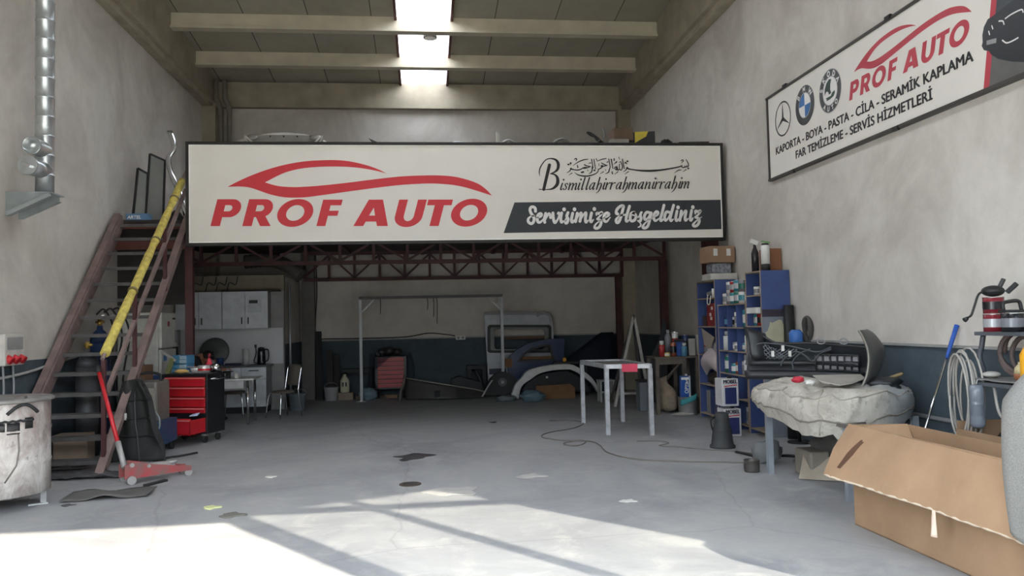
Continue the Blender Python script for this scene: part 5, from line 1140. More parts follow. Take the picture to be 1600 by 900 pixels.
Rb = Euler((0,0,-.25)); MB().box((bx+.62,13.35,4.64), (.42,.3,.33), Rb).build('box', mat('black print', (40,42,46), .5), t)
MB().hexa([V((bx+.62,13.35,4.64))+Rb.to_matrix()@V(q) for q in ((-.13,-.156,-.02),(.06,-.156,.08),(.06,-.15,.08),(-.13,-.15,-.02),(-.13,-.156,.168),(.1,-.156,.168),(.1,-.15,.168),(-.13,-.15,.168))]).build('yellow_corner', mat('yellow print', (206,186,60), .5), t)
t = MB().bb(bx+.56,bx+1.05,13.1,13.6,PLAT,4.468); tag(t.build('carton', mat('dull carton', (150,132,116), .85)), 'second tall carton under the black and yellow box', 'carton')
tag(MB().ell((bx+.98,13.15,4.56), (.11,.09,.1), 14, 9, None, lambda q: q*(1+.3*noise.noise(q*3))).build('cable_ball', BLACK), 'tangled black cable ball right of the mezzanine boxes', 'cable')
for k, (x0, x1, z, y, m, lab) in enumerate(((bx-.1,4.80,4.46,12.85,mat('pale board', (176,172,162), .7),'pale flat board lying along the mezzanine edge above the sign'),(bx+1.1,4.80,4.52,12.95,mat('dark flat board', (70,62,54), .7),'dark narrow board resting on the right end of the pale board'))):
    t = thing('flat_board', lab, 'board', ((x0+x1)/2,y,z)); MB().bar((x0,y,z-.02+.03*k),(x1,y,z+.02),.25,.03).build('board', m, t)
    if k == 0:
        for x in (x0+.1,x1-.1): MB().bb(x-.02,x+.02,y-.02,y+.02,PLAT,z-.03).build('support', mat('pale board', (176,172,162), .7), t)
# roof lamp, rain pipes
t = thing('roof_lamp', 'round grey lamp hanging under the roof light strip', 'ceiling lamp', at(672,60,15.8)); p = at(672,60,15.7)
MB().lathe([(.135,0),(.145,.03),(.13,.06),(.05,.09),(.03,.11)], p, 28).build('housing', mat('lamp grey', (88,86,80), .5), t); MB().lathe([(.115,-.004),(.115,.0)], p, 28).build('diffuser', mat('lamp glass', (232,232,228), .3), t)
MB().cyl(p+V((0,0,.12)), V((p.x,p.y,zc(p.y))), .01, k=8).build('cord', BLACK, t)
for k, x in enumerate((-4.36,-4.18)):
    P = [V((x-.07,17.92,7.05)),V((x-.07,17.92,6.65)),V((x,18.0,6.45)),V((x,18.02,6.2)),V((x,18.02,PLAT))]
    tag(MB().tube([P[0]]+spline(P[1:4], 6)+[P[4]], .055, 14).build('downpipe', mat('pipe grey', (120,116,106), .7)), ('left','right')[k]+' of the two grey downpipes in the left back corner', 'pipe', 'downpipes in the back corner')
# ================================================================== right side: blue shelves with tins
SHX = 4.47                        # open side of the shelf units
BE = mat('raw board edge', (150,134,118), .75, 0, .15, 8)
def shelf_unit(name, lab, y0, y1, zs, cols, top, bottom=.0, side_m=None):
    t = thing(name, lab, 'shelf unit', (4.68, (y0+y1)/2, bottom), 0, None)
    for y in (y0, y1): MB().bb(SHX, XR-.012, y-.01, y+.01, bottom, top).build('side_panel', side_m or BLUE, t)
    MB().bb(XR-.028, XR-.012, y0+.01, y1-.01, bottom, top).build('back_panel', BLUE, t)
    for z in zs:
        MB().bb(SHX, XR-.03, y0+.01, y1-.01, z-.018, z).build('shelf', BE, t)
    w = (y1-y0)/cols
    for k in range(1, cols): MB().bb(SHX+.005, XR-.03, y0+k*w-.008, y0+k*w+.008, bottom, zs[-1]-.018).build('divider', BLUE, t)
    for y in (y0, y1): MB().bb(SHX-.006, SHX, y-.01, y+.01, bottom, top).build('edge_strip', BE, t)
    return t
U1Z = (.08,.55,1.02,1.47,1.92,2.19); U2Z = (.09,.435,.78,1.115,1.46,1.80); U3Z = (.08,.5,1.0,1.48,1.9,2.22)
u1 = shelf_unit('blue_shelf', 'tall blue shelf unit farthest along the right wall, carton on top', 11.92, 12.72, U1Z, 1, 2.19)
u2 = shelf_unit('pigeonhole_shelf', 'lower blue shelf unit divided into pigeonholes between two tall ones', 10.75, 11.8, U2Z, 3, 1.80)
u3 = shelf_unit('blue_shelf', 'tall blue shelf unit nearest the camera with a grey lower side', 10.22, 10.71, U3Z, 1, 2.22)
y = 10.2095
for nm, z0, z1, m in (('grey_paint_field', .0, 1.60, mat('grey side paint', (118,124,134), .6)), ('dark_stripe', 1.60, 1.70, mat('dark purple paint', (52,46,60), .6))):
    MB().bb(SHX, XR-.012, y-.004, y, z0, z1).build(nm, m, u3)
flat('cream_patch', [[(4.52+.02*math.sin(i*1.7)+.16+.16*math.cos(2*math.pi*i/20), 1.38+.17*math.sin(2*math.pi*i/20)-.02*math.cos(i*2.1)) for i in range(20)]], mat('cream paint', (186,182,156), .7), plane_M((0,y-.0055,0),(1,0,0),(0,0,1)), u3)
LIDM = mat('tin lid', (190,190,188), .25, .85, .05)
PAL = {'white': (206,206,204), 'silver': (166,168,172), 'dark blue': (40,56,100), 'light blue': (84,132,160), 'red': (150,46,48), 'deep red': (118,34,44), 'magenta': (186,58,130), 'green': (46,110,96), 'black': (34,34,38), 'grey': (120,122,128), 'yellow': (206,178,84), 'orange': (150,84,62), 'teal': (54,130,140)}
CMS = {k: mat('tin '+k, v, .24, .15 if k in ('silver',) else 0, .06) for k, v in PAL.items()}
def tin(p, r, h, body, band, lab, grp, kind='tin'):
    p = V(p)
    o = MB().lathe([(r,0),(r,h*.985),(r*.93,h),(r*.9,h*.975),(0,h*.975)], p, 18).build('paint_tin' if kind == 'tin' else 'spray_can' if kind == 'spray' else 'plastic_bottle', CMS[body])
    tag(o, lab, {'tin':'tin','spray':'spray can','bottle':'bottle'}[kind], grp)
    if kind == 'tin':
        MB().lathe([(r*1.02,h*.25),(r*1.02,h*.72)], p, 18, caps=False).build('label_band', CMS[band], o)
        MB().lathe([(r*1.03,h*.965),(r*1.03,h*1.0),(r*.8,h*1.003)], p, 18, caps=False).build('rim', LIDM, o)
    elif kind == 'spray':
        MB().lathe([(r,h*.98),(r*.6,h*1.06),(r*.6,h*1.1)], p, 16).build('shoulder', LIDM, o)
        MB().lathe([(r*.72,h*1.06),(r*.72,h*1.3),(r*.5,h*1.34)], p, 16).build('cap', CMS[band], o)
    else:
        MB().lathe([(r,h*.98),(r*.45,h*1.14),(r*.4,h*1.2)], p, 16).build('neck', CMS[body], o); MB().lathe([(r*.46,h*1.16),(r*.46,h*1.32)], p, 16).build('cap', CMS[band], o)
    return o
ROW = {4: 'top', 3: 'second', 2: 'third', 1: 'fourth', 0: 'bottom'}
COLN = ('right', 'middle', 'left')
cells = {   # (row, column counted from the camera): (y offset, x offset, r, h, body, band, kind)
 (4,2): [(-.06,0,.05,.13,'dark blue','light blue','tin'),(.07,.06,.05,.13,'black','dark blue','tin')],
 (4,1): [(-.09,.0,.045,.18,'white','grey','tin'),(.04,.02,.045,.12,'silver','black','tin'),(-.04,.14,.05,.24,'green','white','bottle')],
 (4,0): [(-.08,.03,.05,.12,'white','red','tin'),(.06,.05,.05,.2,'teal','white','tin')],
 (3,2): [(.0,0,.05,.17,'white','silver','spray'),(.1,.1,.045,.12,'grey','white','tin')],
 (3,1): [(-.08,0,.05,.09,'white','grey','tin'),(.04,.02,.05,.1,'silver','white','tin'),(-.02,.14,.05,.24,'red','white','tin')],
 (3,0): [(-.07,.0,.04,.18,'white','yellow','bottle'),(.06,.03,.05,.1,'light blue','white','tin')],
 (2,2): [(-.05,0,.055,.2,'green','white','tin'),(.09,.03,.04,.16,'white','silver','spray')],
 (2,1): [(-.1,.02,.04,.14,'red','grey','tin'),(-.01,.02,.04,.14,'orange','white','tin'),(.09,.0,.045,.12,'teal','white','tin')],
 (2,0): [(-.06,0,.05,.24,'grey','white','tin'),(.07,.02,.05,.16,'silver','grey','tin')],
 (1,2): [(0,.05,.06,.16,'grey','white','tin')], (1,1): [(.02,.05,.06,.17,'black','grey','tin')], (1,0): [(-.02,.05,.05,.15,'red','white','tin'),(.09,.08,.04,.13,'white','black','tin')],
 (0,0): [(0,.06,.07,.2,'silver','grey','tin')],
}
w2 = (11.8-10.75)/3
NTH = ('nearest the camera', 'next to it away from the camera', 'at the back of the cell')
for (r_, c_), lst in cells.items():
    for i, (oy, ox, r, h, bo, ba, kd) in enumerate(lst):
        cy = 10.75+w2*(c_+.5); z = U2Z[r_]+.0005
        tin((SHX+.07+ox, cy+oy, z), r*1.28, h*1.25, bo, ba, '%s %s with %s %s in the %s row, %s column of the pigeonholes' % (bo, {'tin':'tin','spray':'spray can','bottle':'bottle'}[kd], ba, 'band' if kd == 'tin' else 'cap', ROW[r_], COLN[c_]), 'tins in the pigeonhole shelf', kd)
for i, (oy, ox, r, h, bo, ba) in enumerate(((.0,.05,.06,.17,'white','grey'),(.16,.05,.06,.17,'grey','silver'),(.30,.05,.06,.17,'teal','white'),(.46,.05,.065,.18,'green','silver'),(.64,.05,.065,.17,'white','teal'),(.82,.06,.06,.17,'silver','white'))):
    cy = 11.72-oy; tin((SHX+.06+ox, cy, U2Z[5]+.0005), r, h, bo, ba, '%s tin with %s band, lower row on top of the pigeonholes, %s from the left' % (bo, ba, ('first','second','third','fourth','fifth','sixth')[i]), 'tins on top of the pigeonholes')
    if i in (1,2,3,4): 
        b2, n2 = (('white','grey'),('red','silver'),('teal','silver'),('grey','green'))[i-1]
        tin((SHX+.06+ox, cy, U2Z[5]+h*1.003+.0015), r*.97, .165, b2, n2, '%s tin with %s band stacked on top of the pigeonholes, %s from the left' % (b2, n2, ('first','second','third','fourth')[i-1]), 'tins on top of the pigeonholes')
# unit 1 contents
Y1 = 12.320
t = thing('spray_gun', 'grey spray gun with a white cup on top shelf of the far blue unit', 'spray gun', (SHX+.1,12.170,U1Z[4]))
MB().bar((SHX+.06,12.370,U1Z[4]+.06),(SHX+.06,12.120,U1Z[4]+.08),.06,.06).build('body', GREY, t, .01); MB().cyl((SHX+.06,12.080,U1Z[4]+.001),(SHX+.06,12.080,U1Z[4]+.14),.045,k=16).build('cup', WHITE, t)
MB().tube(spline([(SHX+.0,12.220,U1Z[4]+.05),(SHX-.02,12.200,U1Z[4]-.08),(SHX-.02,12.100,U1Z[4]-.1),(SHX-.01,12.060,U1Z[4]+.03)], 6), .008, 6).build('cord', WHITE, t)
t = thing('red_canister', 'large red metal canister on the second shelf of the far blue unit', 'canister', (SHX+.16,12.170,U1Z[3])); MB().bb(SHX+.04,SHX+.22,12.000,12.400,U1Z[3]+.0005,U1Z[3]+.36).build('body', mat('canister red', (132,32,34), .35), t, .012)
MB().cyl((SHX+.12,12.120,U1Z[3]+.36),(SHX+.12,12.120,U1Z[3]+.39),.03,k=14).build('cap', LIDM, t)
for k, (a, zz) in enumerate(((.06,.26),(.14,.16),(.1,.1))): MB().bb(SHX+.035,SHX+.039,12.060+a,12.140+a,U1Z[3]+zz,U1Z[3]+zz+.05).build('white_mark', WHITE, t)
tag(MB().bb(SHX+.05,SHX+.2,12.470,12.620,U1Z[3]+.0005,U1Z[3]+.17).build('dark_carton', mat('dark carton', (70,56,52), .8)), 'small dark carton beside the red canister', 'carton')
for i, (yy, r, h, bo, ba, kd) in enumerate(((12.580,.05,.16,'orange','grey','tin'),(12.420,.05,.2,'teal','white','tin'),(12.220,.035,.16,'white','silver','bottle'),(12.080,.04,.14,'light blue','white','tin'))):
    tin((SHX+.09, yy, U1Z[2]+.0005), r, h, bo, ba, '%s %s with %s top, third shelf of the far blue unit' % (bo, {'tin':'tin','bottle':'bottle'}[kd], ba), 'tins in the far blue unit', kd)
tag(MB().sheet(lambda u, v: V((SHX-.01-.12*math.sin(math.pi*u)*math.sin(math.pi*v)+.15*(u-.5)**2, 11.940+.5*u, .76+.3*v+.06*math.sin(u*5))), 12, 12, .02).build('plastic_bag', mat('cloudy pinkish bag', (168,156,156), .3)), 'cloudy plastic bag bulging out of the far blue unit', 'bag')
scrap('rag_pile', V((SHX+.15,12.320,U1Z[1]+.10)), (.14,.24,.1), mat('dark rags', (66,58,54), .9), 'pile of dark rags on the lower shelf of the far blue unit', 'rags', 8)
for i, (yy, h, c) in enumerate(((12.520,.36,(120,120,118)),(12.340,.40,(44,58,104)),(12.200,.30,(52,60,90)))):
    tag(MB().bb(SHX+.05,SHX+.25,yy-.05,yy+.05,U1Z[0]+.0005,U1Z[0]+h).build('upright_box', mat('box tone %d' % i, c, .6), None, .006), ('grey upright box on the floor shelf of the far blue unit','tall navy upright box on the floor shelf of the far blue unit','shorter navy box on the floor shelf of the far blue unit')[i], 'box', 'boxes in the far blue unit')
tag(MB().prism([(SHX-.004,11.970,1.30),(SHX-.004,12.520,1.44),(SHX-.004,12.420,1.18),(SHX-.004,12.170,1.1)], (-.012,0,0)).build('hanging_rag', mat('beige rag', (150,140,128), .9)), 'beige rag hanging in the third opening of the far blue unit', 'rag')
# on top of unit 1
tz = 2.191
tag(MB().bb(4.42,4.86,11.940,12.340,tz,tz+.10).build('white_case', mat('dirty white box', (190,188,182), .5), None, .01), 'flat dirty-white box on top of the far blue unit', 'box')
t = thing('clear_packet', 'clear packet of grey parts under the taped carton', 'packet', (4.62,12.120,tz+.10)); MB().bb(4.48,4.80,12.020,12.300,tz+.102,tz+.27).build('packet', mat('packet grey', (128,132,140), .35, 0, .5, 26), t, .03)
t = thing('taped_carton', 'brown carton with white labels on top of the far blue unit', 'carton', (4.62,12.120,tz+.27)); MB().box((4.62,12.160,tz+.40), (.42,.36,.255), Euler((0,0,.12))).build('box', CARD, t, .006)
for x in (4.52,4.74): MB().box((x,12.160-.19+.12*(x-4.62),tz+.43), (.07,.004,.11), Euler((0,0,.12))).build('label', WHITE, t)
# unit 3 contents
tin((SHX+.1,10.560,U3Z[4]+.0005), .05, .12, 'white', 'grey', 'white tin with grey band on the top shelf of the near blue unit', 'tins in the near blue unit')
tin((SHX+.12,10.410,U3Z[4]+.0005), .05, .12, 'silver', 'white', 'silver tin with white band on the top shelf of the near blue unit', 'tins in the near blue unit')
tin((SHX+.14,10.290,U3Z[4]+.0005), .05, .2, 'grey', 'silver', 'tall grey tin on the top shelf of the near blue unit', 'tins in the near blue unit')
tag(MB().bb(SHX-.05,SHX+.25,10.270,10.610,U3Z[3]+.17,U3Z[3]+.25).build('white_carton', WHITE, None, .006), 'flat white carton lying on tins in the near blue unit', 'carton')
tin((SHX+.1,10.310,U3Z[3]+.0005), .05, .165, 'white', 'red', 'white tin with red band under the white carton', 'tins in the near blue unit'); tin((SHX+.1,10.450,U3Z[3]+.0005), .06, .165, 'red', 'black', 'red tin with black band under the white carton', 'tins in the near blue unit')
tin((SHX+.1,10.600,U3Z[3]+.0005), .05, .165, 'teal', 'silver', 'teal tin under the white carton in the near blue unit', 'tins in the near blue unit')
scrap('folded_cloth', V((SHX+.15,10.330,U3Z[3]+.34)), (.1,.08,.09), mat('grey cloth', (150,150,146), .9), 'grey cloth on the white carton in the near blue unit', 'cloth', 2)
t = thing('fire_extinguisher_bottle', 'white cylinder with black base on top of the near blue unit', 'cylinder', (4.62,10.360,2.22))
MB().lathe([(.06,0),(.06,.09)], (4.6,10.330,2.221), 20).build('base', BLACK, t); MB().lathe([(.058,.09),(.058,.33),(.04,.36)], (4.6,10.330,2.221), 20).build('body', WHITE, t); MB().lathe([(.05,.34),(.045,.37),(.02,.375)], (4.6,10.330,2.221), 16).build('cap', BLACK, t)
MB().bar((4.55,10.330,2.62),(4.66,10.310,2.60),.02,.02).build('trigger', mat('green trigger', (92,140,80), .4), t)
t = thing('white_spray_bottle', 'white spray bottle with dark label behind the cylinder on the near blue unit', 'bottle', (4.55,10.530,2.22)); MB().lathe([(.05,0),(.05,.26),(.02,.34),(.02,.38)], (4.55,10.550,2.221), 16).build('body', CMS['black'], t); MB().box((4.53,10.530,2.63), (.1,.05,.06), Euler((0,.4,0))).build('spray_head', WHITE, t)
tag(MB().bb(4.66,4.86,10.410,10.660,2.221,2.53).build('brown_box', mat('rust brown carton', (136,92,64), .8)), 'rust-brown carton on top of the near blue unit', 'carton')
# MOBEL tins
def big_tin(p, w, d, h, lab, side):
    p = V(p); t = thing('paint_canister', lab, 'canister', p, 0, 'stacked rectangular paint canisters')
    MB().bb(p.x-w/2,p.x+w/2,p.y,p.y+d,p.z,p.z+h).build('body', mat('canister white', (196,196,198), .35), t, .01)
    MB().bb(p.x-w/2+.04,p.x+w/2-.03,p.y-.003,p.y,p.z+.03,p.z+h*.68).build('blue_panel', mat('canister navy', (42,50,98), .35), t)
    flat('red_wave', [[(p.x-w/2+.03,p.z+h*.70),(p.x,p.z+h*.735),(p.x+w/2-.02,p.z+h*.75),(p.x+w/2-.02,p.z+h*.79),(p.x,p.z+h*.765),(p.x-w/2+.03,p.z+h*.74)]], RED, plane_M((0,p.y-.004,0),(1,0,0),(0,0,1)), t)
    lt = text('lettering', 'MOBEL', .072, mat('ink navy', (28,30,48), .4), plane_M((p.x,p.y-.002,p.z+h*.83),(1,0,0),(0,0,1)), t, 0, 0, .86, .002, 'CENTER'); embolden(lt, V((1,0,0)), V((0,-1,0)), .0035)
    MB().cyl((p.x+w*.2,p.y+d*.5,p.z+h),(p.x+w*.2,p.y+d*.5,p.z+h+.03),.03,k=14).build('cap', BLACK, t)
    if side:
        MB().bb(p.x+w/2,p.x+w/2+.004,p.y+.01,p.y+d-.01,p.z+.02,p.z+h-.03).build('side_label', GREY, t)
        for k in range(5): MB().bb(p.x+w/2+.004,p.x+w/2+.012,p.y+.03,p.y+d-.03,p.z+.06+.065*k,p.z+.09+.065*k).build('side_rib', mat('rib grey', (80,82,86), .5), t)
    return t
q = fl(1146,682); big_tin((q.x,q.y,0), .24, .26, .37, 'white and navy MOBEL canister on the floor in front of the pigeonholes', False)
big_tin((q.x-.02,q.y+.005,.405), .23, .27, .37, 'white and navy MOBEL canister stacked on the one on the floor', True)
t = thing('shadow_roll', 'black rolled sheet standing in for the shadow between near blue unit and wall', 'roll', (4.79,10.1,0)); MB().lathe([(.07,0),(.075,.9),(.065,1.75)], (4.79,10.1,0), 16).build('roll', BLACK, t)  # dark roll put where the shelf's shadow falls on the wall
cq = atx(1244,536,4.7)
tag(MB().lathe([(.07,0),(.085,.02),(.085,.13),(.05,.17)], cq, 18).build('blue_cup', mat('bright blue plastic', (66,116,190), .4)), 'bright blue plastic cup behind the car bumper', 'cup')
t = thing('cup_stand', 'thin dark stand behind the bumper carrying the blue cup', 'stand', (cq.x,cq.y,0)); MB().cyl((cq.x,cq.y,.02),(cq.x,cq.y,cq.z-.015),.02,k=10).build('pole', BLACK, t); MB().lathe([(.1,cq.z-.016),(.1,cq.z-.001)], (cq.x,cq.y,0), 16).build('plate', BLACK, t); MB().lathe([(.15,0),(.15,.02)], (cq.x,cq.y,0), 16).build('foot', BLACK, t)
p = atx(1262,515,XR-.03)
tag(MB().tube([p+V((0,.10*math.cos(a)*.8,.16*math.sin(a))) for a in [2*math.pi*k/24 for k in range(24)]], [.03+.012*math.sin(k*.7) for k in range(24)], 8, True).build('hanging_ring', mat('dark tape', (70,70,66), .7)), 'dark oval ring of tape hanging on the right wall', 'ring')

# workbench with tins
t = thing('wooden_bench', 'old narrow workbench loaded with tins beside the far blue unit', 'bench', (4.2,13.7,0))
OB = mat('grimy wood', (96,88,80), .8, 0, .25, 6); bx0, bx1, by0, by1, bh = 3.72, 4.84, 13.15, 13.75, .965
bxa = at(1020,600,13.3).x
MB().bb(bxa,bx1,by0,by1,bh-.03,bh).build('top', OB, t, .004)
for x in (bxa+.05, bxa+.52, bx1-.24):
    for y in (by0+.04, by1-.05): MB().bb(x-.03,x+.03,y-.03,y+.03,0,bh-.03).build('leg', OB, t)
MB().bar((bxa+.5,by0+.06,.88),(bxa+.15,by1-.08,.35),.06,.03).build('brace', OB, t)
MB().bb(bxa+.02,bxa+.5,by0+.02,by0+.05,bh-.13,bh-.03).build('apron', OB, t)
for i, (px, r, h, bo, ba, kd, yy) in enumerate(((1034,.05,.2,'red','white','spray',13.25),(1042,.05,.07,'yellow','white','tin',13.22),(1044,.06,.34,'grey','silver','bottle',13.55),(1052,.05,.24,'orange','black','tin',13.28),(1055,.055,.42,'white','red','tin',13.45),(1069,.05,.17,'light blue','white','spray',13.22),(1071,.055,.36,'dark blue','black','tin',13.45))):
    tin((at(px,540,yy).x, yy, bh+.0005), r, h, bo, ba, '%s %s with %s %s on the old workbench' % (bo, {'tin':'tin','spray':'spray can','bottle':'bottle'}[kd], ba, 'band' if kd == 'tin' else 'cap'), 'tins on the workbench', kd)
for i, (px, w, h, c, yy, lab) in enumerate(((1061,.16,.24,(44,74,140),13.33,'blue rectangular tin with dark lid on the old workbench'),(1080,.11,.29,(180,178,172),13.4,'grey-white upright carton on the old workbench'),(1090,.05,.35,(200,198,190),13.45,'thin white board standing at the end of the workbench'))):
    x = at(px,540,yy).x; t = thing('rectangular_tin' if i == 0 else 'upright_carton', lab, 'tin' if i == 0 else 'carton', (x,yy,bh)); MB().bb(x-w/2,x+w/2,yy-.05,yy+.05,bh+.0005,bh+h).build('body', mat('bench box %d' % i, c, .5), t, .005)
    if i == 0: MB().bb(x-w/2+.01,x+w/2-.01,yy-.045,yy+.045,bh+h,bh+h+.04).build('lid', BLACK, t)
def sack(u, v):
    a = 2*math.pi*u; z = v; rr_ = (1-(2*v-1)**4)**.5 if 0 < v < 1 else .02
    return V((bxa+.285+(.18+.02*math.sin(3*a))*rr_*math.cos(a), 13.42+.24*rr_*math.sin(a), .01+.5*v*(1-.25*math.cos(a))+.03*noise.noise(V((a,v*4,1)))*rr_))
tag(MB().sheet(sack, 28, 12).build('grain_sack', mat('dusty sackcloth', (140,126,110), .9, 0, .2, 12, .3)), 'slumped dusty sack under the old workbench', 'sack')
t = thing('blue_canister', 'blue OPTIMA canister standing in a pail by the workbench', 'canister', (at(1071,610,12.95).x,12.98,.4))
ox = at(1071.5,610,12.95).x; oz = at(1071,617,12.95).z
MB().bb(ox-.075,ox+.06,12.96,13.06,.30,oz+.31).build('body', mat('optima blue', (40,84,160), .35), t, .006); MB().bb(ox+.06,ox+.085,12.95,13.07,.30,oz+.31).build('pale_side', mat('optima pale', (176,186,190), .35), t)
text('lettering', 'OPTIMA', .095, M_INKW, plane_M((ox+.045,12.958,oz+.02),(.12,0,1),(-1,0,.12)), t, 0, .002, .8); MB().bb(ox-.07,ox+.055,12.955,12.958,oz+.25,oz+.29).build('white_band', M_INKW, t)
MB().cyl((ox+.03,13.0,oz+.31),(ox+.03,13.0,oz+.345),.02,k=12).build('cap', WHITE, t)
t = thing('steel_pail', 'steel pail with a teal cloth band holding the blue canister', 'pail', (ox+.03,12.92,0)); MB().lathe([(.15,0),(.165,.30),(.17,.305),(.155,.30),(.145,.015)], (ox+.04,12.98,0), 26, caps=False).lathe([(.15,0),(.15,.29)],(ox+.04,12.98,0),26).build('body', mat('pail steel', (160,162,162), .35, .7), t)
MB().sheet(lambda u, v: V((ox+.04+.172*math.cos(3.6+1.9*u), 12.98+.172*math.sin(3.6+1.9*u), .16+.12*u+.09*v)), 12, 3, .006).build('teal_cloth', mat('teal cloth', (60,140,146), .8), t)
scrap('white_scrap', V((bxa+.4,12.9,.03)), (.2,.1,.035), mat('white scrap', (170,168,162), .9), 'white scraps on the floor before the workbench', 'scrap', 4)

# floor things in the middle right
q = fl(1129,699); t = thing('rubber_cone', 'ribbed black rubber boot standing on the floor', 'rubber boot', (q.x,q.y,0))
prof = [(.19,0),(.19,.03),(.165,.05),(.14,.24)]
for k in range(5): prof += [(.145-.006*k,.25+.028*k),(.125-.006*k,.262+.028*k)]
prof += [(.11,.40),(.10,.48),(.085,.49),(.02,.485)]
MB().lathe([(a*.82,b*.88) for a, b in prof], (q.x,q.y,0), 28).build('body', mat('black boot rubber', (56,58,60), .65), t); MB().tube(spline([(q.x-.085,q.y,.38),(q.x-.145,q.y-.02,.34),(q.x-.135,q.y-.02,.25),(q.x-.11,q.y,.21)], 5), .01, 6).build('loop', BLACK, t)
q = fl(1175,737); t = thing('open_tin', 'open bare metal tin on the floor in front of the covered table', 'tin', (q.x,q.y,0))
MB().lathe([(.075,0),(.08,.01),(.08,.12),(.083,.125),(.076,.12),(.074,.015)], (q.x,q.y,0), 24, caps=False).lathe([(.074,.004),(.074,.012)], (q.x,q.y,0), 24).build('body', mat('dull tin', (96,92,88), .4, .6), t); MB().lathe([(.0815,.03),(.0815,.09)], (q.x,q.y,0), 24, caps=False).build('label_band', mat('tin label dark', (64,60,58), .5), t)
def floor_cable(name, pts, r, m, lab):
    tag(MB().tube(spline([(lambda p: V((p.x,p.y,r)))(fl(*a)) for a in pts], 8), r, 7).build(name, m), lab, 'cable')
CAB = mat('dusty cable', (112,106,100), .7)
floor_cable('floor_cable', [(858,658),(885,657.5),(905,659),(911,663),(895,670),(865,675),(848,680),(850,685),(880,689),(908,689),(915,692),(903,697),(885,696),(882,693),(900,690),(925,691),(938,697),(950,708),(990,718),(1060,722),(1120,723),(1165,724)], .008, CAB, 'long thin cable looping over the floor beside the steel table')
floor_cable('floor_cable', [(995,690),(1030,690),(1045,693),(1030,697),(1060,699),(1100,703),(1150,706),(1195,712)], .006, CAB, 'thin short cable on the floor right of the steel table')
floor_cable('floor_cable', [(1150,708),(1190,716),(1230,714),(1270,718),(1300,712)], .016, mat('black hose', (34,34,36), .6), 'black hose under the covered table')
for k in range(4):
    floor_cable('hose_coil', [(1240+8*k,722+3*k),(1275,716+4*k),(1300,722+4*k),(1290,732+3*k),(1255,735+2*k),(1240+8*k,722+3*k)], .013, CAB, 'grey hose loop on the floor under the covered table, %s of four' % ('top','second','third','lowest')[k])
# drain, stains, litter
q = fl(641,757); t = thing('floor_drain', 'round rusty drain cover in the middle of the floor', 'drain', (q.x,q.y,0)); MB().lathe([(.11,0),(.11,.008)], (q.x,q.y,0), 24).build('cover', mat('rusty iron', (74,60,50), .8), t)
for k in range(4): MB().bb(q.x-.07,q.x+.07,q.y-.06+.04*k-.008,q.y-.06+.04*k+.008,.008,.010).build('slot', BLACK, t)
q = fl(645,714); st = MB(); st.prism([(q.x+(.2+.06*math.sin(3*a+.5)+.04*math.sin(7*a))*math.cos(a)*1.0, q.y+(.24+.08*math.sin(2*a)+.04*math.sin(5*a))*math.sin(a), .001) for a in [2*math.pi*k/30 for k in range(30)]], (0,0,.003)); tag(st.build('oil_stain', mat('oil dark', (62,60,62), .5)), 'dark oil stain on the floor in the middle of the hall', 'stain')
for k, (px, py, rx, c, lab) in enumerate(((423,746,.05,(210,206,198),'tiny white paper scrap on the floor left of the drain'),(330,794,.07,(200,204,150),'pale yellow scrap lying at the edge of the sunlight'),(362,806,.1,(110,108,100),'grey rag lying at the edge of the sunlight'),(830,744,.14,(178,176,172),'pale flat scrap on the floor right of the drain'),(982,783,.07,(206,204,200),'white paper scrap on the floor right of centre'),(710,768,.25,(176,174,170),'dried white filler splash behind the drain'),(770,660,.05,(60,60,62),'small dark chip on the floor in the back half'),(105,790,.06,(70,70,72),'small black chip on the floor near the drum'))):
    q = fl(px, py); b = MB(); b.prism([(q.x+rx*(1+.35*math.sin(3*a+k))*math.cos(a), q.y+rx*.8*(1+.3*math.sin(4*a+k))*math.sin(a), .001) for a in [2*math.pi*i/18 for i in range(18)]], (0,0,.004+.008*(k < 3))); tag(b.build('floor_scrap', mat('scrap %d' % k, c, .8)), lab, 'scrap')

# table under the big cloth, with the bumper on it
t = thing('steel_trestle_table', 'steel table with pale legs hidden under the big cloth', 'table', (4.1,7.7,0))
lg = [V((3.5,7.92,0)),V((3.62,6.6,0)),V((4.6,8.5,0)),V((4.66,7.25,0))]
for q in lg: MB().bar(q,q+V((0,0,.62)),.055,.055).build('leg', mat('pale leg steel', (150,158,166), .45, .4), t)
MB().prism([V((q.x,q.y,.62)) for q in (lg[0],lg[1],lg[3],lg[2])], (0,0,.03)).build('top', DIRTY, t)
CL = bpy.data.materials.new('grimy quilted cloth'); CL.use_nodes = True; nt = CL.node_tree; bs = nt.nodes['Principled BSDF']
P = node(nt, 'ShaderNodeNewGeometry').outputs['Position']; sp = node(nt, 'ShaderNodeSeparateXYZ'); nt.links.new(P, sp.inputs[0])
n1 = noise_tex(nt, P, 2.4, 8, .7, .6); n2 = noise_tex(nt, P, 9, 8, .75)
c = ramp(nt, n1, [(.3, lin((140,134,124))), (.48, lin((176,171,161))), (.68, lin((202,198,190)))])
c = mixc(nt, ramp(nt, sp.outputs[0], [(.0,(0,)*3),(1,(1,)*3)]), c, c)
bl_ = mathn(nt, 'MULTIPLY', mathn(nt, 'SUBTRACT', sp.outputs[0], 4.05), 3.0)
cl_ = node(nt, 'ShaderNodeClamp'); nt.links.new(bl_, cl_.inputs[0])
c = mixc(nt, mathn(nt, 'MULTIPLY', cl_.outputs[0], .75), c, lin((134,144,152)))
c = mixc(nt, ramp(nt, n2, [(.53, (0,)*3), (.7, (.8,)*3)]), c, lin((104,98,88)))
nt.links.new(c, bs.inputs['Base Color']); bs.inputs['Roughness'].default_value = .75
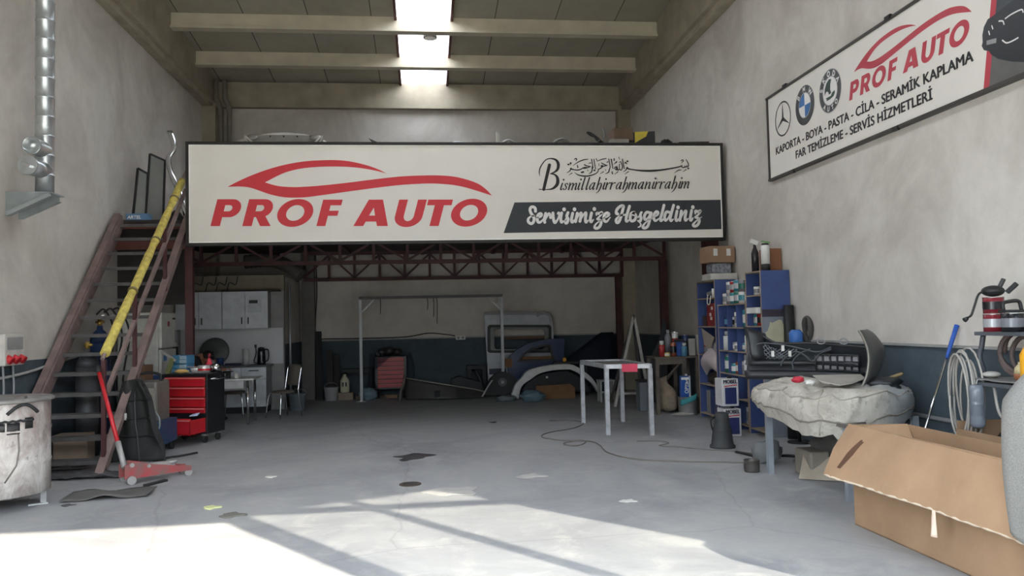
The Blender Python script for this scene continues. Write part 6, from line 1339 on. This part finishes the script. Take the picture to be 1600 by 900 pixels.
bp = node(nt, 'ShaderNodeBump'); bp.inputs['Strength'].default_value = .4; bp.inputs['Distance'].default_value = .03; nt.links.new(n1, bp.inputs['Height']); nt.links.new(bp.outputs[0], bs.inputs['Normal'])
Q = [V((3.36,8.30,0)),V((3.50,6.62,0)),V((4.76,7.22,0)),V((4.72,8.75,0))]
def cloth(u, v):
    """u round the rim, v from the skirt hem (0) over the edge to the middle (1)"""
    a = 2*math.pi*u; e = .55
    cx, sx = math.cos(a), math.sin(a)
    x = math.copysign(abs(cx)**e, cx); y = math.copysign(abs(sx)**e, sx)
    rad = 1.0 if v < .35 else max(.02, (1-(v-.35)/.65))
    bulge = 1+.06*math.sin(math.pi*min(1, v/.45)) if v < .45 else 1
    s, r_ = (x*rad*bulge+1)/2, (y*rad*bulge+1)/2
    p = (Q[0]*(1-s)+Q[1]*s)*(1-r_)+(Q[3]*(1-s)+Q[2]*s)*r_
    top = .905-.03*(1-s)*(r_)+.02*math.sin(s*6)*r_
    hem = .66-.26*max(0,s-.15)*(1-r_*.6)+.02*math.sin(a*5)-.012*math.sin(a*9)
    if v < .35: z = hem+(top-.07-hem)*(v/.35)**.9
    else:
        k = (v-.35)/.65; z = top-.07*(1-min(1, k*3.2))**2
    f = .03*math.sin(a*7+1)*math.sin(math.pi*min(1, v*1.6))*.5+.05*noise.noise(V((p.x*2.4,p.y*2.4,v*2)))+.045*(1-abs(noise.noise(V((p.x*4,p.y*4,z*4)))*2.2))+.02*noise.noise(V((p.x*11,p.y*11,z*9)))
    n = V((x, y, 0)); return V((p.x, p.y, z+f*.8))+V((-(.5-s)*f*1.2, -(.5-r_)*f*1.2, 0))
t = thing('table_cover', 'big grimy quilted cloth draped over the table below the bumper', 'cloth', (4.1,7.7,.6))
MB().sheet(cloth, 96, 26).build('cloth', CL, t)
MB().tube([cloth(k/96,.13)+((cloth(k/96,.13)-V((4.1,7.7,.8))).normalized()*.004) for k in range(96)], .008, 6, True).build('piping', mat('dark piping', (122,116,106), .8), t)
MB().tube([cloth(k/96,.36)+V((0,0,.003)) for k in range(96)], .006, 6, True).build('seam', mat('seam grey', (158,152,142), .8), t)
for k in (66,72,80,54,60): MB().tube([cloth(k/96,.02+.4*j/10)+((cloth(k/96,.02+.4*j/10)-V((4.1,7.7,.8))).normalized()*.003) for j in range(11)], .006, 6).build('seam', mat('seam grey', (140,134,124), .8), t)
# bumper: shape given along its length, left end to right end
Lb, Rb_ = V((3.52,8.55,0)), V((4.42,7.62,0))
BP = mat('black bumper plastic', (34,36,40), .45); BP2 = mat('satin bumper plastic', (54,57,62), .5)
def bx_(s): return Lb.lerp(Rb_, s)+V((.10,.10,0))*math.sin(math.pi*s)
def zt_(px, py, s): q = bx_(s); return atz_at(px, py, q.y)
def atz_at(px, py, Y): return at(px, py, Y).z
TOP = [(0,1168,511),(.06,1180,516),(.14,1200,524),(.24,1215,536),(.34,1235,537),(.48,1262,536),(.62,1290,537),(.78,1325,540),(1,1358,543)]
def ztop(s):
    for (a,x0,y0),(b_,x1,y1) in zip(TOP, TOP[1:]):
        if a <= s <= b_:
            f = (s-a)/(b_-a); return at(x0+(x1-x0)*f, y0+(y1-y0)*f, bx_(s).y).z
    return 1.2
t = thing('car_bumper', 'large black car bumper standing on the cloth-covered table', 'car part', (4.0,8.1,1.0))
def bshell(u, v):
    p = bx_(u); z0 = .93; z = z0+(ztop(u)-z0)*v; out = V((.55,.6,0)).normalized()
    return V((p.x, p.y, z))+out*(.12*math.sin(math.pi*v)*.8+.02)
MB().sheet(bshell, 40, 12, .015).build('shell', BP2, t)
MB().tube([bshell(k/40,1) for k in range(41)], .014, 8).build('top_lip', BP, t)
off = V((-.55,-.6,0)).normalized()
MB().tube([V((bx_(s).x,bx_(s).y,.97))+off*.05 for s in [.02+.96*k/20 for k in range(21)]], .05, 8).build('lower_beam', BP, t)
MB().tube([V((bx_(s).x,bx_(s).y,1.10))+off*(.03+.02*math.sin(s*8)) for s in [.05+.9*k/20 for k in range(21)]], .03, 8).build('middle_beam', BP, t)
# honeycomb field at the left, window lattice at the right
b = MB()
for i in range(9):
    for j in (0,1):
        s0, s1 = .07+.035*i, .07+.035*i+(.12 if j else -.12)
        pts = [(lambda s, v: V((bx_(min(.42,max(.04,s))).x,bx_(min(.42,max(.04,s))).y,1.14+(min(ztop(min(.42,max(.04,s))),1.45)-1.2)*v))+off*.02)(s0+(s1-s0)*k/5, k/5) for k in range(6)]
        b.tube(pts, .007, 5)
b.build('honeycomb_grille', mat('grille grey', (92,97,104), .5), t)
b = MB(); f = lambda s, z: V((bx_(s).x,bx_(s).y,z))+off*.045
for z in (1.03,1.11,1.19): b.tube([f(.58+.36*k/8, z) for k in range(9)], .012, 6)
for k in range(7): b.tube([f(.58+.06*k,1.03), f(.58+.06*k,1.19)], .011, 6)
b.build('window_lattice', BP, t); b = MB(); b.sheet(lambda u, v: V((bx_(.58+.36*u).x,bx_(.58+.36*u).y,1.03+.16*v))+off*.03, 6, 2, .006); b.build('pale_backing', mat('pale backing', (140,138,142), .6), t)
for k, pts in enumerate(([(.03,1.08),(.06,1.22),(.14,1.31),(.3,1.30),(.45,1.26),(.6,1.22),(.72,1.27)], [(.3,1.06),(.33,1.14),(.42,1.22),(.5,1.18),(.56,1.12),(.62,1.2),(.72,1.25)], [(.40,1.03),(.40,1.12),(.46,1.2),(.55,1.25)])):
    MB().tube(spline([f(s, z)+off*.03 for s, z in pts], 6), .009, 6).build('wiring', mat('wiring grey', (66,70,76), .5), t)
for s, z in ((.25,1.20),(.385,1.2),(.33,1.26)): MB().box(f(s,z)+off*.06, (.025,.02,.06)).build('connector', WHITE, t)
for s in (.63,.82): p = f(s,1.33); MB().tube([p+V((.028*math.cos(a),-.028*math.cos(a),.028*math.sin(a))) for a in [2*math.pi*k/12 for k in range(12)]], .008, 6, True).build('wire_loop', GREY, t)
# right end wing
wpts = [(1342,516),(1348,526),(1354,540),(1357,553),(1357.5,566),(1355,584),(1350,598),(1344,607)]
wR = [(1353,514),(1366,521),(1381,541),(1382,553),(1380,562),(1374,577),(1370,589),(1366,598)]
A_ = spline([at(x,y,7.35) for x, y in wpts], 4); B_ = spline([at(x,y,7.75) for x, y in wR], 4); n_ = len(A_)-1
MB().sheet(lambda u, v: A_[int(round(u*n_))].lerp(B_[int(round(u*n_))], v)+V((.05,0,0))*math.sin(math.pi*v), n_, 6, .015).build('end_wing', mat('grey wing plastic', (84,84,82), .5), t)
MB().tube([p+V((-.004,-.006,0)) for p in A_], .008, 6).build('wing_edge', mat('pale edge', (150,146,136), .4), t)
MB().sheet(lambda u, v: (lambda p, q: p.lerp(q, v))(at(1166+28*u,512+10*u,8.5), at(1174+22*u,560+2*u,8.45))+V((0,-.03*math.sin(math.pi*u),0)), 8, 6, .02).build('end_flap', BP, t)
t = thing('pale_plate', 'flat pale grey plate lying tilted on the cloth in front of the bumper', 'plate', (4.0,7.4,1.0))
pts = [at(x,y,Y) for x, y, Y in ((1270,588,7.5),(1345,586.5,7.5),(1352,592,7.4),(1330,600,7.2),(1312,603,7.12),(1283,597,7.3))]
MB().prism(pts, (0,.004,.012)).build('plate', mat('pale plate', (160,156,148), .5), t)
scrap('red_connector', at(1247,593,7.5)+V((0,0,.0)), (.06,.04,.03), mat('red plastic bit', (196,50,70), .4), 'small red plastic bit on the cloth below the bumper', 'plastic bit', 6)
scrap('white_connector', at(1266,598,7.4), (.05,.03,.025), WHITE, 'small white plug on the cloth beside the pale plate', 'plug', 7)
scrap('black_clump', at(1382,600,7.35), (.16,.12,.07), BP, 'black clump of trim on the cloth right of the bumper wing', 'trim', 9)
t = MB().tube(spline([at(1378,598,7.4),at(1392,590,7.4),at(1410,584,7.4)], 6), .018, 8); tag(t.build('ochre_strip', mat('ochre strip', (136,118,84), .7)), 'ochre strip sticking out right of the bumper wing', 'strip')
# scrap below the table
scrap('clear_bag', V((3.72,8.5,.12)), (.15,.14,.13), mat('greyish film', (112,116,118), .35), 'crumpled clear bag under the left end of the covered table', 'bag', 11)
tag(MB().bb(3.75,3.95,7.55,7.9,.0,.26).build('grey_cloth_box', mat('dusty box', (120,114,104), .9), None, .02), 'dusty carton on the floor under the covered table', 'carton')
scrap('grey_bundle', V((4.25,7.9,.2)), (.28,.3,.2), mat('grey bundle', (96,94,92), .8), 'grey bundle of hoses and rags under the covered table', 'bundle', 12)
tag(MB().prism([V((3.62,7.55,.01)),V((3.95,7.35,.01)),V((4.0,7.5,.2)),V((3.75,7.7,.22))], (.01,.012,.0)).build('card_scrap', mat('pale card', (150,140,126), .85)), 'pale piece of card leaning under the covered table', 'card')

# long cardboard box in the foreground
CD = bpy.data.materials.new('worn cardboard'); CD.use_nodes = True; nt = CD.node_tree; bs = nt.nodes['Principled BSDF']
P = node(nt, 'ShaderNodeNewGeometry').outputs['Position']; n1 = noise_tex(nt, P, 2.2, 8, .65); n2 = noise_tex(nt, P, 14, 6, .7)
c = ramp(nt, n1, [(.3, lin((142,114,88))), (.7, lin((160,130,102)))]); c = mixc(nt, ramp(nt, n2, [(.6, (0,)*3), (.8, (.4,)*3)]), c, lin((176,148,120)))
nt.links.new(c, bs.inputs['Base Color']); bs.inputs['Roughness'].default_value = .85
e0, e1 = fl(1337,820), fl(1520,902); dirv = (e1-e0).normalized(); e1 = e0+dirv*1.80; nv = V((-dirv.y, dirv.x, 0)); nv = nv if nv.x > 0 else -nv
topz = atz_at(1326,664,e0.y); up_ = V((0,0,topz)); Wd = .46
t = thing('cardboard_box', 'long open cardboard box with a bent-out flap in the right foreground', 'box', (e0+e1)/2)
E0, E1 = e0+V((0,0,.002)), e1+V((0,0,.002))
MB().prism([E0,E1,E1+up_,E0+up_], nv*.008).build('front_panel', CD, t)
MB().prism([E0+nv*Wd,E1+nv*Wd,E1+nv*Wd+up_*.96,E0+nv*Wd+up_*.98], nv*.008).build('rear_panel', CD, t)
MB().prism([E0,E0+nv*Wd,E0+nv*Wd+up_*.985,E0+up_], -dirv*.008).build('end_panel', CD, t); MB().prism([E1,E1+nv*Wd,E1+nv*Wd+up_*.95,E1+up_], dirv*.008).build('end_panel', CD, t)
MB().prism([E0,E1,E1+nv*Wd,E0+nv*Wd], (0,0,.008)).build('bottom', CD, t)
fa = E0+up_; fb = E1+dirv*.13+up_-V((0,0,.02))
ta, tb = at(1321,663,(fa-dirv*.06).y), None
fl_a = at(1288,741,e0.y-.12); drop = fl_a-(fa-dirv*.03)
def flap(u, v):
    base = (fa-dirv*.03).lerp(fb, u); d = drop.lerp(V((-.16,0,-.36)), min(1,u*1.6)); wob = .006*math.sin(u*20)+.01*noise.noise(V((u*6,v*3,0)))
    return base+d*v+V((-wob-.02*math.sin(math.pi*v),0,0))
fp = MB().sheet(flap, 40, 8, .007, False).build('front_flap', CD, t); fp['label'] = 'long front flap folded outwards'
b = MB(); b.tube([flap(k/40,1)+V((0,0,.002*math.sin(k*2.7))) for k in range(41)], [.006+.004*abs(math.sin(k*1.9)) for k in range(41)], 6); b.build('torn_edge', mat('torn paper edge', (196,180,160), .9), fp)
b = MB(); b.sheet(lambda u, v: flap(.150-.065*v+(.036-.012*abs(2*v-1))*(u-.5), .2+.6*v)+V((-.010,0,0)), 3, 10, 0); 
for k, (u0, v0, u1, v1) in enumerate(((.34,.0,.29,.95),(.36,.0,.35,1.0))):
    MB().tube([flap(u0+(u1-u0)*j/8, v0+(v1-v0)*j/8)+V((-.004,0,0)) for j in range(9)], .0035, 5).build('crease', mat('crease light', (196,156,120), .85), fp)
bm_ = b; bm_.build('brown_stain', mat('oily stain', (84,56,36), .6), fp)
hp = flap(.62,1); MB().sheet(lambda u, v: hp+V((-.01-.02*v*math.sin(u*3),.03*(u-.5)*(1+v),-.16*v)), 4, 8, .004).build('torn_tag', mat('torn tag', (206,186,170), .85), fp)
MB().prism([E0+nv*.1+up_*.98, E0+nv*Wd+up_*.985, E0+nv*(Wd-.02)+up_*.80-dirv*-.12, E0+nv*.14+up_*.80-dirv*-.12], (0,0,-.006)).build('end_flap', CD, t)

# second box with black parts behind it
t = thing('low_carton', 'smaller open carton with black parts behind the long cardboard box', 'box', (4.42,5.85,0))
z1 = .73; b0, b1 = 4.25, 4.80; y0, y1 = 5.3, 6.05
MB().bb(b0,b1,y1-.008,y1,.0,z1).build('rear_panel', CD, t); MB().bb(b0,b1,y0,y0+.008,0,z1-.05).build('front_panel', CD, t); MB().bb(b0-.008,b0,y0,y1,0,z1-.06).build('side_panel', CD, t); MB().bb(b1,b1+.008,y0,y1,0,z1-.04).build('side_panel', CD, t); MB().bb(b0,b1,y0+.008,y1-.008,0,.008).build('bottom', CD, t)
t = thing('black_trim_part', 'black plastic car trim filling the smaller carton', 'car part', (4.45,5.75,.01)); MB().sheet(lambda u, v: V((4.28+.49*u, 5.35+.64*v, .55+.12*math.sin(u*7)*math.sin(v*3+1)+.06*noise.noise(V((u*5,v*5,4))))), 18, 14, .04).build('trim', BP, t); MB().bb(4.32,4.74,5.45,5.9,.009,.5).build('core', BP, t)

# wall rack at the right edge
RKX = 4.40
t = thing('shelf_rack', 'grey two-shelf wall rack holding tins and hoses at the right edge', 'rack', (XR-.2,6.0,1.0))
RK = mat('rack grey', (92,96,102), .5, .3)
ya = atx(1525,515,RKX+.02).y; yb = ya-1.15; zr = atz_at(1532,518,ya); zl = atz_at(1520,595,ya)
MB().bb(RKX,XR-.002,yb,ya,zr-.03,zr).build('upper_shelf', RK, t, .004); MB().bb(RKX-.06,XR-.002,yb,ya,zl-.03,zl).build('lower_shelf', RK, t, .004)
for y in (ya-.04, yb+.05):
    MB().tube(spline([(RKX+.05,y,zr-.03),(RKX+.04,y+.01,zr-.12),(RKX+.01,y,zr-.2),(RKX+.04,y,zr-.32),(RKX+.02,y,zl)], 6), .02, 8).build('front_post', mat('rack post', (70,74,80), .5, .3), t)
    MB().bb(XR-.05,XR-.002,y-.03,y+.03,.0,zr-.03).build('rear_post', RK, t)
def rtin(px, py0, h, r, bo, ba, lab, Y=None):
    p = at(px, 505, Y); return tin((max(RKX+r+.005,p.x), Y, py0), r, h, bo, ba, lab, 'tins on the wall rack')
rz = zr+.0005
a1 = rtin(1539,rz,.14,.078,'deep red','silver','deep red tin with silver band at the left end of the rack',ya-.13)
a2 = rtin(1569,rz,.145,.085,'black','grey','black tin with pale band second on the rack',ya-.33)
a3 = tin((RKX+.12,ya-.57,rz), .085, .145, 'magenta', 'white', 'magenta tin with white band cut by the photo edge', 'tins on the wall rack')
a4 = tin((a1.location.x,ya-.13,rz+.1425), .076, .13, 'deep red', 'black', 'deep red tin with black band stacked on the rack, carrying a black tool', 'tins on the wall rack')
a1l = V((a1.location.x, ya-.13, rz+.275))
t = thing('heat_gun', 'black tool with hanging cord lying on the stacked deep red tin', 'tool', a1l)
MB().ell(a1l+V((0,0,.045)), (.085,.08,.045), 18, 10).build('body', BLACK, t)
MB().bar(a1l+V((.03,-.02,.05)), a1l+V((.06,-.05,.14)), .045,.03).build('nozzle', BLACK, t, .006); MB().bar(a1l+V((.08,-.05,.03)), a1l+V((.13,-.1,.10)), .05,.035).build('grip', DARK, t, .006)
MB().tube(spline([a1l+V((-.06,0,.05)),a1l+V((-.13,-.01,.02)),a1l+V((-.17,-.01,-.07)),a1l+V((-.20,-.01,-.14)),a1l+V((-.23,-.01,-.16))], 6), .009, 8).build('cord', BLACK, t); p = a1l+V((-.235,-.01,-.165)); MB().cyl(p, p+V((-.025,0,-.015)), .014, .02, 12).build('plug', BLACK, t)
p = V((a2.location.x,ya-.33,rz+.147)); t = thing('black_sander', 'black sanding block with handle lying on the black tin', 'tool', p); MB().bb(p.x-.09,p.x+.07,ya-.38,ya-.28,p.z+.0005,p.z+.022).build('base', DARK, t, .005)
MB().tube(spline([p+V((-.08,0,.02)),p+V((-.08,0,.07)),p+V((-.03,0,.085)),p+V((.05,0,.085)),p+V((.07,0,.02))], 6), .014, 8).build('handle', BLACK, t)
def coil(name, c, rx, rz_, turns, r, m, lab, lean=.0):
    n = int(turns*22); pts = []
    for k in range(n+1):
        a = 2*math.pi*k/22; w = 1+.10*math.sin(a*.31)+.05*math.sin(a*.77)
        pts.append(c+V((.02*math.sin(a*.5), rx*w*math.cos(a), rz_*w*math.sin(a)))+V((-.05*math.sin(k*.11),0,0)))
    return tag(MB().tube(pts, r, 7).build(name, m), lab, 'hose coil')
pc_ = V((4.33,6.42,.0)); zt1, zb1 = atz_at(1520,553,ya), atz_at(1520,688,ya)
coil('cable_coil', V((4.33,ya+.05,(zt1+zb1)/2)), .13, (zt1-zb1)/2, 6, .009, mat('pale grey cable', (160,156,150), .6), 'big loop of pale grey cable hanging from the rack')
zt1, zb1 = atz_at(1550,524,ya-.3), atz_at(1550,590,ya-.3)
coil('hose_coil', V((4.62,ya-.25,(zt1+zb1)/2+.01)), .2, (zt1-zb1)/2, 3, .02, mat('brown hose', (98,84,82), .6), 'brown air hose coil hanging between the two rack shelves')
coil('cable_coil', V((4.56,ya-.62,(zt1+zb1)/2)), .15, (zt1-zb1)/2*.95, 4, .012, mat('dark cable', (60,58,58), .6), 'dark cable coil hanging on the rack behind the orange bottle')
p = at(1512,640,6.3); p = V((4.31,ya-.12,zl-.36)); t = thing('clear_bottle', 'greyish clear bottle hanging upside down below the rack', 'bottle', p)
MB().lathe([(.02,0),(.05,.015),(.055,.04),(.055,.2),(.052,.21),(.055,.22),(.055,.29),(.045,.34)], p, 20).build('body', mat('smoky plastic', (112,118,128), .25), t); MB().lathe([(.056,.10),(.056,.19)], p, 20, caps=False).build('label_band', mat('smoky label', (92,98,108), .4), t)
MB().tube(spline([p+V((0,0,.34)),p+V((.02,0,.38)),p+V((.06,-.02,.36))], 5), .006, 6).build('hook', STEEL, t)
for k in range(3):
    y = ya-.2-.26*k; tag(MB().tube(spline([V((4.4,y,zl-.03)),V((4.42,y-.03,zl-.25)),V((4.5,y-.1,.75)),V((4.6,y-.12,.6)),V((4.72,y-.05,.78))], 7), .012, 7).build('hanging_cable', mat('dark cable', (60,58,58), .6) if k else mat('pale grey cable', (160,156,150), .6)), ('pale','dark','second dark')[k]+' cable drooping below the lower rack shelf', 'cable', 'cables below the rack')
# lower shelf goods
tag(MB().sheet(lambda u, v: V((4.34+.35*u, ya-.02-.6*v, zl+.012+.018*abs(noise.noise(V((u*5,v*5,2)))))), 12, 12, .01).build('rag_layer', mat('grey paper rags', (116,116,114), .9)), 'flat grey rags covering the lower rack shelf', 'rags')
p = V((4.46,ya-.1,zl+.03)); t = thing('white_sponge', 'white rounded sponge on the rags of the lower rack shelf', 'sponge', p); MB().ell(p+V((0,0,.025)), (.07,.06,.025), 16, 8).build('sponge', mat('dull sponge', (176,174,168), .9), t)
p = V((4.50,ya-.42,zl+.03)); t = thing('glass_jar', 'squat jar with yellowish contents beside the orange bottle', 'jar', p); MB().lathe([(.075,0),(.08,.02),(.08,.05)], p, 20).build('lower_body', mat('jar amber', (150,96,66), .4), t); MB().lathe([(.08,.05),(.075,.09),(.05,.12),(.05,.135)], p, 20).build('upper_body', mat('jar cream', (196,184,142), .4), t)
p = V((4.40,ya-.58,zl+.031)); t = thing('orange_bottle', 'orange bottle with a white cap on the lower rack shelf', 'bottle', p)
MB().lathe([(.055,0),(.06,.015),(.06,.20),(.035,.25),(.024,.26)], p, 24).build('body', mat('orange plastic bottle', (228,164,40), .35), t); MB().lathe([(.027,.255),(.027,.29),(.02,.295),(.012,.32),(.018,.335),(.01,.345)], p, 18).build('cap', WHITE, t)
for z in (.14,.17): MB().ell(p+V((-.05,-.035,z)), (.012,.01,.012), 10, 6).build('dot', BLACK, t)
# stick leaning on the wall
f0 = V((4.24,6.78,0)); f1 = atx(1495,508,XR-.03); fm = f0.lerp(f1,.72)
t = thing('blue_stick', 'thin metal rod with a blue grip leaning on the right wall', 'rod', f0); MB().tube([f0,f0.lerp(f1,.81)], .012, 10).build('rod', CHROME, t); MB().tube([f0.lerp(f1,.80),f0.lerp(f1,.83),f0.lerp(f1,.9),f1], [.013,.016,.019,.021], 12).build('grip', mat('blue grip', (40,84,170), .5), t)
z7 = atz_at(1500,657,7.0); tag(MB().tube([V((XR-.025,8.3,z7)),V((XR-.025,5.2,z7+.0))], .022, 8).build('wall_pipe', mat('pale wall pipe', (140,142,146), .5)), 'pale horizontal pipe low along the right wall', 'pipe')
# grey cloth cover at the picture's right edge
cc_ = V((at(1577,690,3.85).x+.285,3.85,0)); 
t = thing('cloth_stand', 'round floor stand under the grey cloth cover at the right edge', 'stand', cc_); MB().cyl(cc_+V((0,0,.02)), cc_+V((0,0,1.28)), .03, k=12).build('pole', BLACK, t); MB().lathe([(.2,0),(.2,.02)], cc_, 24).build('foot', BLACK, t); MB().lathe([(.12,1.26),(.13,1.29)], cc_, 20).build('plate', BLACK, t)
def cover(u, v):
    a = 2*math.pi*u; z = 1.33-.9*v-.04*math.sin(a*2+1)*v; r = .02+.20*min(1, (v*4.2)**.55)+.03*math.sin(math.pi*v)+.012*math.sin(a*7+v*2)*v
    return cc_+V((r*math.cos(a), r*math.sin(a), z))
t = thing('grey_cover', 'heather grey cloth cover hanging at the right edge of the photo', 'cloth', cc_+V((0,0,.3))); MB().sheet(cover, 48, 30, .012).build('cloth', mat('heather grey cloth', (126,125,122), .95, 0, .2, 130, .3), t); MB().tube([cover(k/48,.97)+(cover(k/48,.97)-V((cc_.x,cc_.y,.4))).normalized()*.004 for k in range(48)], .006, 6, True).build('hem', mat('hem grey', (112,112,112), .95), t)
